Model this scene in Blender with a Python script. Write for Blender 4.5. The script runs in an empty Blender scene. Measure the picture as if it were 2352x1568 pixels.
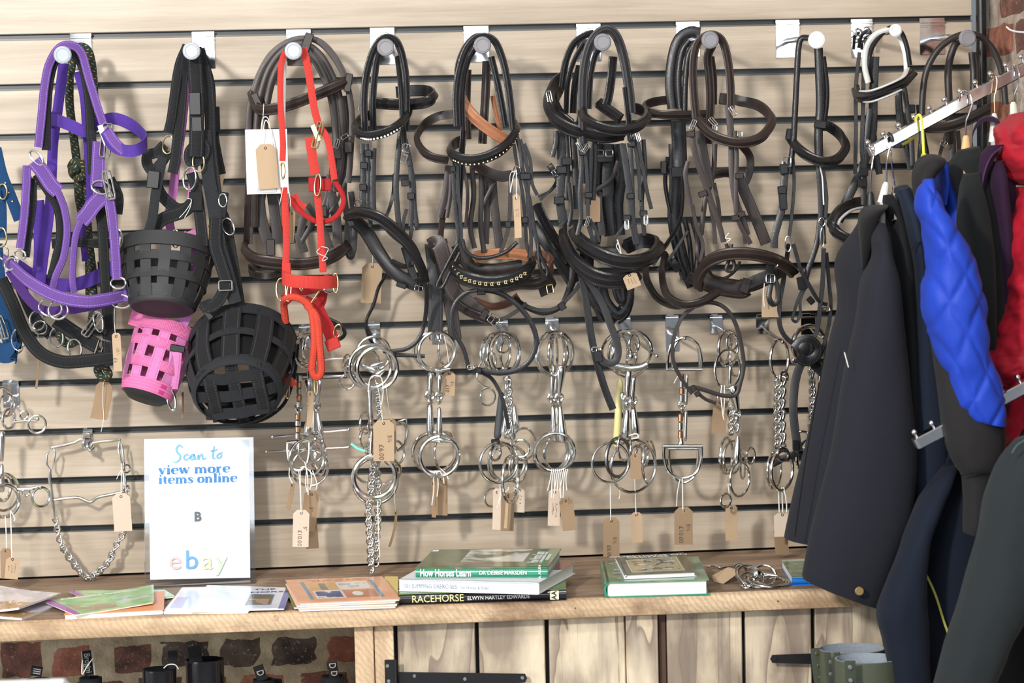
import bpy, bmesh, math, random
from math import sin, cos, pi, radians, atan2, sqrt, floor
from mathutils import Vector, Matrix, noise
random.seed(7)
V = Vector
scene = bpy.context.scene
col = scene.collection

# ------------------------------------------------------------------ camera
FPX, YAW, PITCH, ROLL, DIST = 5553.0, .0571, .0739, -.0228, 4.947
_F = V((sin(YAW) * cos(PITCH), cos(YAW) * cos(PITCH), -sin(PITCH)))
_r0 = V((cos(YAW), -sin(YAW), 0)); _u0 = _r0.cross(_F)
_R = cos(ROLL) * _r0 + sin(ROLL) * _u0
_U = -sin(ROLL) * _r0 + cos(ROLL) * _u0
CAM = V((0, -DIST, 1.70))
cd = bpy.data.cameras.new('camera'); co = bpy.data.objects.new('camera', cd); col.objects.link(co)
cd.sensor_width = 36.0; cd.lens = FPX / 2352 * 36.0; cd.clip_start = .05; cd.clip_end = 60
cd.dof.use_dof = True; cd.dof.focus_distance = 4.76; cd.dof.aperture_fstop = 4.0
m = Matrix((_R, _U, -_F)).transposed().to_4x4(); m.translation = CAM
co.matrix_world = m
scene.camera = co

# ------------------------------------------------------------------ light
scene.view_settings.view_transform = 'Standard'; scene.view_settings.look = 'None'
scene.view_settings.gamma = 1; scene.view_settings.use_curve_mapping = False
scene.view_settings.exposure = 0.26
world = bpy.data.worlds.new('shop_air'); scene.world = world; world.use_nodes = True
world.node_tree.nodes['Background'].inputs[0].default_value = (.86, .93, 1, 1)
world.node_tree.nodes['Background'].inputs[1].default_value = .22

def area(name, loc, target, size, power, color, size_y=None):
    ld = bpy.data.lights.new(name, 'AREA'); ld.energy = power; ld.color = color
    ld.shape = 'RECTANGLE'; ld.size = size; ld.size_y = size_y or size
    o = bpy.data.objects.new(name, ld); col.objects.link(o); o.location = loc
    o.rotation_euler = (V(target) - V(loc)).to_track_quat('-Z', 'Y').to_euler()
    return o
area('ceiling_panel_light', (-1.45, -3.9, 2.72), (-.2, 0, 1.0), .27, 118, (1, .97, .93), .27)
area('ceiling_strip_light', (.35, -2.3, 2.84), (.1, -.1, 1.1), .9, 22, (.95, .98, 1), .25)
area('left_fill_light', (-2.9, -2.9, 1.15), (-.4, 0, 1.1), 1.2, 46, (.86, .93, 1), 1.3)  # soft panel added at the left so the wall fades towards the right

area('rear_reflection_panel', (.9, -6.75, 2.02), (.9, 0, 1.95), 4.4, 60, (.93, .97, 1), .8)  # unseen panel added behind the camera to brighten reflections in the chrome

# ------------------------------------------------------------------ placing by what the photograph shows
def W(px, py, d):
    """world point at distance d in front of the slat wall on the line of sight of a photo pixel"""
    v = _F + (px - 1176) / FPX * _R - (py - 784) / FPX * _U
    return CAM + v * ((DIST - d) / v.y)
SA, SB = .87937, .0077786            # shelf top: z = SA + SB x
def shelf_z(x): return SA + SB * x
def S(px, py, h=0.0):
    """world point on the shelf top (or h above it)"""
    v = _F + (px - 1176) / FPX * _R - (py - 784) / FPX * _U
    return CAM + v * ((SA + h - CAM.z) / (v.z - SB * v.x))
def mm(px, d=0.1): return px / FPX * (DIST - d)          # length in m of px photo pixels at depth d

# ------------------------------------------------------------------ materials
MATS = {}
class NT:
    def __init__(s, name):
        s.m = bpy.data.materials.new(name); s.m.use_nodes = True; s.t = s.m.node_tree
        s.b = s.t.nodes['Principled BSDF']; s.out = s.t.nodes['Material Output']
    def n(s, kind, **kw):
        n = s.t.nodes.new('ShaderNode' + kind)
        for k, v in kw.items():
            if k[0] == '_': setattr(n, k[1:], v)
            else:
                key = int(k[1:]) if k[0] == 'i' and k[1:].isdigit() else k
                n.inputs[key].default_value = v
        return n
    def l(s, a, b): s.t.links.new(a, b)
    def co(s, scale=(1, 1, 1), kind='Object', rot=(0, 0, 0)):
        c = s.n('TexCoord'); mp = s.n('Mapping'); mp.inputs['Scale'].default_value = scale
        mp.inputs['Rotation'].default_value = rot
        s.l(c.outputs[kind], mp.inputs[0]); return mp.outputs[0]
    def ramp(s, fac, stops):
        r = s.n('ValToRGB'); e = r.color_ramp.elements
        while len(e) < len(stops): e.new(.5)
        for el, (p, c) in zip(e, stops):
            el.position = p; el.color = (*c, 1) if len(c) == 3 else c
        s.l(fac, r.inputs[0]); return r.outputs[0]
    def mix(s, fac, a, b, mode='MIX'):
        x = s.n('MixRGB', _blend_type=mode)
        for i, v in ((0, fac), (1, a), (2, b)):
            if hasattr(v, 'links'): s.l(v, x.inputs[i])
            else: x.inputs[i].default_value = v if i == 0 else (*v, 1)
        return x.outputs[0]
    def math(s, op, a, b=0.0):
        x = s.n('Math', _operation=op)
        for i, v in ((0, a), (1, b)):
            if hasattr(v, 'links'): s.l(v, x.inputs[i])
            else: x.inputs[i].default_value = v
        return x.outputs[0]
    def bump(s, h, strength=.3, dist=.001):
        b = s.n('Bump'); b.inputs['Strength'].default_value = strength; b.inputs['Distance'].default_value = dist
        s.l(h, b.inputs['Height']); s.l(b.outputs[0], s.b.inputs['Normal'])
    def base(s, c):
        if hasattr(c, 'links'): s.l(c, s.b.inputs['Base Color'])
        else: s.b.inputs['Base Color'].default_value = (*c, 1)
    def set(s, **kw):
        for k, v in kw.items(): s.b.inputs[k.replace('_', ' ')].default_value = v
        return s
def lin(r, g, b):
    f = lambda c: c / 12.92 if c <= .04045 else ((c + .055) / 1.055) ** 2.4
    return (f(r / 255), f(g / 255), f(b / 255))
def plain(name, c, rough=.5, metal=0.0, **kw):
    if name in MATS: return MATS[name]
    t = NT(name); n = t.n('TexNoise'); n.inputs['Scale'].default_value = 60; t.l(t.co(), n.inputs[0])
    t.base(t.mix(t.math('MULTIPLY', n.outputs[0], .16), c, tuple(x * .6 for x in c)))
    t.set(Roughness=rough, Metallic=metal, **kw); MATS[name] = t.m; return t.m
def mat_leather(name, c, edge, rough=.38):
    """strap leather: UV x runs across the strap, UV y along it in metres; two rows of stitching"""
    t = NT(name); uv = t.n('TexCoord').outputs['UV']; sp = t.n('SeparateXYZ'); t.l(uv, sp.inputs[0])
    x, y = sp.outputs[0], sp.outputs[1]
    n = t.n('TexNoise'); n.inputs['Scale'].default_value = 35; n.inputs['Detail'].default_value = 4; t.l(t.co(), n.inputs[0])
    v = t.n('TexVoronoi'); v.inputs['Scale'].default_value = 900; t.l(t.co(), v.inputs[0])
    cc = t.mix(n.outputs[0], tuple(k * .72 for k in c), tuple(k * 1.35 for k in c))
    d = t.math('ABSOLUTE', t.math('SUBTRACT', t.math('ABSOLUTE', t.math('SUBTRACT', x, .5)), .36))
    row = t.math('LESS_THAN', d, .03)
    dash = t.math('GREATER_THAN', t.math('FRACT', t.math('MULTIPLY', y, 260)), .35)
    st = t.math('MULTIPLY', row, dash)
    t.base(t.mix(t.math('MULTIPLY', st, .5), cc, edge))
    t.bump(t.math('SUBTRACT', t.math('MULTIPLY', v.outputs[0], .3), t.math('MULTIPLY', row, .8)), .55, .0008)
    t.l(t.math('ADD', t.math('MULTIPLY', n.outputs[0], .22), rough - .17), t.b.inputs['Roughness'])
    t.set(Specular_IOR_Level=.4); MATS[name] = t.m; return t.m
def mat_webbing(name, c, rib=420, stitch=None, rough=.72, sheen=.25):
    t = NT(name); uv = t.n('TexCoord').outputs['UV']; sp = t.n('SeparateXYZ'); t.l(uv, sp.inputs[0])
    x, y = sp.outputs[0], sp.outputs[1]
    w = t.math('SINE', t.math('MULTIPLY', y, rib * 2 * pi)); 
    n = t.n('TexNoise'); n.inputs['Scale'].default_value = 1500; t.l(t.co(), n.inputs[0])
    wv = t.n('TexNoise'); wv.inputs['Scale'].default_value = 22; t.l(t.co(), wv.inputs[0])
    cc = t.mix(t.math('ADD', t.math('MULTIPLY', w, .18), .4), tuple(k * .62 for k in c), tuple(min(1, k * 1.22) for k in c))
    cc = t.mix(t.math('MULTIPLY', wv.outputs[0], .3), cc, tuple(k * .7 for k in c))
    if stitch:
        d = t.math('ABSOLUTE', t.math('SUBTRACT', t.math('ABSOLUTE', t.math('SUBTRACT', x, .5)), .34))
        row = t.math('MULTIPLY', t.math('LESS_THAN', d, .02), t.math('GREATER_THAN', t.math('FRACT', t.math('MULTIPLY', y, 220)), .3))
        cc = t.mix(row, cc, stitch)
    t.base(cc); t.bump(t.math('ADD', t.math('MULTIPLY', w, .5), n.outputs[0]), .6, .0006)
    t.set(Roughness=rough, Sheen_Weight=sheen * .12, Specular_IOR_Level=.25); MATS[name] = t.m; return t.m
def mat_cloth(name, c, rough=.85, weave=900, fuzz=.3, bump=.35):
    c = tuple(x * (.62 if max(c) < .1 else 1) for x in c); fuzz *= .12
    t = NT(name); n = t.n('TexNoise'); n.inputs['Scale'].default_value = weave; n.inputs['Detail'].default_value = 3; t.l(t.co(), n.inputs[0])
    k = t.n('TexNoise'); k.inputs['Scale'].default_value = 5; t.l(t.co(), k.inputs[0])
    cc = t.mix(n.outputs[0], tuple(x * .7 for x in c), tuple(min(1, x * 1.25) for x in c))
    t.base(t.mix(t.math('MULTIPLY', k.outputs[0], .35), cc, tuple(x * .75 for x in c)))
    t.bump(n.outputs[0], bump, .0007); t.set(Roughness=rough, Sheen_Weight=fuzz, Specular_IOR_Level=.22)
    MATS[name] = t.m; return t.m
def mat_metal(name, c, rough=.2, smear=.12):
    t = NT(name); n = t.n('TexNoise'); n.inputs['Scale'].default_value = 40; n.inputs['Detail'].default_value = 3; t.l(t.co(), n.inputs[0])
    t.base(t.mix(n.outputs[0], tuple(x * .8 for x in c), c))
    t.l(t.math('ADD', t.math('MULTIPLY', n.outputs[0], smear), rough), t.b.inputs['Roughness'])
    t.set(Metallic=1.0); MATS[name] = t.m; return t.m
def wood_grain(t, scale, c0, c1, c2, streak=9, seed=0.0, knots=True, along='x'):
    c = t.n('TexCoord').outputs['Object']; mp = t.n('Mapping'); mp.inputs['Location'].default_value = (seed, seed * 1.7, seed * .6)
    if along == 'x': mp.inputs['Scale'].default_value = (scale, scale * streak, scale * streak)
    else: mp.inputs['Scale'].default_value = (scale * streak, scale * streak, scale)
    oi = t.n('ObjectInfo'); ad = t.n('VectorMath', _operation='ADD'); mu = t.n('VectorMath', _operation='SCALE')
    mu.inputs['Scale'].default_value = 13.0
    cb = t.n('CombineXYZ'); t.l(oi.outputs['Random'], cb.inputs[0]); t.l(oi.outputs['Random'], cb.inputs[1]); t.l(oi.outputs['Random'], cb.inputs[2])
    t.l(cb.outputs[0], mu.inputs[0]); t.l(c, ad.inputs[0]); t.l(mu.outputs[0], ad.inputs[1]); t.l(ad.outputs[0], mp.inputs[0])
    v = mp.outputs[0]
    n1 = t.n('TexNoise'); n1.inputs['Scale'].default_value = 1.0; n1.inputs['Detail'].default_value = 7; n1.inputs['Roughness'].default_value = .62; n1.inputs['Distortion'].default_value = .5; t.l(v, n1.inputs[0])
    n2 = t.n('TexNoise'); n2.inputs['Scale'].default_value = 3.7; n2.inputs['Detail'].default_value = 5; n2.inputs['Distortion'].default_value = 1.2; t.l(v, n2.inputs[0])
    a = t.ramp(n1.outputs[0], [(.3, c0), (.5, c1), (.72, c2)])
    b = t.mix(t.math('MULTIPLY', t.math('SUBTRACT', n2.outputs[0], .42), 1.1), a, c0)
    return b, n1.outputs[0], n2.outputs[0]

# ------------------------------------------------------------------ mesh and object helpers
ROOT = {}
def thing(name, label, cat, loc, group=None, kind=None):
    o = bpy.data.objects.new(name, None); col.objects.link(o); o.location = loc; o.empty_display_size = .02
    if kind: o['kind'] = kind
    if label: o['label'] = label
    if cat: o['category'] = cat
    if group: o['group'] = group
    ROOT[o.name] = V(loc); return o
def tag(o, label, cat, group=None):
    o['label'] = label; o['category'] = cat
    if group: o['group'] = group
    return o
def org(o):
    return ROOT.get(o.name, V((0, 0, 0))) if o else V((0, 0, 0))
class MB:
    """collects vertices and faces (with UVs) in world metres, then links them as one mesh object"""
    def __init__(s): s.v = []; s.f = []; s.uv = []; s.mi = []
    def add(s, vs, fs, uvs=None, mi=0):
        b = len(s.v); s.v += [V(v) for v in vs]
        for i, f in enumerate(fs):
            s.f.append([b + k for k in f]); s.uv.append(uvs[i] if uvs else [(0, 0)] * len(f)); s.mi.append(mi)
        return s
    def box(s, c, sx, sy, sz, ax=None, mi=0, bev=0.0):
        c = V(c); X, Y, Z = ax or (V((1, 0, 0)), V((0, 1, 0)), V((0, 0, 1)))
        if bev <= 0:
            vs = [c + X * (sx / 2 * i) + Y * (sy / 2 * j) + Z * (sz / 2 * k) for i in (-1, 1) for j in (-1, 1) for k in (-1, 1)]
            fs = [(0, 1, 3, 2), (4, 6, 7, 5), (0, 4, 5, 1), (2, 3, 7, 6), (0, 2, 6, 4), (1, 5, 7, 3)]
            uv = []
            for f in fs:
                uv.append([((vs[k] - c).dot(X) / max(sx, 1e-6) + .5, (vs[k] - c).dot(Z)) for k in f])
            return s.add(vs, fs, uv, mi)
        b = min(bev, sx * .45, sy * .45, sz * .45); vs = []; idx = {}
        h = (sx / 2, sy / 2, sz / 2)
        for i in (-1, 1):
            for j in (-1, 1):
                for k in (-1, 1):
                    for a in range(3):
                        q = [i * (h[0] - b), j * (h[1] - b), k * (h[2] - b)]; q[a] = (i, j, k)[a] * h[a]
                        idx[(i, j, k, a)] = len(vs); vs.append(c + X * q[0] + Y * q[1] + Z * q[2])
        fs = []
        for a in range(3):
            o1, o2 = [(1, 2), (0, 2), (0, 1)][a]
            for sg in (-1, 1):
                f = []
                for p, q in ((-1, -1), (1, -1), (1, 1), (-1, 1)):
                    t = [0, 0, 0]; t[a] = sg; t[o1] = p; t[o2] = q; f.append(idx[(*t, a)])
                fs.append(f)
        for a in range(3):            # edges along axis a
            o1, o2 = [(1, 2), (0, 2), (0, 1)][a]
            for p in (-1, 1):
                for q in (-1, 1):
                    f = []
                    for (sg, w) in ((-1, o1), (1, o1), (1, o2), (-1, o2)):
                        t = [0, 0, 0]; t[a] = sg; t[o1] = p; t[o2] = q; f.append(idx[(*t, w)])
                    fs.append(f)
        for i in (-1, 1):
            for j in (-1, 1):
                for k in (-1, 1): fs.append([idx[(i, j, k, a)] for a in range(3)])
        return s.add(vs, fs, None, mi)
    def rings(s, rows, closed_len=False, caps=True, vlen=None, mi=0):
        """rows: list of equal length vertex loops; skins them"""
        n = len(rows[0]); vs = [v for r in rows for v in r]; fs = []; uv = []
        R = len(rows); vl = vlen or [i * .01 for i in range(R + 1)]
        for i in range(R if closed_len else R - 1):
            j = (i + 1) % R
            for k in range(n):
                l = (k + 1) % n
                fs.append((i * n + k, i * n + l, j * n + l, j * n + k))
                u0, u1 = s.us[k], s.us[k + 1]
                v1 = vl[i + 1] if i + 1 < len(vl) else vl[-1] + .01
                uv.append([(u0, vl[i]), (u1, vl[i]), (u1, v1), (u0, v1)])
        if caps and not closed_len:
            fs.append(tuple(range(n - 1, -1, -1))); uv.append([(.5, 0)] * n)
            fs.append(tuple((R - 1) * n + k for k in range(n))); uv.append([(.5, 0)] * n)
        return s.add(vs, fs, uv, mi)
    def build(s, name, mat, parent=None, smooth=True, autosmooth=None):
        me = bpy.data.meshes.new(name)
        if parent is None:
            lo = V((min(v.x for v in s.v), min(v.y for v in s.v), min(v.z for v in s.v))); hi = V((max(v.x for v in s.v), max(v.y for v in s.v), max(v.z for v in s.v)))
            o0 = V(((lo.x + hi.x) / 2, (lo.y + hi.y) / 2, lo.z))
        else: o0 = org(parent)
        me.from_pydata([v - o0 for v in s.v], [], s.f)
        uvl = me.uv_layers.new(name='UVMap'); fl = [c for f in s.uv for p in f for c in p]
        uvl.data.foreach_set('uv', fl)
        mats = mat if isinstance(mat, (list, tuple)) else [mat]
        for mt in mats: me.materials.append(mt)
        if len(mats) > 1: me.polygons.foreach_set('material_index', s.mi)
        if smooth:
            me.polygons.foreach_set('use_smooth', [True] * len(me.polygons))
            me.set_sharp_from_angle(angle=radians(autosmooth or 42))
        o = bpy.data.objects.new(name, me); col.objects.link(o)
        if parent is None: o.location = o0
        else: o.parent = parent; ROOT[o.name] = o0
        if parent is None: ROOT[o.name] = o0
        return o
def spline(P, n=6, closed=False):
    """Catmull-Rom through P (sequences of equal length floats)"""
    P = [tuple(p) for p in P]; out = []; N = len(P)
    if N == 2 and not closed: return [tuple(a + (b - a) * t / n for a, b in zip(*P)) for t in range(n + 1)]
    for i in range(N if closed else N - 1):
        if closed: a, b, c, d = P[i - 1], P[i], P[(i + 1) % N], P[(i + 2) % N]
        else:
            b, c = P[i], P[i + 1]
            a = P[i - 1] if i else tuple(2 * x - y for x, y in zip(b, c)); d = P[i + 2] if i + 2 < N else tuple(2 * y - x for x, y in zip(b, c))
        for k in range(n):
            t = k / n
            out.append(tuple(.5 * (2 * q + (r - p) * t + (2 * p - 5 * q + 4 * r - s) * t * t + (-p + 3 * q - 3 * r + s) * t ** 3) for p, q, r, s in zip(a, b, c, d)))
    if not closed: out.append(P[-1])
    return out
def norm_pts(pts, d0, w0, a0):
    out = []
    for p in pts:
        p = list(p)
        if len(p) < 3: p.append(d0)
        if len(p) < 4: p.append(w0)
        elif p[3] is None: p[3] = w0
        if len(p) < 5: p.append(a0)
        out.append(p)
    return out
PROF = {}
def strap_prof(kind):
    """cross sections across (u in -.5...5) and thick (v in -.5..1)"""
    if kind == 'flat': return [(-.5, -.5), (-.5, .35), (-.42, .5), (.42, .5), (.5, .35), (.5, -.5)]
    if kind == 'pad': return [(-.5, -.5), (-.5, .1), (-.46, .45), (-.34, .5), (-.27, .75), (-.13, 1.35), (0, 1.6), (.13, 1.35), (.27, .75), (.34, .5), (.46, .45), (.5, .1), (.5, -.5)]
    if kind == 'soft': return [(-.5, -.2), (-.46, .3), (-.3, .75), (0, 1.0), (.3, .75), (.46, .3), (.5, -.2), (.4, -.6), (0, -.8), (-.4, -.6)]
    return [(.5 * cos(2 * pi * k / 10 + pi), .5 * sin(2 * pi * k / 10 + pi) * -1) for k in range(10)]
def strap(name, pts, w, t, mat, parent=None, d=.1, prof='flat', ang=0, up=False, closed=False, n=6, mb=None, seg_uv=1.0):
    """a strap along photo points (px, py, depth, width in photo px, turn about its own line in degrees)
    width lies across the line of sight, or upright for bands that lie like a hoop (up=True)"""
    P = norm_pts(pts, d, w, ang); Q = spline(P, n, closed)
    C = [W(q[0], q[1], q[2]) for q in Q]; N = len(C); pr = strap_prof(prof)
    us = [p[0] + .5 for p in pr] + [pr[0][0] + .5]; rows = []; L = [0.0]
    prevw = None
    for i in range(N):
        a = C[i - 1] if (i or closed) else C[0]; b = C[(i + 1) % N] if (i < N - 1 or closed) else C[-1]
        T = (b - a).normalized() if (b - a).length > 1e-7 else V((0, 0, -1))
        if up:
            wd = V((0, 0, -1)); wd = (wd - T * wd.dot(T))
            if wd.length < .12: wd = prevw or V((1, 0, 0)); wd = wd - T * wd.dot(T)
            wd.normalize(); nn = wd.cross(T).normalized()
            if up == 'in': nn = -nn
        else:
            vw = (CAM - C[i]).normalized(); nn = vw - T * vw.dot(T)
            if nn.length < .1: nn = V((0, 0, 1)) - T * T.z
            nn.normalize(); wd = T.cross(nn).normalized()
        an = radians(Q[i][4])
        if an: wd, nn = wd * cos(an) + nn * sin(an), nn * cos(an) - wd * sin(an)
        if prevw is not None and up and wd.dot(prevw) < 0: pass
        prevw = wd
        ww = mm(Q[i][3], Q[i][2])
        rows.append([C[i] + wd * (p[0] * ww) + nn * (p[1] * t) for p in pr])
        if i: L.append(L[-1] + (C[i] - C[i - 1]).length)
    L.append(L[-1] + (C[0] - C[-1]).length)
    m = mb or MB(); m.us = us; m.rings(rows, closed, vlen=[x * seg_uv for x in L])
    if mb: return mb
    return m.build(name, mat, parent, autosmooth=38)
def tube_w(C, r, mb=None, k=8, closed=False, caps=True, rr=None, flat=1.0, nrm=None):
    """round bar along world points"""
    N = len(C); rows = []; L = [0.0]; ref = V(nrm) if nrm else V((0, -1, 0))
    for i in range(N):
        a = C[i - 1] if (i or closed) else C[0]; b = C[(i + 1) % N] if (i < N - 1 or closed) else C[-1]
        T = (b - a).normalized(); x = ref - T * ref.dot(T)
        if x.length < .15: x = V((1, 0, .3)); x = x - T * x.dot(T)
        x.normalize(); y = T.cross(x); R = rr[i] if rr else r
        rows.append([C[i] + x * (R * flat * cos(2 * pi * j / k)) + y * (R * sin(2 * pi * j / k)) for j in range(k)])
        if i: L.append(L[-1] + (C[i] - C[i - 1]).length)
    L.append(L[-1] + .01)
    m = mb or MB(); m.us = [j / k for j in range(k + 1)]; m.rings(rows, closed, caps, L); return m
def tube(name, pts, r, mat, parent=None, d=.1, n=6, closed=False, k=8, mb=None, rpx=None):
    P = norm_pts(pts, d, 0, 0); Q = spline([p[:3] for p in P], n, closed)
    m = tube_w([W(*q) for q in Q], r, mb, k, closed)
    return m if mb else m.build(name, mat, parent)
def ring_mb(c, R, r, yaw=0, pitch=0, mb=None, n=28, k=8, sq=1.0, rollz=0):
    """ring about world point c whose face looks at the viewer, turned by yaw and pitch degrees"""
    rt = Matrix.Rotation(radians(yaw), 3, 'Z') @ Matrix.Rotation(radians(pitch), 3, 'X') @ Matrix.Rotation(radians(rollz), 3, 'Y')
    C = [V(c) + rt @ V((R * cos(2 * pi * i / n), 0, R * sq * sin(2 * pi * i / n))) for i in range(n)]
    return tube_w(C, r, mb, k, True, nrm=rt @ V((0, -1, 0)))
def ring(name, px, py, d, Rpx, rpx, mat, parent=None, yaw=0, pitch=0, sq=1.0, rollz=0, n=28):
    return ring_mb(W(px, py, d), mm(Rpx, d), mm(rpx, d), yaw, pitch, None, n, 8, sq, rollz).build(name, mat, parent)
def disc_mb(c, R, t, mb=None, n=24, ax=None, bev=.25):
    m = mb or MB(); X, Y, Z = ax or (V((1, 0, 0)), V((0, 0, 1)), V((0, -1, 0))); b = t * bev
    rows = [[V(c) + X * (q * cos(2 * pi * i / n)) + Y * (q * sin(2 * pi * i / n)) + Z * z for i in range(n)] for q, z in ((R - b, -t / 2), (R, -t / 2 + b), (R, t / 2 - b), (R - b, t / 2))]
    m.us = [i / n for i in range(n + 1)]; m.rings(rows); return m
def lathe_mb(a, b, prof, mb=None, k=12, squash=1.0):
    """solid of revolution along a->b; prof = [(t, radius)]"""
    return tube_w([V(a).lerp(V(b), t) for t, _ in prof], 0, mb, k, rr=[max(r, 1e-5) for _, r in prof], flat=squash)
def sphere_mb(c, R, mb=None, k=12, sx=1, sy=1, sz=1):
    m = mb or MB(); rows = []
    for i in range(k // 2 + 1):
        a = pi * i / (k // 2); q = max(sin(a), .02)
        rows.append([V(c) + V((R * sx * q * cos(2 * pi * j / k), R * sy * q * sin(2 * pi * j / k), R * sz * cos(a))) for j in range(k)])
    m.us = [j / k for j in range(k + 1)]; m.rings(rows); return m
def quad_loft(name, secs, mat, parent=None, n=5, seg=20, sq=2.6, fold=None, mb=None, open_top=False, amp=0.0, sc=9.0, caps=True, noise_fn=None):
    """closed soft body: each section is (left px, left py, right px, right py, depth, thickness m)"""
    Q = spline(secs, n); rows = []; us = [i / seg for i in range(seg + 1)]
    for q in Q:
        a = W(q[0], q[1], q[4]); b = W(q[2], q[3], q[4]); c = (a + b) / 2; X = (b - a) / 2; th = q[5] / 2
        row = []
        for i in range(seg):
            an = 2 * pi * i / seg; cx, sx = cos(an), sin(an)
            ex = abs(cx) ** (2 / sq) * (1 if cx > 0 else -1); ey = abs(sx) ** (2 / sq) * (1 if sx > 0 else -1)
            p = c + X * ex + V((0, -1, 0)) * (th * ey)
            if amp:
                nv = noise.noise(V((p.x * sc * 1.6, p.y * sc, p.z * sc * .35)))
                out = (p - c); out.z = 0
                p = p + (out.normalized() if out.length > 1e-6 else V((0, -1, 0))) * (nv * amp)
            if noise_fn: p = noise_fn(p, c, q)
            row.append(p)
        rows.append(row)
    m = mb or MB(); m.us = us; m.rings(rows, False, caps, [i * .02 for i in range(len(rows) + 1)])
    return m if mb else m.build(name, mat, parent, autosmooth=60)
def text_obj(name, body, mat, origin, ax, size, parent=None, thick=.0002, align='LEFT', bold=0.0, shear=0.0, sx=1.0, lift=.0006, space=1.0):
    """flat lettering as a mesh; ax = (right, up) world directions on the surface"""
    cu = bpy.data.curves.new(name, 'FONT'); cu.body = body; cu.size = size; cu.align_x = align; cu.align_y = 'CENTER'
    cu.offset = bold * size; cu.shear = shear; cu.extrude = thick; cu.resolution_u = 3; cu.space_character = space
    o = bpy.data.objects.new(name, cu); col.objects.link(o)
    dg = bpy.context.evaluated_depsgraph_get(); me = bpy.data.meshes.new_from_object(o.evaluated_get(dg))
    bpy.data.objects.remove(o); bpy.data.curves.remove(cu); me.name = name
    X = ax[0].normalized(); Y = (ax[1] - X * ax[1].dot(X)).normalized(); Z = X.cross(Y)
    off = V(origin) + Z * lift - org(parent)
    for v in me.vertices: v.co = off + X * (v.co.x * sx) + Y * v.co.y + Z * v.co.z
    me.materials.clear(); me.materials.append(mat)
    o = bpy.data.objects.new(name, me); col.objects.link(o); o.parent = parent
    return o
def scribble(name, origin, ax, length, h, mat, parent, seed=0, t=.12, lift=.0006):
    """writing too small to read: a row of little wavy pen strokes"""
    rn = random.Random(seed); X = ax[0].normalized(); Y = (ax[1] - X * ax[1].dot(X)).normalized(); Z = X.cross(Y); m = MB(); x = 0
    while x < length:
        w = h * rn.uniform(.45, .8)
        if rn.random() < .16: x += w; continue
        P = [(x, rn.uniform(0, h)), (x + w * .4, rn.uniform(0, h)), (x + w * .6, rn.uniform(0, h)), (x + w, rn.uniform(0, h))]
        for (a, b), (c, d) in zip(P, P[1:]):
            A, B = V(origin) + X * a + Y * (b - h / 2) + Z * lift, V(origin) + X * c + Y * (d - h / 2) + Z * lift; T = (B - A)
            if T.length < 1e-6: continue
            n = Z.cross(T.normalized()) * (h * t / 2); m.add([A - n, B - n, B + n, A + n], [(0, 1, 2, 3)])
        x += w * 1.25
    return m.build(name, mat, parent, False)
# ------------------------------------------------------------------ materials of the setting
def mk_slat():
    t = NT('ash_laminate'); b, n1, n2 = wood_grain(t, 1.3, lin(152, 136, 116), lin(183, 167, 147), lin(202, 188, 169), 20)
    k = t.n('TexNoise'); k.inputs['Scale'].default_value = 1.1; k.inputs['Detail'].default_value = 2; t.l(t.co((1, 1, 2.2)), k.inputs[0])
    t.base(t.mix(t.ramp(k.outputs[0], [(.35, (0, 0, 0)), (.7, (.35, .35, .35))]), b, lin(168, 152, 132)))
    t.bump(n2, .2, .0008); t.set(Roughness=.42); return t.m
M_SLAT = mk_slat()
M_LIP = plain('lit_grey_groove_lip', (.085, .09, .09), .35)  # lower lip of the black channel; the light it catches is painted in as grey
M_GROOVE = plain('black_groove_channel', (.012, .013, .013), .38)
def mk_rustic(name, c0, c1, c2, along, saw=True, scale=2.2, stain=lin(70, 52, 40), amt=.55):
    t = NT(name); b, n1, n2 = wood_grain(t, scale, c0, c1, c2, 10, along=along)
    p = t.n('TexNoise'); p.inputs['Scale'].default_value = 5; p.inputs['Detail'].default_value = 6; p.inputs['Roughness'].default_value = .7
    t.l(t.co((1, 1, 1) if along == 'x' else (2.6, 2.6, .8)), p.inputs[0])
    b = t.mix(t.ramp(p.outputs[0], [(.5, (0, 0, 0)), (.66, (amt, amt, amt))]), b, stain)
    h = n2
    if saw:
        w = t.n('TexWave'); w.inputs['Scale'].default_value = 34; w.inputs['Distortion'].default_value = 5; w.inputs['Detail'].default_value = 3; w.inputs['Detail Scale'].default_value = 2
        t.l(t.co((1, 1, 1), rot=(0, radians(38), 0)), w.inputs[0])
        h = t.math('ADD', n2, t.math('MULTIPLY', w.outputs['Fac'], .7))
        b = t.mix(t.math('MULTIPLY', t.math('GREATER_THAN', w.outputs['Fac'], .7), .38), b, c0)
    t.base(b); t.bump(h, .55, .0012); t.set(Roughness=.62); return t.m
M_SHELF_TOP = mk_rustic('weathered_shelf_board', lin(96, 76, 60), lin(150, 125, 103), lin(182, 158, 134), 'x', False)
M_SHELF_EDGE = mk_rustic('sawn_shelf_edge', lin(160, 130, 98), lin(204, 176, 142), lin(224, 200, 168), 'x', True, 2.2, lin(122, 92, 68), .8)
M_POST = mk_rustic('sawn_post_wood', lin(168, 138, 106), lin(212, 184, 150), lin(226, 202, 172), 'z', True, 2.2, lin(150, 120, 92), .35)
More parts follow.
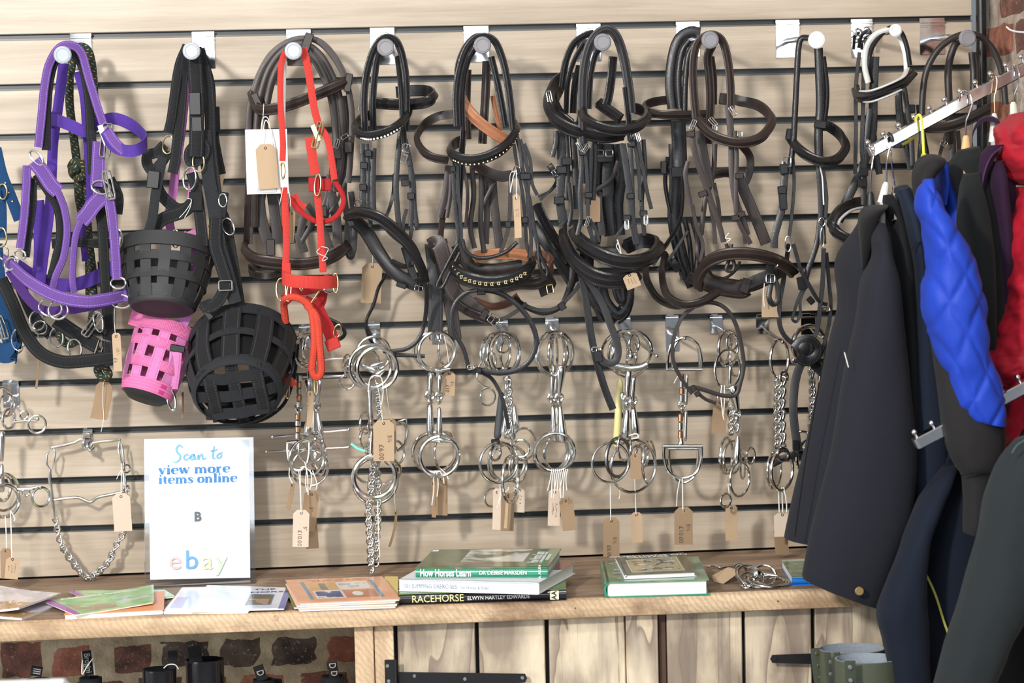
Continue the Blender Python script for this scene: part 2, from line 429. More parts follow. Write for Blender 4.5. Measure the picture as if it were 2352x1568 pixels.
def mk_torched():
    t = NT('torched_pine'); c = t.n('TexCoord').outputs['Object']
    oi = t.n('ObjectInfo'); cb = t.n('CombineXYZ'); sc = t.math('MULTIPLY', oi.outputs['Random'], 37.0)
    for i in range(3): t.l(sc, cb.inputs[i])
    ad = t.n('VectorMath', _operation='ADD'); t.l(c, ad.inputs[0]); t.l(cb.outputs[0], ad.inputs[1])
    mp = t.n('Mapping'); mp.inputs['Scale'].default_value = (9, 9, 1.15); t.l(ad.outputs[0], mp.inputs[0])
    n = t.n('TexNoise'); n.inputs['Scale'].default_value = 1.0; n.inputs['Detail'].default_value = 3; n.inputs['Distortion'].default_value = .9; t.l(mp.outputs[0], n.inputs[0])
    f = t.math('FRACT', t.math('MULTIPLY', n.outputs[0], 6.0))
    a = t.ramp(f, [(0, lin(216, 197, 168)), (.4, lin(222, 205, 178)), (.85, lin(176, 160, 140)), (.97, lin(140, 124, 110)), (1, lin(206, 190, 160))])
    p = t.n('TexNoise'); p.inputs['Scale'].default_value = 6; p.inputs['Detail'].default_value = 5; t.l(t.co((2.2, 2.2, .9)), p.inputs[0])
    b = t.mix(t.ramp(p.outputs[0], [(.4, (0, 0, 0)), (.62, (.85, .85, .85))]), a, lin(128, 112, 98))
    g = t.n('TexNoise'); g.inputs['Scale'].default_value = 4; g.inputs['Detail'].default_value = 8; g.inputs['Roughness'].default_value = .75; t.l(t.co((60, 60, 2)), g.inputs[0])
    b = t.mix(t.ramp(g.outputs[0], [(.55, (0, 0, 0)), (.7, (.4, .4, .4))]), b, lin(98, 84, 74))
    t.base(b); t.bump(g.outputs[0], .3, .0008); t.set(Roughness=.55); return t.m
M_TORCH = mk_torched()
def mk_brick(name, c0, c1, c2):
    t = NT(name); n = t.n('TexNoise'); n.inputs['Scale'].default_value = 26; n.inputs['Detail'].default_value = 6; t.l(t.co(), n.inputs[0])
    k = t.n('TexNoise'); k.inputs['Scale'].default_value = 160; k.inputs['Detail'].default_value = 3; t.l(t.co(), k.inputs[0])
    a = t.ramp(n.outputs[0], [(.3, c0), (.52, c1), (.72, c2)])
    t.base(t.mix(t.ramp(k.outputs[0], [(.62, (0, 0, 0)), (.72, (.55, .55, .55))]), a, lin(190, 170, 148)))
    t.bump(t.math('ADD', n.outputs[0], k.outputs[0]), .8, .004); t.set(Roughness=.9); return t.m
M_BR_RED = mk_brick('red_brick', lin(112, 72, 56), lin(150, 92, 72), lin(170, 122, 100))
M_BR_PLUM = mk_brick('plum_brick', lin(72, 48, 42), lin(112, 74, 64), lin(140, 92, 74))
M_BR_DARK = mk_brick('burnt_brick', lin(44, 36, 32), lin(80, 66, 58), lin(104, 88, 78))
M_MORTAR = mk_brick('sandy_mortar', lin(132, 118, 94), lin(170, 152, 124), lin(190, 174, 146))
M_WASH = mk_brick('whitewashed_mortar', lin(140, 124, 110), lin(176, 160, 146), lin(200, 188, 176))
M_WHITE = plain('white_paint', (.75, .75, .73), .7)
M_FLOOR = plain('grey_concrete', (.22, .21, .2), .6)
M_BLACKMETAL = plain('black_painted_iron', (.014, .014, .016), .42, .3)
M_STEEL = mat_metal('polished_steel', (.82, .82, .8), .10, .12)
M_CHROME = mat_metal('bright_chrome', (.86, .87, .9), .05, .05)
M_DULL = mat_metal('dull_zinc_plate', (.6, .61, .64), .24, .15)
M_BRASS = mat_metal('brass', (.78, .62, .32), .2, .1)
M_COPPER = mat_metal('copper', (.66, .34, .2), .25, .15)
M_DARKHOLE = plain('screw_black', (.006, .006, .006), .6)

def structure(o): o['kind'] = 'structure'; return o
# room shell
structure(MB().box((0, -3.4, -.03), 8.4, 7.2, .06).build('floor', M_FLOOR))
structure(MB().box((0, -3.4, 2.93), 8.4, 7.2, .06).build('ceiling', M_WHITE))
structure(MB().box((-4.2, -3.4, 1.45), .06, 7.2, 2.9).build('wall_left', M_WHITE))
# slat wall: boards and black channels
Z0 = 1.9735                            # centre of the highest groove in view
BW_L, BW_R = -2.6, 1.246
wall = thing('wall_back', None, None, (0, 0, 0), kind='structure')
zs = [Z0 + .1 * 3 - .1 * i for i in range(14)]      # groove centres, top to bottom
for i in range(len(zs) + 1):
    top = zs[i - 1] - .0065 if i else 2.9
    bot = zs[i] + .0065 if i < len(zs) else None
    m = MB()
    if bot is None or bot < .89:
        # last board is cut along the sloping shelf
        bl, br = shelf_z(BW_L) + .0035, shelf_z(BW_R) + .0035
        if top < br + .004: break
        vs = [(BW_L, 0, bl), (BW_R, 0, br), (BW_R, 0, top), (BW_L, 0, top), (BW_L, .017, bl), (BW_R, .017, br), (BW_R, .017, top), (BW_L, .017, top)]
        m.add(vs, [(0, 1, 2, 3), (5, 4, 7, 6), (4, 5, 1, 0), (3, 2, 6, 7), (4, 0, 3, 7), (1, 5, 6, 2)])
        m.build('slat_board', M_SLAT, wall, False); break
    m.box(((BW_L + BW_R) / 2, .0085, (top + bot) / 2), BW_R - BW_L, .017, top - bot, bev=.0009)
    m.build('slat_board', M_SLAT, wall, False)
    g = MB()
    zc = zs[i]
    for (dy, dz, sy, sz) in ((.0135, 0, .002, .0125), (.0065, .0062, .011, .0012)):
        g.box(((BW_L + BW_R) / 2, dy, zc + dz), BW_R - BW_L, sy, sz)
    g.build('groove_channel', M_GROOVE, wall, False)
    MB().box(((BW_L + BW_R) / 2, .0045, zc - .0058), BW_R - BW_L, .009, .0012).box(((BW_L + BW_R) / 2, .0008, zc - .0046), BW_R - BW_L, .0010, .0022).build('groove_lip', M_LIP, wall, False)

# brick masonry under the shelf
under = thing('wall_under_shelf', None, None, (0, 0, 0), kind='structure')
m = MB().box((-.9, .055, .43), 3.4, .06, .86).build('mortar_bed', M_MORTAR, under, False)
rnd = random.Random(3)
def rough_brick(m, c, sx, sz, t, X=V((1, 0, 0)), N=V((0, -1, 0)), j=.006):
    """uneven proud brick face, 5 x 4 grid with rounded edge"""
    nx, nz = 6, 4; Z = V((0, 0, 1)); vs = []; fs = []
    for i in range(nx + 1):
        for k in range(nz + 1):
            u, w = i / nx - .5, k / nz - .5
            e = min(1, (0.5 - max(abs(u), abs(w))) * 6)
            p = V(c) + X * (u * sx + rnd.uniform(-j, j) * .7) + Z * (w * sz + rnd.uniform(-j, j) * .7) + N * (t * (.15 + .85 * e) + rnd.uniform(-.0015, .0015))
            vs.append(p)
    for i in range(nx):
        for k in range(nz):
            a = i * (nz + 1) + k; fs.append((a, a + nz + 1, a + nz + 2, a + 1))
    b = len(vs)
    rim = [i * (nz + 1) for i in range(nx + 1)] + [nx * (nz + 1) + k for k in range(1, nz + 1)] + [i * (nz + 1) + nz for i in range(nx - 1, -1, -1)] + [k for k in range(nz - 1, 0, -1)]
    for r in rim: vs.append(vs[r] - N * (t * .15 + .01))
    for q in range(len(rim)):
        r2 = (q + 1) % len(rim); fs.append((rim[r2], rim[q], b + q, b + r2))
    m.add(vs, fs); return m
seen = [(0, 95, 1478, 1555, M_BR_PLUM), (118, 205, 1487, 1552, M_BR_RED), (262, 350, 1484, 1545, M_BR_PLUM), (368, 480, 1475, 1530, M_BR_DARK), (505, 598, 1470, 1530, M_BR_DARK), (620, 728, 1465, 1527, M_BR_DARK), (750, 860, 1462, 1520, M_BR_RED),
        (40, 150, 1570, 1630, M_BR_PLUM), (176, 290, 1568, 1625, M_BR_PLUM), (320, 420, 1560, 1620, M_BR_DARK), (450, 520, 1555, 1610, M_BR_PLUM), (545, 655, 1552, 1612, M_BR_RED), (690, 800, 1545, 1605, M_BR_PLUM)]
for (a, b, c, e, mt) in seen:
    p, q = W(a, c, -.02), W(b, e, -.02)
    rough_brick(MB(), ((p.x + q.x) / 2, .026, (p.z + q.z) / 2), q.x - p.x, p.z - q.z, .006, j=.0035).build('brick', mt, under, True, 60)
for rr_ in range(4, 10):                # courses below the frame
    for cc_ in range(9):
        x = -1.75 + cc_ * .225 + (rr_ % 2) * .11; z = .845 - rr_ * .075
        rough_brick(MB(), (x, .026, z), .2, .058, .006).build('brick', rnd.choice([M_BR_PLUM, M_BR_DARK, M_BR_RED]), under, True, 60)

# whitewashed brick return wall on the right
XW = 1.285
wr = thing('wall_right', None, None, (XW, 0, 0), kind='structure')
MB().box((XW + .03, -.62, 1.45), .06, 1.36, 2.9).build('mortar_bed', M_WASH, wr, False)
for k in range(26):
    z = 2.86 - k * .078
    for q in range(9):
        y = -.07 - q * .235 - (k % 2) * .117
        if z < .6 or y < -1.2: continue
        mt = rnd.choice([M_BR_RED, M_WASH, M_BR_RED, M_BR_PLUM, M_WASH])
        rough_brick(MB(), (XW, y, z), .212, .062, .005, V((0, -1, 0)), V((-1, 0, 0)), .005).build('brick', mt, wr, True, 60)
# black pipe in the corner
pr = MB(); tube_w([V((1.262, -.012, z)) for z in [2.88, 2.4, 1.9, 1.5, 1.2, .92]], .011, pr, 12)
tag(pr.build('corner_pipe', plain('gloss_black_paint', (.012, .012, .014), .18)), 'glossy black vertical pipe in the corner beside the brick wall', 'pipe')

# ------------------------------------------------------------------ shelf and cabinet
XL, XR, YF, TH = -2.3, 1.24, -.494, .0345
shelf = thing('shelf', 'thick weathered wooden shelf board under the slat wall', 'shelf', (0, -.25, .85))
def slab(m, x0, x1, y0, y1, drop, th, mi=0):
    vs = []
    for y in (y0, y1):
        for x, dz in ((x0, 0), (x1, 0)):
            vs += [(x, y, shelf_z(x) - drop), (x, y, shelf_z(x) - drop - th)]
    return m.add(vs, [(0, 2, 3, 1), (5, 7, 6, 4), (4, 6, 2, 0), (1, 3, 7, 5), (4, 0, 1, 5), (2, 6, 7, 3)], mi=mi)
# two boards side by side with a seam, and a sawn front edging
slab(MB(), XL, XR, YF + .024, -.243, 0, TH).build('shelf_board', M_SHELF_TOP, shelf, False)
slab(MB(), XL, XR, -.2405, -.001, .0006, TH).build('shelf_board', M_SHELF_TOP, shelf, False)
fe = MB(); nseg = 120; rows = []
for i in range(nseg + 1):
    x = XL + (XR - XL) * i / nseg; z = shelf_z(x); j = noise.noise(V((x * 9, 0, 0))) * .0014
    rows.append([V((x, YF + .0235, z)), V((x, YF + .004, z - .0002 + j * .3)), V((x, YF + j * .5, z - .004 + j)), V((x, YF + noise.noise(V((x * 5, 3, 0))) * .001, z - TH * .5)), V((x, YF + .0006, z - TH + .002 + j)), V((x, YF + .003, z - TH)), V((x, YF + .0235, z - TH))])
fe.us = [0, .1, .3, .5, .7, .9, 1, 1]; fe.rings(rows); fe.build('front_edging', M_SHELF_EDGE, shelf, True, 50)
for px, py, rr_ in ((1322, 1396, .0012), (1787, 1380, .0014), (633, 1418, .005)):
    p = W(px, py, .4955); disc_mb(p, rr_, .0008).build('nail_hole' if rr_ < .004 else 'knot', M_DARKHOLE if rr_ < .004 else M_SHELF_EDGE, shelf)

cab = thing('cabinet', 'rustic wooden cabinet of torched upright planks under the shelf', 'cabinet', (.6, -.25, 0))
YC = .455   # depth of the cabinet front
def board(x0, x1, y, name='plank', mt=None, th=.018, gap=.0006, z0=.05, par=None, bev=.0015):
    m = MB(); z1 = min(shelf_z(x0), shelf_z(x1)) - TH - gap
    m.box(((x0 + x1) / 2, y + th / 2, (z0 + z1) / 2), x1 - x0, th, z1 - z0, bev=bev)
    return m.build(name, mt or M_TORCH, par or cab, False)
def X_at(px, d, py=1490): return W(px, py, d).x
board(X_at(815, .47), X_at(858.5, .47), -.47, 'post', M_POST)
board(X_at(860.5, .465), X_at(905, .465), -.465, 'post', M_POST)
board(X_at(1439, .468), X_at(1512, .468), -.468, 'post', M_TORCH)
board(X_at(1513, .45), X_at(1530, .45), -.452, 'post', plain('dark_stained_wood', lin(84, 58, 44), .6), th=.012)
dl = thing('cabinet_door', None, None, (0, 0, 0)); dl.parent = cab; ROOT[dl.name] = V(cab.location)
dr = thing('cabinet_door', None, None, (0, 0, 0)); dr.parent = cab; ROOT[dr.name] = V(cab.location)
for a, b in ((914, 1092), (1101, 1252), (1262, 1436)): board(X_at(a, .46), X_at(b, .46), -.46, 'plank', par=dl, gap=.003, z0=.09, bev=.002)
for a, b in ((1533, 1705), (1713, 1864), (1873, 2030), (2038, 2200)): board(X_at(a, .46), X_at(b, .46), -.46, 'plank', par=dr, gap=.003, z0=.09, bev=.002)
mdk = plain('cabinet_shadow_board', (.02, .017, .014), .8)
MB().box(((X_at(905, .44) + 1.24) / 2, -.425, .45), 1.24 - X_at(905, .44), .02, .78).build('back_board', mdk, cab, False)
MB().box((X_at(838, .46), -.22, .45), .03, .42, .76).build('side_panel', M_POST, cab, False)
def hinge_root(label, loc):
    h = bpy.data.objects.new('strap_hinge', None); col.objects.link(h); h.parent = cab; h.location = V(loc) - V(cab.location); ROOT[h.name] = V(loc); return h
def hinge(plate, tip, ypx, hgt, label, mirror=1):
    h = hinge_root(label, W(plate[0], ypx, .485))
    x0, x1 = plate; p, q = W(x0, ypx - hgt / 2, .487), W(x1, ypx + hgt / 2, .487)
    if x1 - x0 > 4: MB().box(((p.x + q.x) / 2, -.4862, (p.z + q.z) / 2), abs(q.x - p.x), .0024, abs(p.z - q.z), bev=.001).build('butt_plate', M_BLACKMETAL, h, False)
    m = MB(); tube_w([V((q.x + .002, -.4885, p.z)), V((q.x + .002, -.4885, q.z))], .0034, m, 10); m.build('barrel', M_BLACKMETAL, h)
    return h
h1 = hinge((883, 908), 1212, 1556, 82, 'black iron strap hinge across the planks under the book stack')
def tongue(px0, px1, y0a, y0b, y1a, y1b, par, d=.4795):
    P = [W(px0, y0a, d), W(px0, y0b, d), W(px1, y1b, d), W(px1, y1a, d)]; m = MB()
    ex = (P[2] + P[3]) / 2 + (P[3] - P[0]).normalized() * .004; f = [P[0], P[1], P[2], ex, P[3]]; n5 = len(f)
    bk = [v + V((0, .0026, 0)) for v in f]
    m.add(f + bk, [tuple(range(n5)), tuple(range(2 * n5 - 1, n5 - 1, -1))] + [(i, n5 + i, n5 + (i + 1) % n5, (i + 1) % n5) for i in range(n5)])
    m.build('strap_plate', M_BLACKMETAL, par, False)
tongue(916, 1206, 1543, 1592, 1547, 1567, h1)
for (px, py, d) in ((890, 1529, .4876), (893, 1564, .4876), (952, 1552, .4796), (1068, 1559, .4796), (1200, 1556, .4796)):
    disc_mb(W(px, py, d), .0036, .003, n=14).build('screw', M_DULL, h1)
h2 = hinge_root('', W(1830, 1512, .48))
tongue(1880, 1774, 1500, 1525, 1504, 1522, h2)
disc_mb(W(1782, 1513, .4796), .0034, .003, n=14).build('screw', M_BLACKMETAL, h2)
# ------------------------------------------------------------------ tack: materials and small builders
MB().box((-.68, .03, 1.885), 3.85, .012, 2.1).build('leak_blocker_sheet', plain('leak_blocker_black', (.01, .01, .01), .9), wall, False)  # unseen sheet added behind the boards to stop light leaking in below them
L_BLK = mat_leather('black_leather', (.0105, .010, .0115), (.07, .065, .06), .31)
L_SOFT = mat_leather('worn_black_leather', (.020, .019, .021), (.1, .095, .09), .45)
L_BRN = mat_leather('dark_brown_leather', (.026, .017, .015), (.14, .1, .08), .4)
L_HAV = mat_leather('havana_brown_leather', (.021, .016, .015), (.12, .09, .07), .4)
L_TAN = mat_leather('tan_padding', lin(168, 112, 80), lin(90, 56, 40), .5)
L_LIN = mat_leather('brown_lining', lin(104, 70, 56), lin(60, 40, 32), .55)
L_WHT = mat_leather('white_padding', (.62, .61, .58), (.4, .39, .37), .5)
N_PUR = mat_webbing('purple_webbing', lin(108, 74, 148), stitch=lin(170, 130, 210))
N_VIO = mat_webbing('violet_webbing', lin(82, 52, 150))
N_DPUR = mat_webbing('deep_purple_webbing', lin(78, 44, 118))
N_BLK = mat_webbing('black_webbing', (.012, .0125, .014), stitch=(.06, .06, .065))
N_GRY = mat_webbing('charcoal_webbing', (.022, .0235, .027))
N_PNK = mat_webbing('pink_webbing', lin(222, 136, 192), stitch=lin(180, 70, 150))
N_PNK2 = mat_webbing('bright_pink_webbing', lin(228, 120, 172), stitch=lin(190, 60, 130))
N_MAU = mat_webbing('mauve_webbing', lin(196, 120, 186))
N_RED = mat_webbing('red_webbing', lin(206, 62, 54))
N_DRED = mat_webbing('deep_red_webbing', lin(178, 34, 38))
N_CORAL = mat_webbing('coral_rope', lin(214, 74, 54), 300)
N_BLUE = mat_webbing('blue_webbing', lin(20, 66, 110))
RUB = plain('black_rubber', (.016, .0165, .017), .62)
FLEECE = mat_cloth('black_fleece', (.010, .010, .011), .95, 300, .5, 1.0)
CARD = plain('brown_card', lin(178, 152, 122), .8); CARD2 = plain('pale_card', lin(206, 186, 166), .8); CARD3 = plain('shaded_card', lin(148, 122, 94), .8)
PAPER = plain('white_paper', (.8, .8, .8), .7); STRING = plain('white_string', (.78, .76, .7), .8)
INK = plain('pen_ink', lin(92, 78, 70), .8); PLASTIC = plain('black_plastic', (.009, .0095, .011), .45)
def mk_rope(name, c, fleck):
    t = NT(name); uv = t.n('TexCoord').outputs['UV']; sp = t.n('SeparateXYZ'); t.l(uv, sp.inputs[0])
    a = t.math('FRACT', t.math('ADD', t.math('MULTIPLY', sp.outputs[0], 4), t.math('MULTIPLY', sp.outputs[1], 130)))
    b = t.math('FRACT', t.math('SUBTRACT', t.math('MULTIPLY', sp.outputs[0], 3), t.math('MULTIPLY', sp.outputs[1], 60)))
    k = t.math('MULTIPLY', t.math('GREATER_THAN', a, .8), t.math('GREATER_THAN', b, .55))
    t.base(t.mix(k, c, fleck)); t.bump(a, .5, .001); t.set(Roughness=.8); return t.m
ROPE_G = mk_rope('green_flecked_rope', (.012, .03, .022), lin(190, 140, 70))

def pp(s, d=None):
    """'x,y x,y,depth,width' -> list of tuples"""
    return [tuple(float(a) for a in q.split(',')) for q in s.split()]
def st(root, name, s, w, mat, d=.1, t=.0026, prof='flat', **kw):
    return strap(name, pp(s), w, t, mat, root, d=d, prof=prof, **kw)
def hoop(root, name, s, w, mat, d=.1, t=.004, prof='pad', **kw):
    return strap(name, pp(s), w, t, mat, root, d=d, prof=prof, up=True, **kw)
def rope(root, name, s, r, mat, d=.1, **kw): return tube(name, pp(s), r, mat, root, d=d, **kw)
def keeper(root, px, py, w, h, mat, d, ang=0, name='keeper'):
    """small leather loop around a strap"""
    a = radians(ang); X = V((cos(a), 0, sin(a))); Z = V((-sin(a), 0, cos(a)))
    return MB().box(W(px, py, d), mm(w, d), .008, mm(h, d), (X, V((0, 1, 0)), Z), bev=.0015).build(name, mat, root, autosmooth=35)
def buckle(root, px, py, w, h, d, ang=0, mat=None, r=.0011, tongue=True, name='buckle'):
    mat = mat or M_STEEL; a = radians(ang); X = V((cos(a), 0, sin(a))); Z = V((-sin(a), 0, cos(a))); c = W(px, py, d); w2, h2 = mm(w, d) / 2, mm(h, d) / 2; q = .25
    P = []
    for sx, sz in ((1, 1), (-1, 1), (-1, -1), (1, -1)):
        for k in range(3):
            b = k / 2 * pi / 2
            ca, sb = cos(b), sin(b)
            if sx * sz > 0: u, v = 1 - q + q * ca, 1 - q + q * sb
            else: u, v = 1 - q + q * sb, 1 - q + q * ca
            P.append(c + X * (sx * w2 * u) + Z * (sz * h2 * v))
    m = MB(); tube_w(P, r, m, 6, True)
    if tongue: tube_w([c - X * w2 * .0 + Z * h2, c + Z * (h2 * .1) + V((0, -r * 1.6, 0)), c - Z * h2 * 1.02 + V((0, -r * 1.2, 0))], r * .8, m, 6)
    return m.build(name, mat, root)
def oval(root, px, py, d, w, h, r=.0016, mat=None, ang=0, yaw=0, name='ring', n=24):
    """oval metal ring; w and h in photo pixels"""
    return ring_mb(W(px, py, d), mm(w / 2, d), r, yaw, 0, None, n, 8, h / max(w, 1), ang).build(name, mat or M_STEEL, root)
def string_loop(root, s, d, r=.0006, name='string'): return tube(name, pp(s), r, STRING, root, d=d, k=5, n=5)
TAGN = [0]
def ptag(label, hx, hy, w, h, d, ang=0, turn=0, mat=None, s=None, text=None, curl=.15, tsz=1.0, group='brown card price tags'):
    """card price tag hanging from its string; (hx, hy) is its eyelet, ang leans it in the picture plane, turn swivels it"""
    mat = mat or CARD; a = radians(ang); tu = radians(turn)
    X0 = V((cos(tu), -sin(tu), 0)); N0 = V((-sin(tu), -cos(tu), 0)); Z0_ = V((0, 0, 1))
    X = X0 * cos(a) + Z0_ * sin(a); Z = Z0_ * cos(a) - X0 * sin(a)
    c = W(hx, hy, d); w2, H = mm(w, d) / 2, mm(h, d); off = mm(h, d) * .09
    root = thing('price_tag', label, 'tag', c, group); cut = w2 * .5
    rows = []; th = .0004
    for k in range(9):
        z = off - H * k / 8; hw = w2 if k else w2 - cut
        if k == 0: zz = off
        bendv = N0 * (curl * H * ((k / 8) ** 2) * .5)
        rows.append((z, hw, bendv))
    rows.insert(1, (off - cut, w2, N0 * 0))
    rows = [rows[0]] + sorted(rows[1:], key=lambda r: -r[0])
    vs = []; fs = []
    for z, hw, b in rows:
        for sx, sn in ((-1, 1), (1, 1), (1, -1), (-1, -1)): vs.append(c + X * (sx * hw) + Z * z + b + N0 * (sn * th))
    n = len(rows)
    for k in range(n - 1):
        for j in range(4):
            q = (j + 1) % 4; fs.append((k * 4 + j, k * 4 + 4 + j, k * 4 + 4 + q, k * 4 + q))
    fs += [(0, 1, 2, 3), (n * 4 - 1, n * 4 - 2, n * 4 - 3, n * 4 - 4)]
    MB().add(vs, fs).build('card', mat, root, True, 30)
    e = MB(); ring_mb(c + N0 * .0007, .0022, .0006, turn, 0, e, 14, 6); e.build('eyelet', M_DARKHOLE, root)
    if s: string_loop(root, s, d + .003)
    if text:
        for (tx, dz, dx, sz) in text:
            o = c + X * (dx * w2) + Z * (-dz * H) + N0 * (.0012 + curl * H * dz * dz * .5)
            if tx[0] == '~': scribble('handwriting', o - Z * 0, (-Z, X), H * .06 * len(tx), H * .07 * sz, INK, root, len(tx) * 7 + int(hx)); continue
            text_obj('handwriting', tx, INK, o, (-Z, X), sz * H * .17 * tsz, root, thick=.00005, bold=-.005, lift=.0008)
    return root

CAP_G = plain('smoky_grey_end_cap', (.22, .21, .225), .38); CAP_C = plain('clear_end_cap', (.42, .45, .5), .12)
def peg_hook(label, x0, y0, x1, y1, kx, ky, L=.283, mat=None, armpy=None, kr=20, kmat=None):
    """slat wall hook: folded plate, lip in the groove, arm and round end cap"""
    p, q = W(x0, y0, .002), W(x1, y1, .002); cx = (p.x + q.x) / 2
    root = thing('display_hook', label, 'hook', (cx, 0, p.z), 'display hooks along the top groove')
    mat = mat or M_CHROME
    MB().box((cx, -.0022, (p.z + q.z) / 2), q.x - p.x, .002, p.z - q.z, bev=.0006).build('back_plate', mat, root, False)
    MB().box((cx, -.006, p.z - .0085), q.x - p.x, .0075, .004, bev=.0008).box((cx, -.0045, p.z - .017), q.x - p.x, .004, .003, bev=.0006).build('top_lip', mat, root, False)
    k = W(kx, ky, L); a = V((cx, -.003, W((x0 + x1) / 2, armpy or (y0 + y1) / 2 + 5, .0).z))
    m = MB(); tube_w([a, a.lerp(k, .5) + V((0, 0, .003)), k], .006, m, 12); m.build('arm', mat, root)
    dd = (k - a).normalized()
    kmat = kmat or CAP_G; disc_mb(k, mm(kr, L), .009, None, 28).build('end_cap', kmat, root)
    ring_mb(k + V((0, -.0046, 0)), mm(kr * .72, L), .0011, 0, 0, None, 24, 6).build('cap_rim', kmat, root)
    return root
def prong_hook(label, px, y0, y1, bx, by, L=.25, w=33, hidden=False):
    p, q = W(px - w / 2, y0, .002), W(px + w / 2, y1, .002); cx = (p.x + q.x) / 2
    root = thing('prong_hook', label, 'hook', (cx, 0, p.z), 'small prong hooks along the middle groove')
    MB().box((cx, -.0022, (p.z + q.z) / 2), q.x - p.x, .0018, p.z - q.z, bev=.0005).build('back_plate', M_CHROME, root, False)
    MB().box((cx, -.005, p.z - .006), q.x - p.x, .006, .003, bev=.0006).box((cx - .004, -.004, p.z - .0005), q.x - p.x - .012, .004, .006, bev=.0006).build('top_lip', M_CHROME, root, False)
    k = W(bx, by, L); a = V((cx, -.002, (q.z + p.z) / 2 - .004)); mid = a.lerp(k, .5) + V((0, 0, -.004))
    m = MB(); tube_w([a, a + V((0, -.012, -.001)), mid, k], .0024, m, 8); m.build('prong', M_STEEL, root)
    m = MB(); sphere_mb(k, .0042, m, 10); m.build('end_ball', M_CHROME, root)
    return root

peg_hook('chrome hook with clear end cap carrying the purple halter', 160, 77, 213, 160, 144, 126, kmat=CAP_C)
peg_hook('chrome hook carrying the black and pink muzzles', 440, 73, 495, 157, 440, 117, kmat=CAP_C)
peg_hook('chrome hook carrying the red halter', 657, 68, 716, 150, 674, 117, kmat=CAP_C)
peg_hook('chrome hook carrying the bridle with the white jewelled browband', 849, 64, 908, 148, 886, 109)
peg_hook('chrome hook carrying the bridles with tan padding and gold studs', 1064, 60, 1124, 142, 1108, 104)
peg_hook('chrome hook carrying the thick group of black bridles', 1323, 55, 1381, 140, 1384, 97)
peg_hook('chrome hook carrying the brown bridle with the looped browband', 1552, 50, 1608, 130, 1631, 92)
peg_hook('bright hook with white end cap and fully bare back plate', 1781, 46, 1837, 132, 1876, 92, kmat=PAPER)
peg_hook('bright hook with small white cap carrying the white lined bridle', 1954, 44, 2005, 132, 2057, 70, kr=15, kmat=PAPER)
peg_hook('dull hook at the right end of the slat wall', 2112, 42, 2170, 125, 2222, 88)
# ------------------------------------------------------------------ purple halter
h = thing('halter', 'purple padded horse halter hanging from the leftmost round-capped hook', 'halter', W(144, 110, .25))
D = .25
st(h, 'liner', '106,345 107,270 113,190 128,138 158,116 188,150 202,215 208,300 212,400', 20, N_BLK, D - .012, .004, 'soft')
st(h, 'crownpiece', '88,338 96,260 102,200 112,150 134,112 160,103 186,120 204,180 222,240 238,288', 19, N_PUR, D, .003)
st(h, 'cheek_strap', '146,145,.17 138,210 130,270 122,330 118,420 112,500 100,590 92,650', 23, N_VIO, .16)
st(h, 'cheek_strap', '176,165,.15 190,220 196,290 202,370 205,450 190,520 196,600', 15, N_VIO, .15)
hoop(h, 'browband', '126,283,.17 118,277,.18 128,275,.2 160,287,.22 198,302,.22 226,282,.2 262,272,.19 300,286,.2 327,308,.23 336,325,.26 316,344,.29 282,345,.29 256,330,.28 240,300,.27', 27, N_VIO, .24, .003, 'flat')
st(h, 'browband_tab', '246,300,.285 262,325 286,348', 24, N_PUR, .29)
keeper(h, 128, 274, 22, 34, N_VIO, .185, -8, 'browband_loop')
oval(h, 84, 362, D, 20, 40, .0022, ang=-38); oval(h, 75, 400, D - .02, 14, 36, .0018, ang=-30)
st(h, 'cheek_patch', '78,370 98,395 118,425 134,440', 34, N_PUR, D, .004)
st(h, 'throat_strap', '132,438 148,480 154,530 146,590 126,640 118,690', 17, N_PUR, D, .008, 'round')
st(h, 'throat_lining', '84,400 112,440 134,480 140,540 128,600 118,640', 22, N_BLK, D - .02, .006, 'soft')
st(h, 'side_strap', '62,380 60,430 55,500 46,570', 19, N_PUR, D, .004)
st(h, 'side_lining', '76,410 76,470 66,540 60,590', 16, N_BLK, D - .02, .004)
st(h, 'inner_strap', '86,460,.14 92,520 92,600 84,650', 30, N_VIO, .14)
buckle(h, 244, 322, 22, 74, D + .01, -8, M_STEEL, .0022)
MB().box(W(238, 312, D + .012), mm(13, .25), .002, mm(52, .25), (V((cos(.3), 0, sin(.3))), V((0, 1, 0)), V((-sin(.3), 0, cos(.3)))), bev=.0008).build('buckle_bar', M_STEEL, h)
st(h, 'cheek_strap', '228,325 226,360 224,400 222,428', 30, N_PUR, D, .004)
st(h, 'buckle_liner', '212,300 216,340 222,420 240,445', 14, N_BLK, D - .01, .004)
buckle(h, 250, 425, 18, 64, D + .008, 10, M_STEEL, .0020); oval(h, 232, 430, D + .006, 42, 30, .0019, ang=15)
st(h, 'cheek_patch', '238,448 216,470 200,492 186,508', 36, N_PUR, D, .004)
st(h, 'throat_strap', '186,506 174,540 168,590 166,640 170,672', 16, N_PUR, D, .008, 'round')
st(h, 'side_strap', '250,452 258,500 264,570 268,640', 22, N_PUR, D, .005)
st(h, 'side_lining', '228,470 236,530 240,620 246,700', 24, N_BLK, D - .03, .005)
st(h, 'liner_tab', '252,410,.2 272,450,.2 270,492,.2', 22, N_BLK, .2)
st(h, 'halter_back', '120,560,.17 160,556,.2 220,558,.2 258,560,.19', 22, N_BLK, .18, .003)
hoop(h, 'back_noseband', '40,610,.17 90,640,.13 160,655,.12 230,632,.13 276,600,.16', 30, N_VIO, .14, .003, 'flat')
oval(h, 46, 585, D, 26, 20, .002, ang=20); oval(h, 272, 650, D, 34, 26, .002); oval(h, 268, 548, D - .02, 26, 44, .0018)
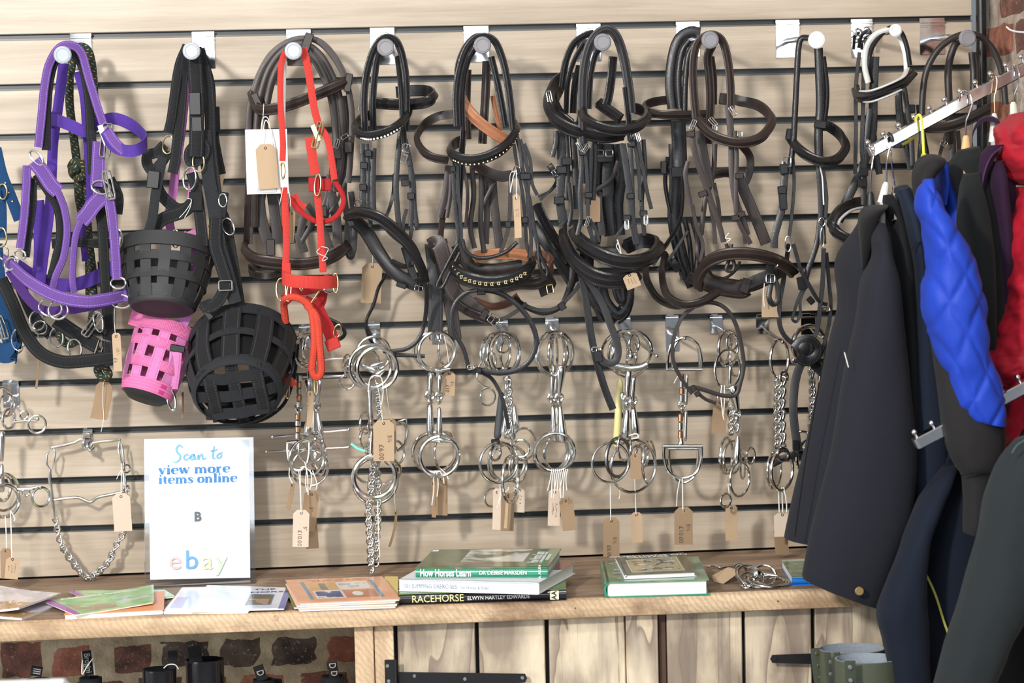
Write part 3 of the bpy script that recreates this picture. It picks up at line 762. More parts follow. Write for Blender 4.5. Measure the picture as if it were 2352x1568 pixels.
hoop(h, 'noseband', '8,598,.2 26,610,.235 70,648,.27 130,680,.28 195,692,.28 250,686,.26 290,676,.23', 29, N_PUR, .25, .0035, 'flat')
st(h, 'chin_strap', '22,620 60,680 98,712 150,712 210,702 268,690', 22, N_DPUR, .22, .004)
oval(h, 24, 606, .24, 22, 30, .002, ang=30); oval(h, 116, 706, .25, 52, 40, .0022, ang=10); oval(h, 134, 712, .26, 44, 42, .0022, ang=-20)
oval(h, 278, 692, .24, 44, 30, .0022, ang=10); keeper(h, 289, 676, 13, 34, N_PUR, .235, 3)
ptag('brown price tag with handwriting hanging below the purple noseband', 267, 772, 20, 88, .23, 2, 8, CARD, '264,690 262,730 265,770', [('~~~~~~~~', .3, .45, .7), ('~~~~~~~', .3, 0, .7), ('£6.00', .55, -.45, .8)], group=None)

# ------------------------------------------------------------------ black padded halter and lead rope behind the purple one
h = thing('halter', 'black webbing halter with buckles hanging behind the purple halter', 'halter', W(180, 180, .12))
st(h, 'lower_strap', '2,640,.2 30,700,.2 55,760 90,808 140,830 200,828 262,820', 30, N_BLK, .17, .005, 'soft')
st(h, 'side_strap', '20,590 52,670 80,730 118,770', 26, N_BLK, .12)
st(h, 'cheek_strap', '128,735 180,770 224,795', 34, N_BLK, .14, .004)
st(h, 'back_strap', '238,600 246,680 250,760 246,820', 28, N_BLK, .12, .004)
oval(h, 86, 735, .14, 34, 44, .0019); oval(h, 92, 752, .14, 30, 30, .0017, ang=20)
buckle(h, 212, 745, 18, 62, .15, -38, M_STEEL, .002); buckle(h, 236, 800, 26, 40, .16, -20, M_STEEL, .0022)
oval(h, 130, 775, .14, 30, 44, .0018); oval(h, 172, 800, .15, 30, 44, .0019, ang=-10); oval(h, 226, 738, .15, 20, 48, .0018, ang=-10)
st(h, 'lower_keeper', '246,786,.17 252,840,.17', 22, N_BLK, .17)
r = thing('lead_rope', 'green rope flecked with orange, knotted and hung behind the purple halter', 'rope', W(190, 110, .1))
rope(r, 'rope_strand', '160,165,.1 160,240,.1 170,320,.1 178,390,.1 182,460,.1 196,520,.1 210,600 214,700 208,760', .0085, ROPE_G, .1)
rope(r, 'rope_strand', '162,165,.12 172,118,.13 190,108,.13 206,125,.12 214,180,.1 216,260,.09 205,340 196,430 204,560 206,700,.09', .0085, ROPE_G, .09)
rope(r, 'knot', '164,385,.12 172,372,.13 190,380,.135 196,395,.13 184,408,.12 170,402,.115 166,390,.13 180,384,.135', .0085, ROPE_G, .12, closed=True)
rope(r, 'rope_tail', '130,745 142,780 160,790 190,780 220,800 240,840 250,860 236,868 224,850 232,836', .008, ROPE_G, .12)
ptag('large brown tag curling under the rope end beside the pink muzzle', 240, 884, 42, 84, .1, -6, 20, CARD3, '240,862 242,880', None, .5, group=None)
string_loop(thing('loose_string', 'long white string trailing down below the curled brown tag', 'string', W(236, 880, .12)), '238,862 236,920 238,960 232,992', .12)
ptag('thin brown tag seen edge-on below the black halter strap', 88, 815, 12, 84, .12, 0, 60, CARD3, '87,765 88,790 88,812', None, .2, group=None)

# ------------------------------------------------------------------ blue halter at the left edge
h = thing('halter', 'dark blue webbing halter cut off by the left edge', 'halter', W(-4, 380, .14))
st(h, 'cheek_strap', '-10,340 4,400 24,450 45,505', 26, N_BLUE, .15)
st(h, 'side_strap', '-4,430 2,480 2,545', 26, N_BLUE, .14)
st(h, 'lower_strap', '-12,560 -2,660 14,740 26,800', 34, N_BLUE, .14)
st(h, 'lining', '0,650 30,720 42,770 38,800', 20, N_BLK, .13, .005)
hoop(h, 'noseband', '-20,800,.13 10,812,.15 34,806,.16 38,820,.15', 44, N_BLUE, .15, .003, 'flat')
oval(h, 6, 440, .16, 20, 34, .0017, M_BRASS); oval(h, 2, 545, .16, 26, 44, .0017, M_BRASS); oval(h, 8, 580, .16, 22, 32, .0016, M_STEEL)
oval(h, 42, 780, .16, 30, 50, .0017); oval(h, 34, 800, .15, 34, 26, .0017); buckle(h, 6, 752, 14, 52, .17, 14, M_STEEL, .002)
for (a, b) in ((12, 420), (20, 442), (28, 462)): disc_mb(W(a, b, .154), .0016, .001, n=10).build('eyelet', M_BRASS, h)

# ------------------------------------------------------------------ woven muzzles
def basket(root, rim, bot, e1px, ratio, nv, hoops, wv, mat, rimmat=None, t=.0022, rimh=.02, scale_end=.72, bottom=None, skip=(), e1ang=0, hw=.016, power=3.0, lining=None, hoopmat=None, rimcol=None):
    A, B = W(*rim), W(*bot); ax = (B - A); Ln = ax.length; ax.normalize()
    a = radians(e1ang); e1 = V((cos(a), 0, sin(a))); e1 = (e1 - ax * e1.dot(ax)).normalized(); e2 = ax.cross(e1).normalized()
    R1 = mm(e1px, rim[2]); R2 = R1 * ratio
    def P(th, s, k=0.0):
        sc = 1 - (1 - scale_end) * (max(s, 0) ** power)
        return A + ax * (Ln * s) + e1 * ((R1 * sc + k) * cos(th)) + e2 * ((R2 * sc + k) * sin(th))
    def out(th): return (e1 * cos(th) / R1 + e2 * sin(th) / R2).normalized()
    # upright straps run down the side and in under the base
    for k in range(nv):
        if k in skip: continue
        th = 2 * pi * (k + .5) / nv; m = MB(); rows = []
        tang = (-e1 * sin(th) * R1 + e2 * cos(th) * R2).normalized(); n = 9
        for i in range(n + 1):
            s = i / n; weave = .0014 * sin(s * pi * (len(hoops) + 1) + (k % 2) * pi)
            c = P(th, s, weave); o = out(th); rows.append([c - tang * wv / 2 - o * t / 2, c - tang * wv / 2 + o * t / 2, c + tang * wv / 2 + o * t / 2, c + tang * wv / 2 - o * t / 2])
        m.us = [0, .02, .98, 1, 1]; m.rings(rows, False, True, [Ln * i / n for i in range(n + 2)])
        m.build('upright_strap', mat, root, autosmooth=30)
    for j, s in enumerate(hoops):
        m = MB(); rows = []; N = 48
        for i in range(N):
            th = 2 * pi * i / N; weave = .0014 * sin(th * nv / 2 + j * pi); c = P(th, s, weave + .0006); o = out(th); h2 = hw / 2 if j or rimh == 0 else hw / 2
            rows.append([c - ax * h2 - o * t / 2, c - ax * h2 + o * t / 2, c + ax * h2 + o * t / 2, c + ax * h2 - o * t / 2])
        m.us = [0, .02, .98, 1, 1]; m.rings(rows, True, True, [.006 * i for i in range(N + 1)]); m.build('hoop_strap', hoopmat or mat, root, autosmooth=30)
    if rimh:
        m = MB(); rows = []; N = 48
        for i in range(N):
            th = 2 * pi * i / N; c = P(th, 0, .0022); o = out(th); T2 = t * 1.8; h2 = rimh / 2
            if lining: c = P(th, 0, 0)
            rows.append([c - ax * h2 - o * T2 / 2, c - ax * h2 + o * T2 / 2, c + ax * h2 + o * T2 / 2, c + ax * h2 - o * T2 / 2])
        m.us = [0, .02, .98, 1, 1]; m.rings(rows, True, True, [.006 * i for i in range(N + 1)]); m.build('rim', rimmat or mat, root, autosmooth=30)
    if lining:
        m = MB(); rows = []
        for i in range(49):
            th = 2 * pi * i / 48; row = []
            for q in range(8):
                s = -.05 + 1.0 * q / 7; nz = noise.noise(P(th, s) * 90) * .0035
                row.append(P(th, s, -.005 + nz - .006 * min(q, 2) / 2))
            rows.append(row)
        vs = [v for r_ in rows for v in r_]; fs = [(i * 8 + q, i * 8 + q + 1, i * 8 + 8 + q + 1, i * 8 + 8 + q) for i in range(48) for q in range(7)]
        m.add(vs, fs); m.build('fleece_lining', lining, root, autosmooth=60)
    return A, B, ax, e1, e2, R1 * scale_end, R2 * scale_end, P
def base_pad(root, B, ax, e1, e2, R1, R2, mat, name='base_pad', bulge=.012, holes=True, n=36):
    m = MB(); rows = []
    for (q, z) in ((1.02, -.006), (1.02, .004), (.93, .009), (.7, bulge), (.4, bulge + .002), (.03, bulge + .002), (.03, bulge - .001), (.7, bulge - .004), (.9, .004)):
        rows.append([B + ax * z + e1 * (R1 * q * cos(2 * pi * i / n)) + e2 * (R2 * q * sin(2 * pi * i / n)) for i in range(n)])
    m.us = [i / n for i in range(n + 1)]; m.rings(rows, True); return m.build(name, mat, root, autosmooth=50)

# black and charcoal straps of the rubber muzzle
h = thing('muzzle', 'black rubber basket grazing muzzle hanging above the pink one', 'muzzle', W(385, 560, .2))
D = .2
A, B, ax, e1, e2, r1, r2, P = basket(h, (386, 578, .19), (374, 700, .235), 104, .82, 14, (.3, .6), .022, RUB, RUB, .0026, .028, .72, hw=.019, e1ang=-6, power=1.7)
base_pad(h, B, ax, e1, e2, r1, r2, RUB, 'rubber_base', .006)
hc = MB(); N = 44
for i in range(N):
    pass
rows = [[P(2 * pi * i / N, s, .0012) for i in range(N)] for s in (.8, .88, .96, 1.0)] + [[P(2 * pi * i / N, s, -.0012) for i in range(N)] for s in (1.0, .8)]
hc.us = [i / N for i in range(N + 1)]; hc.rings(rows, False, False); hc.build('rubber_side', RUB, h, autosmooth=50)
st(h, 'headstrap', '430,105,.25 412,150 402,210 394,270 386,305', 22, N_BLK, .24, .004, 'soft')
st(h, 'headstrap', '432,112,.26 420,180 416,240 410,300 402,370 396,398', 24, N_BLK, .235)
oval(h, 386, 332, .235, 24, 42, .0016, M_BRASS, ang=10)
st(h, 'knotted_strap', '378,332 360,350 340,356 338,376 352,392 372,372 386,346', 24, N_BLK, .23, .003)
st(h, 'cheek_strap', '374,360 366,400 358,440 350,500 336,550', 22, N_GRY, .235)
keeper(h, 352, 412, 28, 40, PLASTIC, .24, -8, 'slide_buckle')
st(h, 'side_strap', '352,400,.22 366,440 388,466 412,480 436,472 452,450', 26, N_BLK, .2, .003)
st(h, 'side_strap', '452,458,.22 420,486 380,500 358,520 362,548', 30, N_BLK, .21, .003)
oval(h, 376, 548, .21, 14, 34, .0014); oval(h, 403, 548, .21, 18, 40, .0014); oval(h, 436, 410, .25, 28, 52, .0018, ang=8); oval(h, 456, 372, .245, 26, 46, .0016, M_BRASS)
st(h, 'knotted_strap', '452,330 436,350 440,372 462,362 470,340 458,322', 26, N_BLK, .24, .003)
st(h, 'cheek_strap', '440,396 450,430 456,470 462,520 466,565', 26, N_BLK, .235, .003)
keeper(h, 450, 462, 30, 44, N_BLK, .24)
string_loop(h, '430,455,.25 440,460,.25 428,482,.25 412,500,.25', .25); string_loop(h, '440,460,.25 436,478,.25 424,500,.25', .25)

h = thing('muzzle', 'large black webbing muzzle with fleece lined rim, lowest of the muzzles', 'muzzle', W(560, 760, .2))
A, B, ax, e1, e2, r1, r2, P = basket(h, (556, 800, .17), (545, 896, .31), 124, .86, 10, (.52,), .036, N_BLK, N_GRY, .002, .034, .78, hw=.022, e1ang=9, power=2.4, lining=FLEECE, hoopmat=N_GRY)
m = MB(); N = 40
for q0, q1, nm in ((.62, 1.0, 'outer_base'),):
    rows = [[B + ax * z + e1 * (r1 * q * cos(2 * pi * i / N)) + e2 * (r2 * q * sin(2 * pi * i / N)) for i in range(N)] for q, z in ((1.04, -.012), (1.06, .004), (.98, .014), (.94, .016))]
    m.us = [i / N for i in range(N + 1)]; m.rings(rows, False, False)
m.build('base_band', N_GRY, h, autosmooth=50)
for k, off in enumerate((-.55, 0, .55)):
    for (u, v_, nm) in ((e1, e2, 'base_strap'), (e2, e1, 'base_strap')):
        rr1, rr2 = (r1, r2) if u is e1 else (r2, r1)
        mm_ = MB(); rows = []; half = sqrt(1 - off * off) * rr1; wv = .024
        for i in range(9):
            x = -half + 2 * half * i / 8; z = .014 * (1 - (x / rr1) ** 2) + .004 + (.002 * sin(i * 2 + k) if u is e1 else -.002 * sin(i * 2 + k))
            c = B + u * x + v_ * (off * rr2) + ax * z
            rows.append([c - v_ * wv / 2 - ax * .001, c - v_ * wv / 2 + ax * .001, c + v_ * wv / 2 + ax * .001, c + v_ * wv / 2 - ax * .001])
        mm_.us = [0, .02, .98, 1, 1]; mm_.rings(rows); mm_.build(nm, N_GRY if u is e1 else N_BLK, h, autosmooth=30)
st(h, 'headstrap', '446,108,.26 448,160 452,230 452,300 450,360', 34, N_BLK, .25, .004, 'soft')
keeper(h, 448, 238, 26, 52, PLASTIC, .255, 0, 'clip'); keeper(h, 452, 285, 24, 34, PLASTIC, .25, 0, 'clip')
st(h, 'headstrap', '458,112,.24 476,180 482,260 484,330 492,400 500,470', 24, N_BLK, .225, .003)
st(h, 'headstrap', '462,120 484,190 488,260 496,330 510,400', 18, N_BLK, .19, .003)
st(h, 'side_strap', '470,300 478,400 492,480 500,550 520,620 540,695', 30, N_GRY, .23, .003)
st(h, 'side_strap', '486,455,.22 516,500 536,600 552,700', 22, N_BLK, .2, .003)
st(h, 'chin_strap', '496,500,.24 494,560 508,610 518,650 502,690 478,705 470,690', 28, N_BLK, .24, .003)
buckle(h, 518, 656, 30, 22, .245, 0, M_STEEL, .0016, False); keeper(h, 474, 716, 14, 40, PLASTIC, .235, 35, 'slide_buckle')
keeper(h, 498, 275, 14, 60, N_BLK, .2); keeper(h, 502, 470, 40, 60, N_BLK, .225, -8)
oval(h, 512, 460, .23, 18, 30, .0015); oval(h, 524, 520, .22, 26, 40, .0015, ang=-20)
tube('leather_edge', pp('440,880,.24 470,940,.24 520,968,.235 590,968,.2 650,930,.16 676,860,.12 684,790,.12'), .0035, N_BLK, h)

h = thing('muzzle', 'pink webbing muzzle with a dark rubber base, open end up', 'muzzle', W(380, 720, .16))
A, B, ax, e1, e2, r1, r2, P = basket(h, (382, 762, .13), (338, 900, .17), 68, .9, 10, (.28, .62), .022, N_PNK, N_PNK2, .002, .026, .84, hw=.021, e1ang=-24, hoopmat=N_PNK2)
base_pad(h, B, ax, e1, e2, r1, r2, RUB, 'rubber_base', .018)
m = MB(); N = 40; rows = [[P(2 * pi * i / N, s, k) for i in range(N)] for s, k in ((.86, .003), (1.06, .003), (1.06, .0), (.86, 0))]
m.us = [i / N for i in range(N + 1)]; m.rings(rows, False, False); m.build('lower_band', N_PNK2, h, autosmooth=50)
st(h, 'cheek_strap', '428,175,.17 424,230 414,320 402,400 396,450,.17 388,500,.16 400,560,.15', 20, N_MAU, .18)
st(h, 'cheek_strap', '452,360,.19 444,400 440,440 436,480', 16, N_PNK, .19)
st(h, 'side_strap', '418,540,.19 440,560 452,600 446,680 420,740 406,772', 26, N_MAU, .17)
st(h, 'pink_tab', '300,725,.15 330,735,.16 350,752,.16', 40, N_PNK2, .15)
keeper(h, 408, 800, 34, 16, PLASTIC, .19, -12, 'slide_buckle'); st(h, 'side_strap', '404,808 400,850 394,892', 28, N_PNK, .19, .004)
oval(h, 394, 918, .19, 18, 48, .0022, ang=-8)
st(h, 'end_tab', '436,530,.19 452,560,.19', 36, N_PNK, .19)
ptag('small brown tag behind the muzzle straps beside the black clip', 508, 380, 22, 66, .15, -10, 20, CARD, None, None, group=None)
ptag('brown tag half hidden behind the black muzzle straps above the fleece rim', 482, 520, 60, 78, .14, 4, 5, CARD, None, None, group=None)
ptag('thin curled brown tag hanging between the pink and the large black muzzle', 420, 905, 8, 60, .1, 2, 50, CARD3, '418,870 419,900', None, group=None)

# ------------------------------------------------------------------ red halter with its rope
h = thing('halter', 'bright red webbing halter with brass rings and rope', 'halter', W(674, 110, .26))
D = .26
st(h, 'crownpiece', '655,118 646,150 644,220 647,280 650,330 649,370', 14, N_RED, D, .003)
st(h, 'crownpiece', '655,122,.24 653,180 652,240 651,300', 8, L_WHT, .235)
st(h, 'crownpiece', '696,110 706,150 714,200 722,250 732,288', 17, N_RED, D, .003)
oval(h, 649, 392, D, 9, 36, .0018, M_BRASS)
buckle(h, 730, 310, 14, 60, D + .005, -16, M_BRASS, .0018); MB().box(W(725, 305, D + .006), .010, .002, .034, (V((cos(.35), 0, sin(.35))), V((0, 1, 0)), V((-sin(.35), 0, cos(.35)))), bev=.0007).build('buckle_bar', M_BRASS, h)
st(h, 'cheek_strap', '711,315 716,350 724,400', 22, N_RED, D, .004); st(h, 'throat_strap', '736,292 752,320 762,370 768,412', 15, N_RED, D, .004)
keeper(h, 722, 424, 26, 34, N_DRED, D, 0); keeper(h, 746, 424, 30, 28, N_DRED, D - .01)
oval(h, 730, 425, D + .01, 14, 50, .0017, M_BRASS, ang=6)
st(h, 'throat_loop', '768,415 786,445 788,470 770,498 740,510 710,500 680,475 668,455', 12, N_DRED, D - .01, .005, 'round')
st(h, 'throat_patch', '672,448,.24 684,470,.24 700,480,.24', 22, N_RED, .24)
st(h, 'cheek_strap', '652,430 656,500 658,560 656,610', 16, N_RED, D, .005); st(h, 'cheek_strap', '728,440 734,500 738,560 742,625', 16, N_RED, D, .005)
string_loop(h, '652,412,.27 648,440,.27 642,470,.27', .27); string_loop(h, '654,412,.27 664,440,.27 668,474,.27', .27); string_loop(h, '734,570 728,580 752,592 740,598 754,572 738,566', .268)
keeper(h, 658, 618, 20, 30, N_RED, D)
hoop(h, 'noseband', '650,628,.25 652,640,.27 680,646,.285 720,648,.285 756,648,.27 772,646,.25', 29, N_RED, .27, .003, 'flat')
hoop(h, 'back_noseband', '652,690,.18 680,668,.17 720,660,.17 760,640,.18', 27, N_DRED, .17, .003, 'flat')
st(h, 'chin_strap', '742,668,.23 732,700,.22 700,690,.2', 24, N_DRED, .22)
oval(h, 646, 665, .24, 22, 52, .0018, M_BRASS); oval(h, 664, 670, .26, 9, 44, .0018, M_BRASS, ang=8); oval(h, 771, 650, .255, 12, 44, .0018, M_BRASS); oval(h, 757, 664, .25, 24, 16, .0017, M_STEEL)
tube('toggle', pp('736,664,.265 706,708,.265'), .002, M_BRASS, h); oval(h, 692, 652, .2, 8, 30, .0015, M_BRASS)
rope(h, 'lead_rope', '656,740,.2 652,700,.22 656,686,.25 676,682,.265 700,692,.265 716,716,.265 722,780,.265 716,850,.26', .0072, N_CORAL, .26)
rope(h, 'lead_rope', '704,700,.262 728,730,.268 734,790,.265 738,850,.262 728,866,.26 718,856,.26 716,830,.258', .0072, N_CORAL, .26)
st(h, 'end_strap', '720,690,.23 740,730 760,768 768,800', 30, N_DRED, .22, .004); keeper(h, 764, 790, 32, 26, N_RED, .235, 20, 'strap_end')
oval(h, 775, 760, .225, 16, 30, .0017, M_BRASS, ang=15); oval(h, 726, 885, .25, 7, 44, .0016, M_BRASS); oval(h, 660, 890, .2, 8, 50, .0016, M_BRASS)
st(h, 'rope_end', '655,760,.12 655,800 654,850', 22, N_RED, .1); rope(h, 'rope_knot', '650,880,.2 654,868,.2 668,872,.2 674,886,.2', .006, N_CORAL, .2)
tube('black_loop', pp('700,700,.15 740,725,.15 780,745,.15 792,765,.16 780,778,.16 766,770,.16'), .004, L_BLK, h)
ptag('brown tag hanging beside the red halter cheek strap', 672, 490, 16, 74, .24, -4, 30, CARD3, None, None, group=None)
# ------------------------------------------------------------------ bridles
def bridle(label, px, py, d=.2): return thing('bridle', label, 'bridle', W(px, py, d), 'leather bridles hanging on the wall')
LW = .003
# 1: wide brown bridle behind the red halter
b = bridle('wide dark brown bridle spread behind the red halter', 690, 90, .15)
for s, w, pr in (('566,560,.11 570,430 572,330 572,262 588,190 620,128 662,96 700,88 738,98 772,136 796,190 808,260 806,340 800,420', 14, 'flat'),
                 ('584,520,.13 586,400 588,310 596,230 618,160 652,116 690,100 730,122 760,170 780,230 786,310 782,380 770,440', 18, 'soft'),
                 ('606,300,.15 612,240 628,176 656,130 690,108 718,130 744,176 764,236 772,320 764,400', 18, 'soft'),
                 ('574,300,.13 580,230 600,166 636,116 680,92 722,92 760,124 790,176 806,236', 12, 'flat')):
    st(b, 'headpiece', s, w, L_BRN, .14, LW, pr)
keeper(b, 706, 96, 20, 40, L_BRN, .16, -20)
hoop(b, 'browband', '576,214,.13 584,240,.16 600,252,.18 640,248,.19 690,232,.19 740,212,.185 786,192,.17 806,182,.14', 26, L_BRN, .17, .0045)
keeper(b, 592, 236, 16, 46, L_BRN, .17, 22, 'browband_loop'); keeper(b, 800, 190, 16, 42, L_BRN, .165, -10, 'browband_loop')
for s, w in (('764,230 770,300 780,360 770,400 760,440 748,500', 13), ('790,220 798,300 800,360 790,420 794,480 808,540 806,580', 14), ('806,440 814,500 812,570 804,590 796,560 800,500', 14),
             ('756,400 748,460 720,510 690,560', 12), ('594,444 600,500 616,560', 26), ('624,440 632,500 640,560', 24), ('646,440 660,500 670,560', 20), ('586,450 580,500 576,540', 8), ('700,490 690,540 700,580', 18), ('760,440 772,500 776,560', 22), ('706,470 740,520 760,570', 14)):
    st(b, 'cheekpiece', s, w, L_HAV, .12, LW)
st(b, 'throatlash', '612,430,.12 600,480 580,520 576,560', 7, L_BRN, .12); st(b, 'throatlash', '800,400,.14 770,470 744,500', 8, L_BRN, .14)
for x, y in ((775, 352), (800, 338), (742, 485)): keeper(b, x, y, 18, 26, L_HAV, .15)
buckle(b, 774, 330, 10, 20, .16, -15); buckle(b, 792, 314, 16, 8, .16, 30, tongue=False)
hoop(b, 'noseband', '566,560,.1 566,580,.15 590,596,.19 640,604,.2 700,606,.2 750,596,.19 786,576,.16 800,560,.1', 28, L_BRN, .18, .006)
hoop(b, 'lower_noseband', '572,616,.12 590,612,.16 620,610,.17 650,616,.17', 20, L_HAV, .15, .003, 'flat')
hoop(b, 'lower_noseband', '650,626,.16 610,634,.17 578,628,.15 572,616,.12', 14, L_HAV, .15, .003, 'flat')
keeper(b, 622, 568, 20, 38, L_BRN, .18)
c = thing('hang_card', 'white square hang card with a brown tag tied over it', 'card', W(610, 300, .21))
cc = W(613, 371, .205); MB().box(cc, mm(95, .205), .0006, mm(147, .205)).build('card', PAPER, c, False)
string_loop(c, '606,238,.2 604,270,.208 602,300,.212', .21); string_loop(c, '602,340,.212 600,300,.214 604,272,.214 614,270,.214 620,290,.214 626,340,.212', .214, .0009); string_loop(c, '604,330,.214 606,290,.216 612,276,.216 622,300,.216 632,344,.212', .216, .0009)
MB().box(W(612, 436, .207), mm(44, .2), .0012, mm(12, .2), (V((1, 0, .04)).normalized(), V((0, 1, 0)), V((-.04, 0, 1)))).build('clear_clip', plain('clear_grey_plastic', (.5, .5, .5), .2), c, False)
ptag('brown tag tied onto the white square hang card', 610, 340, 46, 102, .214, 3, 0, CARD, None, None, .02, group=None)

# 2: black bridle with jewelled browband
D = .23
b = bridle('black bridle with a white jewelled browband beside the white hang card', 885, 100, .24)
for s, w in (('838,300 836,230 842,170 856,120 874,92 896,86 916,104 930,160 934,230 932,300', 17), ('858,320,.21 856,240 860,180 868,130 886,104,.22', 16), ('914,130,.21 920,190 924,260 928,330', 14)):
    st(b, 'headpiece', s, w, L_BLK, D, .003, 'pad')
hoop(b, 'back_browband', '856,235,.17 880,238,.17 920,240,.18 960,238,.2 985,232,.21 998,220,.19 985,210,.15 950,208,.13 910,212,.12', 26, L_BLK, .2, .005)
hoop(b, 'browband', '856,262,.18 830,272,.2 816,290,.24 822,306,.27 850,312,.285 884,304,.285 912,290,.275 934,268,.24 938,252,.2 932,240,.18', 22, L_BLK, .25, .005)
m = MB(); Q = spline(pp('818,310,.262 834,318,.278 852,320,.287 884,313,.287 912,298,.278 932,278,.25'), 4)
for q in Q[::1]: sphere_mb(W(q[0], q[1], q[2] + .0045), .0024, m, 6)
o = m.build('jewel_row', plain('white_crystal', (.85, .87, .9), .1), b); o['kind'] = 'stuff'
for s, w in (('832,330 834,400 832,460 838,500', 13), ('842,330 846,400 844,470 852,520', 10), ('858,340 856,420 858,500', 14), ('920,300 912,380 910,440 916,520', 13), ('930,320 942,380 946,440 944,520', 12), ('940,360 950,420 952,470 958,520', 10), ('906,400,.18 902,450 890,490 880,500', 8), ('934,480 926,520 936,600 950,640', 8), ('838,500 834,460 838,420', 9), ('946,520 940,580 956,640', 9)):
    st(b, 'cheekpiece', s, w, L_BLK, D - .02, .0035)
for x, y, a in ((836, 380, 0), (834, 430, 0), (930, 420, 0), (944, 450, 0), (846, 352, 0)): keeper(b, x, y, 17, 16, L_BLK, .225, a)
buckle(b, 934, 340, 14, 18, .24, -15); buckle(b, 928, 364, 12, 18, .24, -15); buckle(b, 822, 467, 12, 16, .22, -20); buckle(b, 956, 520, 10, 16, .2, 10); buckle(b, 830, 246, 12, 12, .22)
hoop(b, 'noseband', '800,500,.2 806,492,.23 830,488,.26 870,500,.28 910,530,.28 945,570,.27 965,610,.25 974,645,.22', 27, L_BLK, .25, .007)
hoop(b, 'chin_padding', '806,500,.16 840,530,.15 870,580,.15 900,620,.16 940,648,.18 970,655,.2', 32, L_SOFT, .17, .007, 'soft')
st(b, 'chin_strap', '870,502,.24 900,536 930,560', 14, L_BLK, .24, .004, 'soft'); hoop(b, 'drop_strap', '900,600,.18 930,612,.2 950,600,.22 965,585,.2', 12, L_BLK, .2, .003, 'flat')
keeper(b, 806, 512, 16, 16, L_BLK, .22, 20); keeper(b, 922, 655, 24, 12, L_BLK, .19, -20); buckle(b, 962, 662, 18, 12, .21, -15)
st(b, 'rein', '925,568,.2 950,640 976,652,.24 980,690,.2 975,740 960,780 935,800 905,806 880,806', 10, L_BLK, .18, .003)
tube('rein', pp('890,628,.12 870,660 858,700 842,735 844,765 858,790 880,802,.15'), .0034, L_BLK, b)
st(b, 'rein_end', '905,815,.17 940,816 976,818', 9, L_BLK, .17)
ptag('pale brown tag on the wall below the jewelled bridle, left of the dark leather strap', 855, 612, 46, 92, .05, -4, 0, CARD, '854,570 856,590 855,612', None, .05, group=None)

# 3: black and tan bridle with gold stud browband and clincher noseband
D = .24
b = bridle('black bridle with tan padding, gold studs and a gold key pattern noseband', 1108, 95, .25)
for s, w, mt, dd in (('1050,290 1048,220 1056,160 1072,112 1094,88 1118,84 1140,100 1158,150 1170,220 1178,300', 17, L_BLK, .24), ('1064,300 1062,230 1070,160 1086,120 1104,102', 12, L_BLK, .235), ('1048,200 1050,150 1066,108 1088,84 1108,80', 10, L_HAV, .21),
                     ('1128,130 1140,180 1152,240 1160,290', 16, L_BLK, .23), ('1118,140 1116,200 1112,270 1108,330', 20, L_BRN, .15), ('1076,160,.14 1074,240 1076,320', 14, L_BRN, .14), ('1132,220,.13 1140,260 1150,300', 12, L_TAN, .13), ('1064,300,.2 1058,400 1054,500 1056,560', 14, L_BLK, .2)):
    st(b, 'headpiece', s, w, mt, dd, .003, 'pad')
hoop(b, 'tan_browband_lining', '1062,226,.2 1072,248,.21 1096,276,.22 1130,302,.22 1162,322,.21', 26, L_TAN, .21, .006)
hoop(b, 'browband', '1066,322,.17 1044,330,.2 1034,344,.25 1044,360,.285 1080,368,.3 1120,360,.3 1156,340,.29 1180,312,.25 1186,290,.2 1172,282,.17', 26, L_BLK, .26, .005)
m = MB(); Q = spline(pp('1036,358,.26 1046,370,.29 1080,378,.304 1120,370,.304 1156,350,.294 1182,322,.256 1192,306,.23'), 4)
for q in Q: sphere_mb(W(q[0], q[1], q[2] + .0045), .0024, m, 6)
o = m.build('gold_stud_row', M_BRASS, b); o['kind'] = 'stuff'
hoop(b, 'back_browband', '1040,262,.16 1005,268,.15 975,285,.16 960,310,.19 966,340,.22 990,360,.24 1030,368,.24', 20, L_HAV, .2, .005)
st(b, 'brown_crossing_strap', '1090,376,.2 1120,395 1150,405 1176,402', 24, L_BRN, .19, .003)
for s, w, mt, dd in (('1040,370 1042,420 1046,480 1052,540 1040,600', 10, L_BLK, .25), ('1050,372 1052,430 1058,500 1060,560', 8, L_BLK, .25), ('1030,380 1024,440 1010,500', 16, L_BRN, .16), ('1036,400,.2 1034,450 1026,500', 10, L_HAV, .2),
                     ('1084,380 1088,450 1080,520 1090,570', 12, L_BRN, .14), ('1104,380 1106,450 1104,520 1112,580', 12, L_HAV, .15), ('1112,400 1118,470 1116,560', 14, L_BRN, .13), ('1130,400 1134,460 1144,540 1150,580', 20, L_HAV, .13),
                     ('1186,310 1196,350 1202,400 1216,460 1230,540 1244,600', 10, L_BLK, .25), ('1194,320 1206,360 1214,410 1212,470 1220,540 1218,590', 9, L_BLK, .25), ('1180,330 1188,380 1198,430 1206,500 1210,560 1222,600', 8, L_BLK, .24), ('1204,330 1218,370 1222,420 1234,448', 8, L_BLK, .25),
                     ('1062,370 1074,440 1070,520', 8, L_BRN, .15), ('1136,420,.15 1124,440 1110,470', 10, L_HAV, .15), ('1172,400,.18 1172,450 1168,520 1150,580', 9, L_HAV, .18), ('1020,480,.15 1012,540 1014,600', 14, L_BRN, .14)):
    st(b, 'cheekpiece', s, w, mt, dd, .0035)
for x, y, w in ((1040, 388, 14), (1207, 405, 26), (1205, 505, 16), (1167, 515, 14), (1052, 590, 12), (1236, 585, 14)): keeper(b, x, y, w, 15, L_BLK, .255)
st(b, 'throatlash', '1062,550,.26 1072,578 1098,592 1130,590 1162,578 1188,556', 9, L_BLK, .26, .004, 'round'); 
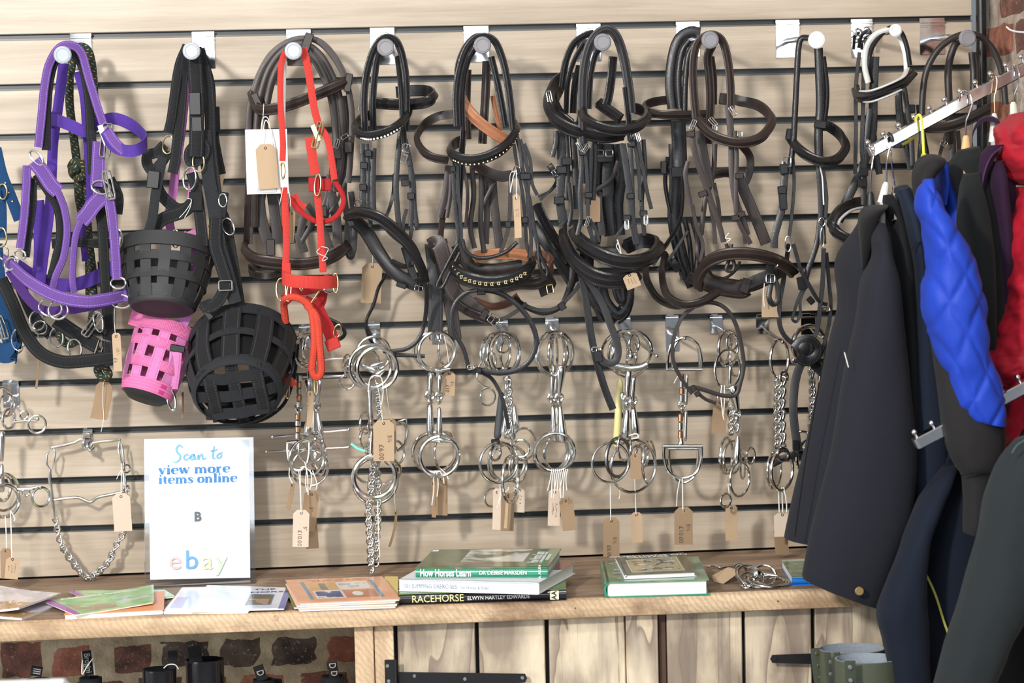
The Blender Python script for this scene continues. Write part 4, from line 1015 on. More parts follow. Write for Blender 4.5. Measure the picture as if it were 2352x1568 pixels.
rope(b, 'cheek_loop', '1052,560,.26 1030,600 1010,640 1004,656 1012,662 1022,650 1036,620 1056,580', .0036, L_BLK, .26)
rope(b, 'cheek_loop', '1236,560,.26 1238,600 1246,626 1256,632 1256,616 1246,596 1238,580', .0036, L_BLK, .26)
hoop(b, 'tan_noseband_lining', '1090,590,.15 1130,584,.14 1180,582,.15 1216,588,.17', 26, L_TAN, .16, .006)
hoop(b, 'tan_side_lining', '1216,588,.16 1250,588,.17 1268,604,.19 1262,624,.21', 24, L_LIN, .18, .005)
hoop(b, 'noseband', '1054,586,.19 1040,600,.23 1048,626,.27 1084,644,.295 1130,650,.3 1176,642,.295 1212,622,.27 1222,604,.22', 36, L_BLK, .27, .006)
m = MB(); Q = spline(pp('1042,612,.256 1060,634,.284 1090,646,.302 1130,650,.307 1176,642,.302 1206,626,.284'), 3)
for i, q in enumerate(Q):
    m.box(W(q[0], q[1] - 1, q[2] + .0105), .0058, .001, .0012); m.box(W(q[0], q[1] + 5, q[2] + .0105), .0058, .001, .0012)
    m.box(W(q[0] - 3, q[1] + 2, q[2] + .0105), .0012, .001, .006); m.box(W(q[0] + 1.5, q[1] + 2.5, q[2] + .0105), .0012, .001, .0035)
o = m.build('gold_key_pattern', M_BRASS, b, False); o['kind'] = 'stuff'
hoop(b, 'lower_noseband', '1150,660,.2 1190,650,.22 1230,650,.23 1258,640,.22 1266,655,.2 1240,668,.18', 30, L_HAV, .2, .006)
buckle(b, 1264, 664, 14, 20, .23, 10, M_BRASS, .0015, False); hoop(b, 'chin_padding', '1050,560,.12 1080,610,.12 1130,620,.12 1200,610,.12', 30, L_HAV, .13, .006, 'soft')
buckle(b, 1186, 390, 12, 16, .26, -20); 
ptag('brown tag on a white string hanging inside the gold studded bridle', 1186, 455, 18, 100, .26, 4, 30, CARD, '1186,392,.27 1172,400 1172,440', [('~~~~~~~~', .25, .3, .6), ('~~~~~~', .25, -.2, .6)], group=None)
string_loop(b, '1184,392,.275 1178,410 1172,442,.275', .275, .0009); string_loop(b, '1186,390,.275 1186,420 1186,456,.27', .275, .0009)
# wide brown reins and strap hanging to the bit hook
r = thing('leather_strap', 'wide dark brown leather strap hanging down to the eggbutt bit', 'strap', W(1000, 560, .14))
st(r, 'strap', '992,560,.13 998,620 1000,690 1000,768', 34, L_SOFT, .15, .004); st(r, 'strap', '1000,564,.17 1016,620 1030,680 1038,720 1046,780', 30, L_HAV, .14, .003)
st(r, 'strap', '988,566,.16 1008,560 1026,620 1044,670 1080,700 1108,724', 36, L_BRN, .17, .003)
keeper(r, 1010, 557, 36, 12, L_HAV, .165, 12); buckle(r, 1000, 772, 26, 18, .16, 0, M_STEEL, .0016)
r = thing('leather_reins', 'thin black leather reins looped in a circle below the gold patterned noseband', 'reins', W(1120, 670, .25))
st(r, 'loop', '1105,664,.25 1072,672 1048,692 1038,722 1042,760 1064,800 1076,844', 10, L_BLK, .24, .0035); st(r, 'loop', '1105,664,.25 1150,674 1190,702 1220,742 1232,784 1218,826 1186,850 1140,856 1096,848', 12, L_BLK, .245, .0035)
keeper(r, 1105, 666, 20, 22, L_BLK, .255); buckle(r, 1082, 843, 14, 10, .25, 10); keeper(r, 1100, 850, 14, 14, L_BLK, .25, -10)
st(r, 'rein_end', '1100,852,.25 1130,870 1152,910 1164,960 1168,985', 9, L_BLK, .24, .0035)
hoop(r, 'buckled_strap', '1040,690,.16 1070,712,.18 1104,728,.2 1130,738,.2', 22, L_HAV, .19, .006); hoop(r, 'buckled_strap', '1088,690,.13 1130,704,.12 1166,696,.13 1190,680,.14', 18, L_LIN, .13, .005)
buckle(r, 1134, 734, 24, 20, .21, -40); keeper(r, 1112, 722, 16, 26, L_HAV, .21, -30)
st(r, 'strap', '1130,738,.18 1160,730 1190,712 1210,696', 9, L_HAV, .18, .004)
st(r, 'crossing_strap', '1180,684,.16 1210,705 1250,718 1290,700 1310,650 1316,600', 13, L_HAV, .15, .004); st(r, 'crossing_strap', '1200,700,.17 1240,712 1280,706 1320,668 1340,640', 9, L_BLK, .17, .004)
keeper(r, 1291, 703, 16, 18, L_BLK, .18, 30)

# 4: padded black straps between hooks 5 and 6
b = bridle('padded black noseband and straps hanging slanted between the gold studded and the thick black bridles', 1270, 500, .13)
st(b, 'padded_strap', '1232,470,.12 1250,510 1280,560 1310,600,.15', 26, L_BLK, .13, .006, 'pad'); st(b, 'padded_strap', '1228,520,.1 1262,560 1296,610 1320,650', 36, L_SOFT, .11, .006, 'soft')
st(b, 'strap', '1236,452,.12 1262,440 1280,420 1296,400', 7, L_BLK, .12); st(b, 'strap', '1300,560,.1 1314,600 1318,640 1304,680', 12, L_BLK, .12)

# 5: the thick group of black bridles on hook 6
b = bridle('front black bridle with rolled straps on the crowded black bridle hook', 1384, 90, .26)
D = .25
for s, w, dd in (('1342,420,.22 1340,330 1338,250 1340,170 1352,110 1372,78 1396,68 1416,84 1432,130 1444,200 1450,260', 22, .24), ('1352,250 1356,180 1366,130 1380,108', 14, .24), ('1408,130 1404,180 1396,230 1386,250', 20, .2), ('1436,200,.24 1442,250 1446,300 1450,340', 14, .24)):
    st(b, 'headpiece', s, w, L_BLK if w < 22 else L_SOFT, dd, .0035, 'pad')
hoop(b, 'browband', '1374,236,.19 1392,250,.2 1410,262,.21 1426,274,.22', 26, L_BLK, .2, .006)
hoop(b, 'browband', '1340,256,.25 1346,274,.28 1372,290,.3 1410,300,.305 1450,296,.3 1478,280,.27 1484,262,.22 1466,250,.18 1436,252,.17', 25, L_BLK, .26, .007)
for s, w, dd in (('1332,330 1336,380 1332,440 1334,500 1326,540', 11, .26), ('1342,330 1348,400 1350,470 1352,520 1366,556', 9, .26), ('1356,340 1354,420 1350,470', 14, .24), ('1430,330 1438,380 1446,440 1452,500 1462,560', 15, .26), ('1446,310 1450,380 1452,440 1454,520', 11, .26), ('1462,310 1476,380 1484,430 1496,480', 9, .26), ('1458,320 1468,400 1470,460', 9, .25), ('1478,320 1482,400 1474,460 1480,540', 10, .24),
                 ('1446,500 1424,530 1410,550 1416,566', 7, .25), ('1366,300 1366,380 1362,460', 12, .2), ('1352,500 1370,530 1376,556', 8, .25)):
    st(b, 'cheekpiece', s, w, L_BLK, dd, .0035)
for x, y in ((1338, 350), (1352, 448), (1450, 330), (1448, 450), (1440, 500), (1478, 490)): keeper(b, x, y, 18, 14, L_BLK, .265)
for x, y, a in ((1332, 336, 30), (1347, 340, -35), (1450, 318, -25), (1466, 314, 15), (1484, 505, 0), (1440, 516, 0), (1350, 508, -20)): buckle(b, x, y, 8, 22, .27, a)
hoop(b, 'noseband', '1322,530,.2 1328,548,.24 1360,574,.28 1400,594,.3 1444,602,.305 1484,596,.29 1506,580,.25 1508,560,.2 1484,552,.17 1456,558,.16 1438,566,.17', 34, L_BLK, .26, .009)
hoop(b, 'padded_lining', '1330,560,.14 1370,580,.13 1420,580,.13', 30, L_SOFT, .14, .006, 'soft')
string_loop(b, '1418,550,.27 1424,570 1428,592', .27, .0012); string_loop(b, '1420,556,.27 1416,566 1424,580', .27, .0009)
st(b, 'rein', '1336,630,.22 1346,690 1356,760 1366,810 1376,850 1392,900 1408,940', 17, L_BLK, .22, .0035)
st(b, 'rein', '1346,634,.235 1380,690 1400,740 1418,790 1416,826 1392,834 1374,816', 17, L_SOFT, .235, .0035)
keeper(b, 1342, 622, 34, 20, L_BLK, .245, 20); buckle(b, 1370, 802, 20, 10, .235, 0); keeper(b, 1374, 818, 20, 26, L_BLK, .235, 10)
b2 = bridle('middle black bridle on the crowded hook, with a wide double browband hoop', 1320, 130, .17)
for s, w, dd in (('1290,200,.16 1300,140 1318,100 1346,80 1364,76', 16, .17), ('1300,260,.16 1304,190 1318,140 1340,100', 12, .18), ('1316,260,.15 1320,200 1330,150', 16, .15), ('1326,300,.15 1334,240 1340,190', 12, .15)):
    st(b2, 'headpiece', s, w, L_BLK, dd, .003, 'pad')
hoop(b2, 'browband', '1296,176,.13 1272,196,.15 1260,230,.18 1268,266,.21 1300,292,.23 1340,306,.24 1390,314,.24 1430,308,.22', 30, L_BLK, .2, .007)
hoop(b2, 'browband', '1290,196,.12 1278,230,.14 1288,262,.16 1312,284,.17', 22, L_BLK, .15, .006)
for s, w, dd in (('1278,300 1276,330 1268,360', 12, .19), ('1288,300 1290,380 1286,450 1292,510', 20, .17), ('1300,300 1304,380 1300,460', 12, .17), ('1316,310 1322,400 1326,480', 16, .16), ('1270,390,.15 1262,380 1276,400 1286,420', 14, .16), ('1284,400,.15 1270,430 1240,460', 6, .14), ('1306,420 1312,480 1306,520', 10, .18), ('1290,470,.17 1300,500 1284,520', 8, .17)):
    st(b2, 'cheekpiece', s, w, L_BLK, dd, .0035)
for x, y in ((1290, 390), (1284, 460), (1302, 370)): keeper(b2, x, y, 24, 18, L_BLK, .185)
buckle(b2, 1262, 222, 10, 26, .2, 10); buckle(b2, 1276, 396, 14, 12, .18, 30)
hoop(b2, 'noseband', '1298,530,.17 1300,560,.2 1320,600,.24 1360,632,.27 1400,644,.28 1440,642,.27 1462,636,.24', 38, L_BLK, .24, .008)
b3 = bridle('rear black bridle on the crowded hook, bundled with coiled straps below', 1400, 200, .1)
for s, w, dd in (('1396,330 1392,400 1400,470 1410,540', 44, .08), ('1372,330 1366,420 1372,500 1366,560', 26, .09), ('1420,330 1428,400 1420,470 1424,540', 24, .09), ('1350,560 1348,640 1376,700 1420,730', 34, .1), ('1380,640 1390,690 1420,720 1440,690 1446,640', 26, .13), ('1352,620 1366,680 1400,720', 30, .13), ('1410,640,.15 1420,680 1430,690 1424,640', 20, .15), ('1356,640 1366,700 1384,738', 12, .12), ('1440,640,.11 1450,680 1440,720 1418,740', 14, .12)):
    st(b3, 'bundled_strap', s, w, L_BLK, dd, .004, 'soft')
st(b3, 'bundled_strap', '1420,370,.14 1404,410 1380,430 1362,440', 11, L_HAV, .14); st(b3, 'bundled_strap', '1376,440,.12 1376,480 1384,540', 16, L_HAV, .12)
keeper(b3, 1388, 363, 40, 20, L_BLK, .12); buckle(b3, 1378, 352, 16, 14, .13, 0, tongue=False); buckle(b3, 1400, 352, 16, 14, .13, 0, tongue=False)
ptag('small folded brown tag lying against the thick black noseband', 1446, 632, 34, 34, .29, 20, 0, CARD, None, [('~~~~~~~', .2, .4, 1.2), ('~~~~~~', .2, 0, 1.2), ('~~~~~', .2, -.4, 1.2)], .05, group=None)
ptag('dark brown tag half hidden inside the crowded black bridles', 1366, 455, 26, 60, .12, 0, 20, CARD3, None, None, group=None)

# 6: black bridle behind, with brown hoop browband at the left of hook 7
b = bridle('dark bridle with brown hoop browband at the left side of the looped browband bridle', 1575, 90, .14)
for s, w, dd in (('1546,250 1540,190 1546,130 1560,90 1584,74 1608,76', 26, .14), ('1562,250 1558,180 1566,120 1584,92', 16, .16), ('1572,260 1574,190 1580,130 1596,96', 14, .17), ('1550,330 1552,420 1548,500 1558,560 1578,640', 30, .1), ('1556,260 1560,330 1562,400', 34, .12), ('1534,360 1528,420 1540,490', 10, .14), ('1566,400 1568,460 1560,510 1530,560 1510,580', 8, .15), ('1572,500 1584,560 1590,640', 12, .1), ('1546,540 1560,600 1586,660', 16, .11), ('1590,500,.1 1604,560 1600,620', 14, .1)):
    st(b, 'strap', s, w, L_BLK, dd, .004, 'soft')
hoop(b, 'browband', '1572,232,.11 1530,230,.11 1494,236,.13 1480,246,.16 1490,258,.19 1530,264,.21 1580,264,.2 1620,262,.18', 20, L_HAV, .17, .006)
hoop(b, 'noseband', '1530,580,.15 1524,630,.17 1534,680,.2 1570,700,.23 1610,694,.24 1650,670,.22', 20, L_HAV, .19, .006)
hoop(b, 'noseband', '1486,610,.1 1490,650,.13 1510,684,.15 1545,702,.17 1580,700,.18', 16, L_HAV, .14, .006)
st(b, 'strap', '1520,620,.1 1540,600 1560,620', 20, L_BLK, .12); keeper(b, 1556, 395, 30, 24, L_BLK, .15); keeper(b, 1524, 385, 14, 30, L_BLK, .16)
st(b, 'thin_strap', '1500,610,.13 1520,580 1548,540', 7, L_BLK, .13); st(b, 'thin_strap', '1510,620,.15 1540,590 1560,560 1580,530', 7, L_BLK, .15)

# 7: brown bridle with looped browband on hook 7
b = bridle('worn dark brown bridle with a browband looped far out to the right', 1631, 88, .27)
for s, w, dd in (('1602,290 1594,220 1592,150 1600,104 1618,84 1640,80 1660,96 1672,140 1678,200 1678,250', 19, .26), ('1626,330,.2 1632,240 1630,180 1626,130 1636,104', 20, .2), ('1640,240,.17 1640,180 1634,130', 14, .17)):
    st(b, 'headpiece', s, w, L_BRN, dd, .004, 'pad')
hoop(b, 'browband', '1600,262,.24 1604,276,.26 1630,306,.28 1664,322,.295 1704,328,.3 1744,318,.29 1766,294,.26 1768,266,.22 1742,242,.18 1700,232,.16 1676,226,.16', 24, L_BRN, .25, .007)
keeper(b, 1669, 228, 34, 26, L_BRN, .22, -8, 'browband_loop'); keeper(b, 1599, 270, 18, 30, L_BRN, .255, 8, 'browband_loop')
for s, w, dd in (('1590,290 1592,330 1604,380 1626,440 1650,510 1662,556', 13, .27), ('1580,370 1574,400 1580,440 1586,470', 11, .25), ('1606,300 1616,360 1630,430', 24, .22), ('1642,330 1638,400 1620,460 1610,540', 12, .2), ('1672,240 1680,320 1682,400 1690,460 1704,500 1716,540', 16, .26), ('1688,300 1692,360 1690,430 1694,500 1724,560', 11, .27), ('1694,400 1710,440 1740,510 1760,560', 26, .22), ('1700,330,.2 1722,360 1720,400 1700,440', 18, .18),
                 ('1590,470 1600,520 1614,560 1608,600', 9, .22), ('1640,420 1650,470 1654,520', 9, .2), ('1626,440,.24 1640,520 1642,560', 9, .24), ('1600,520,.18 1600,570 1606,600 1616,590 1612,560', 7, .2), ('1688,500 1706,520 1712,560', 8, .25)):
    st(b, 'cheekpiece', s, w, L_BRN, dd, .0038)
for x, y, a in ((1614, 445, 20), (1586, 308, 0), (1698, 404, 0), (1702, 492, 10), (1690, 500, 10)): keeper(b, x, y, 20, 14, L_BRN, .275, a)
for x, y, a in ((1592, 286, -25), (1683, 255, 30), (1638, 280, 40), (1642, 300, 0), (1700, 312, 0)): buckle(b, x, y, 10, 22, .28, a)
hoop(b, 'back_strap', '1640,400,.12 1666,396,.12 1690,400,.12', 22, L_BRN, .13, .006)
hoop(b, 'noseband', '1610,660,.21 1608,632,.23 1624,604,.26 1660,586,.285 1710,582,.295 1760,590,.29 1800,606,.26 1820,624,.22', 30, L_BRN, .26, .009)
hoop(b, 'noseband_back', '1580,636,.14 1620,650,.13 1680,660,.12 1730,655,.12 1780,630,.14 1812,610,.17', 28, L_HAV, .15, .006, 'soft')
st(b, 'chin_piece', '1606,640,.16 1650,656 1700,664 1714,658', 44, L_BRN, .16, .006, 'soft'); st(b, 'chin_strap', '1712,654,.18 1740,642 1770,630', 26, L_SOFT, .18, .004)
keeper(b, 1712, 656, 22, 34, L_BRN, .18, -20); rope(b, 'strap_loop', '1668,560,.27 1676,590 1668,614 1672,622 1684,620 1686,604 1678,586 1680,560', .0038, L_BRN, .27); rope(b, 'strap_loop', '1628,620,.2 1640,636 1666,638 1690,620 1700,600', .003, L_BRN, .2)
string_loop(b, '1674,535,.28 1666,546 1678,548 1670,556', .28, .001); oval(b, 1783, 604, .28, 8, 16, .0012)
st(b, 'hanging_strap', '1770,600,.28 1768,630 1772,650', 20, L_BLK, .27, .004); st(b, 'strap_loop', '1772,648,.265 1766,680 1774,698 1786,690 1786,660 1778,640', 13, L_BLK, .27, .004); buckle(b, 1770, 640, 20, 18, .275, 0)
ptag('pale brown tag hanging below the right end of the large brown noseband', 1770, 665, 40, 70, .2, -2, 0, CARD, None, None, .05, group=None)
string_loop(b, '1756,650,.22 1754,676 1756,704', .22, .0012)
r = thing('leather_strap', 'long thin brown leather strap looped in an oval over the D-ring bit', 'strap', W(1630, 690, .2))
st(r, 'loop', '1598,702,.2 1570,724 1552,760 1544,800 1550,840 1572,880 1590,904', 9, L_HAV, .2, .0035); st(r, 'loop', '1598,702,.2 1630,694 1664,706 1688,740 1702,790 1708,840 1700,880 1690,906 1660,908 1620,896 1592,888', 10, L_HAV, .2, .0035)
keeper(r, 1598, 700, 18, 14, L_BRN, .205, 20); keeper(r, 1592, 892, 12, 16, L_HAV, .2, 30); keeper(r, 1602, 904, 14, 12, L_HAV, .2, 30); st(r, 'end', '1600,900,.2 1620,916 1645,926', 8, L_HAV, .2)

# 8: slim black bridle on the white capped hook
b = bridle('slim black bridle with silver buckles below the bright white end cap', 1865, 90, .26)
for s, w, dd in (('1862,88,.27 1842,88 1834,110 1830,180 1826,260 1822,330 1812,400', 14, .26), ('1880,110,.24 1882,170 1884,240 1880,310 1882,380', 20, .24), ('1890,130 1898,200 1896,250 1888,300', 14, .22)):
    st(b, 'headpiece', s, w, L_BLK, dd, .004, 'soft')
hoop(b, 'browband', '1818,306,.22 1820,324,.25 1838,346,.28 1866,364,.295 1900,372,.3 1928,362,.28 1940,338,.25 1930,310,.22 1904,290,.2 1884,284,.19', 24, L_BLK, .25, .007)
keeper(b, 1816, 309, 22, 26, L_BLK, .25, -10, 'browband_loop'); keeper(b, 1884, 286, 28, 18, L_BLK, .25, -8, 'browband_loop')
for s, w, dd in (('1806,372 1800,430 1796,480 1780,540 1778,570', 17, .26), ('1820,350 1824,420 1818,500 1812,545', 8, .24), ('1882,380 1886,450 1888,520 1890,560', 16, .22), ('1890,390 1898,450 1896,500', 9, .24), ('1884,500 1876,560 1856,620 1846,660', 13, .2), ('1812,560,.22 1800,640 1790,700 1792,750 1810,780 1835,795', 11, .2), ('1822,560 1840,620 1856,650 1880,690 1900,700', 9, .22), ('1892,570 1890,640 1884,700 1876,760 1856,790', 11, .22), ('1898,580 1904,650 1908,710 1896,780 1876,830', 9, .2), ('1856,640 1836,680 1826,710 1820,732 1830,738 1838,720 1838,690 1850,660', 7, .2)):
    st(b, 'cheekpiece', s, w, L_BLK, dd, .004)
buckle(b, 1807, 372, 20, 22, .27, 0); keeper(b, 1800, 388, 18, 24, L_BLK, .27, 6); keeper(b, 1796, 436, 20, 18, L_BLK, .27, 4); keeper(b, 1798, 460, 18, 44, L_BLK, .265, 4, 'strap_end')
oval(b, 1810, 560, .25, 14, 36, .0014); oval(b, 1889, 545, .25, 8, 44, .0014); oval(b, 1888, 510, .24, 14, 20, .0012)
tube('hook_wire', pp('1892,470,.27 1889,410,.27 1884,380,.27 1894,366,.27 1906,378,.27'), .0016, plain('white_plastic', (.7, .7, .68), .4), b)
b2 = st(b, 'center_leather', '1826,800,.22 1840,786 1862,784 1876,800 1870,820 1850,828 1832,818', 26, L_BLK, .22, .006); sphere_mb(W(1850, 800, .22), .017, mbx := MB(), 14, 1.15, .35, .95); mbx.build('leather_junction', L_BLK, b)
st(b, 'running_strap', '1846,820,.22 1828,870 1822,940 1828,1000 1834,1036', 20, L_SOFT, .21, .004); st(b, 'running_strap', '1860,820,.2 1874,840 1890,856', 22, L_BLK, .2)
keeper(b, 1828, 1022, 16, 24, L_BLK, .215); st(b, 'strap_end', '1830,1040,.2 1800,1052 1770,1068', 16, L_BLK, .2); st(b, 'strap_end', '1834,1040,.2 1860,1044 1886,1038', 16, L_BLK, .2)
keeper(b, 1862, 690, 14, 18, L_BLK, .22, 40); keeper(b, 1842, 650, 22, 30, L_BLK, .21, 10); buckle(b, 1898, 710, 16, 10, .21, 10)

# 9: white lined bridle
b = bridle('black bridle with thin white padding on browband and noseband', 2057, 75, .28)
st(b, 'headpiece', '1994,190 1986,150 1990,110 2008,82 2032,70 2056,68', 14, L_WHT, .26, .006, 'soft'); st(b, 'headpiece', '2002,190,.24 1996,150 2002,112 2020,84 2044,64 2068,72 2082,104 2090,150', 11, L_BLK, .26, .004, 'soft')
st(b, 'headpiece', '2064,84,.25 2076,116 2080,150 2080,200', 9, L_WHT, .255, .004)
hoop(b, 'browband', '1968,206,.22 1974,222,.25 2000,222,.28 2040,206,.29 2076,188,.28 2094,170,.24', 26, L_BLK, .26, .008); hoop(b, 'browband_piping', '1970,208,.222 1978,210,.252 2002,208,.286 2040,194,.297 2074,176,.285 2084,156,.25', 6, L_WHT, .265, .01, 'round'); hoop(b, 'browband_piping', '1972,232,.24 2000,234,.288 2040,220,.298 2070,206,.288', 5, L_WHT, .265, .008, 'round')
for s, w, dd in (('1974,120 1966,200 1966,300 1964,400', 9, .2), ('1990,90,.2 1984,170 1982,260 1980,340 1984,400', 10, .2), ('2010,130 2006,220 2004,300 1990,360 1960,430 1930,490', 20, .17), ('1998,250 1990,320 1984,400 1984,470', 14, .2), ('2004,300 2012,360 2020,400', 16, .15), ('2064,200 2068,260 2080,330 2092,390', 14, .2), ('2076,196 2084,250 2092,300 2096,380', 12, .22), ('2060,220,.2 2064,280 2072,340', 10, .2), ('2110,240,.12 2118,300 2130,380 2120,440', 14, .12), ('1960,430,.15 1948,470 1930,510', 12, .16)):
    st(b, 'cheekpiece', s, w, L_BLK, dd, .004)
for x, y in ((1984, 395), (1982, 420), (2092, 250), (2060, 330)): keeper(b, x, y, 20, 20, L_BLK, .215)
hoop(b, 'noseband', '1990,462,.16 1960,468,.2 1930,482,.24 1914,506,.27 1918,530,.28 1944,548,.29 1980,552,.29', 26, L_BLK, .25, .008); hoop(b, 'noseband_lining', '1992,452,.13 1960,458,.17 1934,472,.2', 7, L_WHT, .2, .006); hoop(b, 'noseband_piping', '1984,476,.19 1954,484,.23 1930,504,.26 1922,524,.272', 7, L_WHT, .255, .006, 'round')
st(b, 'small_hook_strap', '1972,110,.03 1980,80 1998,72,.05 1996,110', 8, L_BLK, .04)
for x, y in ((1970, 74), (1990, 70)): oval(b, x, y, .04, 14, 16, .0015)
# 10: brown bridle at the corner
b = bridle('brown bridle on the dull hook in the corner behind the clothes rail', 2222, 82, .24)
for s, w, dd in (('2118,330 2118,240 2126,170 2150,120 2184,90 2220,78 2254,86 2282,116 2302,170 2310,240', 15, .23), ('2180,330,.15 2180,240 2178,160 2190,110 2206,90', 17, .16), ('2234,240,.2 2236,170 2232,120', 16, .19), ('2246,240,.2 2246,170 2242,120', 8, .2)):
    st(b, 'headpiece', s, w, L_HAV, dd, .004, 'soft')
hoop(b, 'browband', '2070,270,.14 2120,290,.2 2170,292,.24 2220,276,.25 2270,250,.24', 26, L_HAV, .22, .006)
for s, w, dd in (('2186,300 2188,380 2180,440 2164,500', 17, .15), ('2176,300 2160,350 2150,400', 8, .15), ('2118,300 2112,380 2120,460', 12, .15), ('2200,300,.12 2204,360 2200,420', 10, .12)):
    st(b, 'cheekpiece', s, w, L_HAV, dd, .004)
buckle(b, 2168, 330, 14, 12, .17, -35)
# ------------------------------------------------------------------ prong hooks and bits
prong_hook('small prong hook at the far left carrying the cut off bits', 25, 875, 935, 12, 925, .12, 40)
prong_hook('small prong hook holding the bit with the long curb chain', 202, 985, 1032, 207, 1034, .07, 24)
prong_hook('small prong hook beside the large black muzzle', 703, 746, 800, 700, 800, .16, 34)
prong_hook('small prong hook under the pale tag, carrying the big heavy ring bits', 858, 741, 790, 862, 792, .16, 32)
prong_hook('small prong hook hidden by the wide leather strap', 1004, 742, 790, 1010, 782, .16, 28)
prong_hook('small prong hook seen through the looped black reins', 1153, 735, 790, 1170, 776, .18, 30)
prong_hook('small prong hook carrying the bundle of identical loose ring bits', 1268, 730, 776, 1290, 765, .18, 32)
prong_hook('small prong hook with a long pin showing its ball end at the right', 1434, 727, 780, 1508, 817, .27, 30)
prong_hook('tall backed hook behind the D-ring bit with copper rollers', 1544, 724, 806, 1572, 777, .15, 32)
prong_hook('small prong hook carrying the hanging cheek bit right of the D-ring bit', 1645, 724, 767, 1681, 765, .16, 30)
prong_hook('small prong hook carrying the chain mouth bit left of the coats', 1751, 724, 767, 1797, 785, .2, 30)
prong_hook('small prong hook behind the slim black bridle nearest the coats', 1856, 722, 768, 1890, 775, .18, 34)

def mring(root, px, py, w, h, d, r=5, mat=None, rz=0, flip=1, name='ring'):
    """bit ring seen w wide and h high in photo px: a true circle swivelled about its upright line"""
    big = max(w, h); q = math.acos(max(.05, min(1, min(w, h) / big))) if big else 0
    if h >= w: return ring_mb(W(px, py, d), mm(h / 2, d), mm(r * .62, d), math.degrees(q) * flip, 0, None, 32, 8, 1, rz).build(name, mat or M_STEEL, root)
    return ring_mb(W(px, py, d), mm(w / 2, d), mm(r * .62, d), 0, math.degrees(q) * flip, None, 32, 8, 1, rz).build(name, mat or M_STEEL, root)
def arm(root, x0, y0, x1, y1, d, r0=8, r1=5, mat=None, name='mouthpiece_arm', bulge=1.0, d1=None):
    """tapered half of a mouthpiece, thick end first (radii in photo px)"""
    a, b = W(x0, y0, d), W(x1, y1, d1 or d); R0, R1 = mm(r0, d), mm(r1, d)
    m = lathe_mb(a, b, [(0, R0 * .45), (.03, R0 * .85), (.1, R0), (.3, R0 * .98 * bulge), (.6, (R0 + R1) / 2 * .95), (.88, R1), (.97, R1 * .8), (1, R1 * .35)], k=12)
    return m.build(name, mat or M_STEEL, root)
def joint(root, x, y, d, R=9, r=3.4):
    ring_mb(W(x, y - R * .55, d), mm(R, d), mm(r, d), 20, 0, None, 16, 6).build('joint_link', M_STEEL, root)
    ring_mb(W(x + 1, y + R * .6, d), mm(R * .9, d), mm(r, d), 70, 0, None, 16, 6).build('joint_link', M_STEEL, root)
LINKS = {}
def link_mesh(Lm, Wm, r, twist=0.0):
    key = (round(Lm, 4), round(Wm, 4), round(r, 4), twist)
    if key in LINKS: return LINKS[key]
    n = 16; C = []
    for i in range(n):
        a = 2 * pi * i / n; x = cos(a) * Wm / 2; z = sin(a) * Wm / 2 + (Lm - Wm) / 2 * (1 if sin(a) > 0 else -1 if sin(a) < 0 else 0)
        C.append(V((x, twist * z * x / max(Wm, 1e-6) * 2, z)))
    m = tube_w(C, r, None, 6, True); me = bpy.data.meshes.new('link'); me.from_pydata(m.v, [], m.f)
    me.polygons.foreach_set('use_smooth', [True] * len(me.polygons)); me.materials.append(M_STEEL); LINKS[key] = me; return me
def chain(root, pts, d, Lpx=20, Wpx=12, r=2.4, overlap=.62, twist=0.6, wob=8):
    me = link_mesh(mm(Lpx, d), mm(Wpx, d), mm(r, d), twist); Q = spline([(*p[:2], p[2] if len(p) > 2 else d) for p in pp(pts)], 12)
    C = [W(*q) for q in Q]; step = mm(Lpx, d) * overlap; acc = 0.0; k = 0; nxt = 0.0
    for i in range(len(C) - 1):
        seg = (C[i + 1] - C[i]).length; T = (C[i + 1] - C[i]).normalized()
        while nxt <= acc + seg:
            p = C[i] + T * (nxt - acc); Z = T; X = V((0, -1, 0)).cross(Z).normalized(); Y = Z.cross(X)
            M = Matrix((X, Y, Z)).transposed().to_4x4() @ Matrix.Rotation(radians((k % 2) * 90 + 45 * (twist > 0) + random.uniform(-wob, wob)), 4, 'Z')
            o = bpy.data.objects.new('link', me); col.objects.link(o); o.parent = root; M.translation = p - org(root); o.matrix_local = M
            nxt += step; k += 1
        acc += seg
def bit(label, px, py, d=.12): return thing('horse_bit', label, 'bit', W(px, py, d), 'steel horse bits on the wall')
def roller(root, x, y0, y1, d, mats, r=7, n=5, name='roller'):
    for i in range(n):
        a, b = y0 + (y1 - y0) * i / n, y0 + (y1 - y0) * (i + .93) / n
        m = lathe_mb(W(x, a, d), W(x, b, d), [(0, mm(r * .7, d)), (.08, mm(r, d)), (.92, mm(r, d)), (1, mm(r * .7, d))], k=12); m.build(name, mats[i % len(mats)], root)
def dring(root, cx, y, w, depth, d, r=5, up=False, name='dee_ring', skew=0):
    s = -1 if up else 1; w2 = w / 2; m = MB()
    P = [(cx - w2, y), (cx - w2 * .98, y + s * depth * .4), (cx - w2 * .72, y + s * depth * .82), (cx, y + s * depth), (cx + w2 * .72, y + s * depth * .82), (cx + w2 * .98, y + s * depth * .4), (cx + w2, y)]
    Q = spline(P, 6); tube_w([W(q[0], q[1] + skew * (q[0] - cx) / w2, d) for q in Q], mm(r * .62, d), m, 8)
    m.build(name, M_STEEL, root)
    m = MB(); tube_w([W(cx - w2 - 2, y - skew, d), W(cx, y, d), W(cx + w2 + 2, y + skew, d)], mm(r * .75, d), m, 10); m.build('dee_bar', M_STEEL, root)
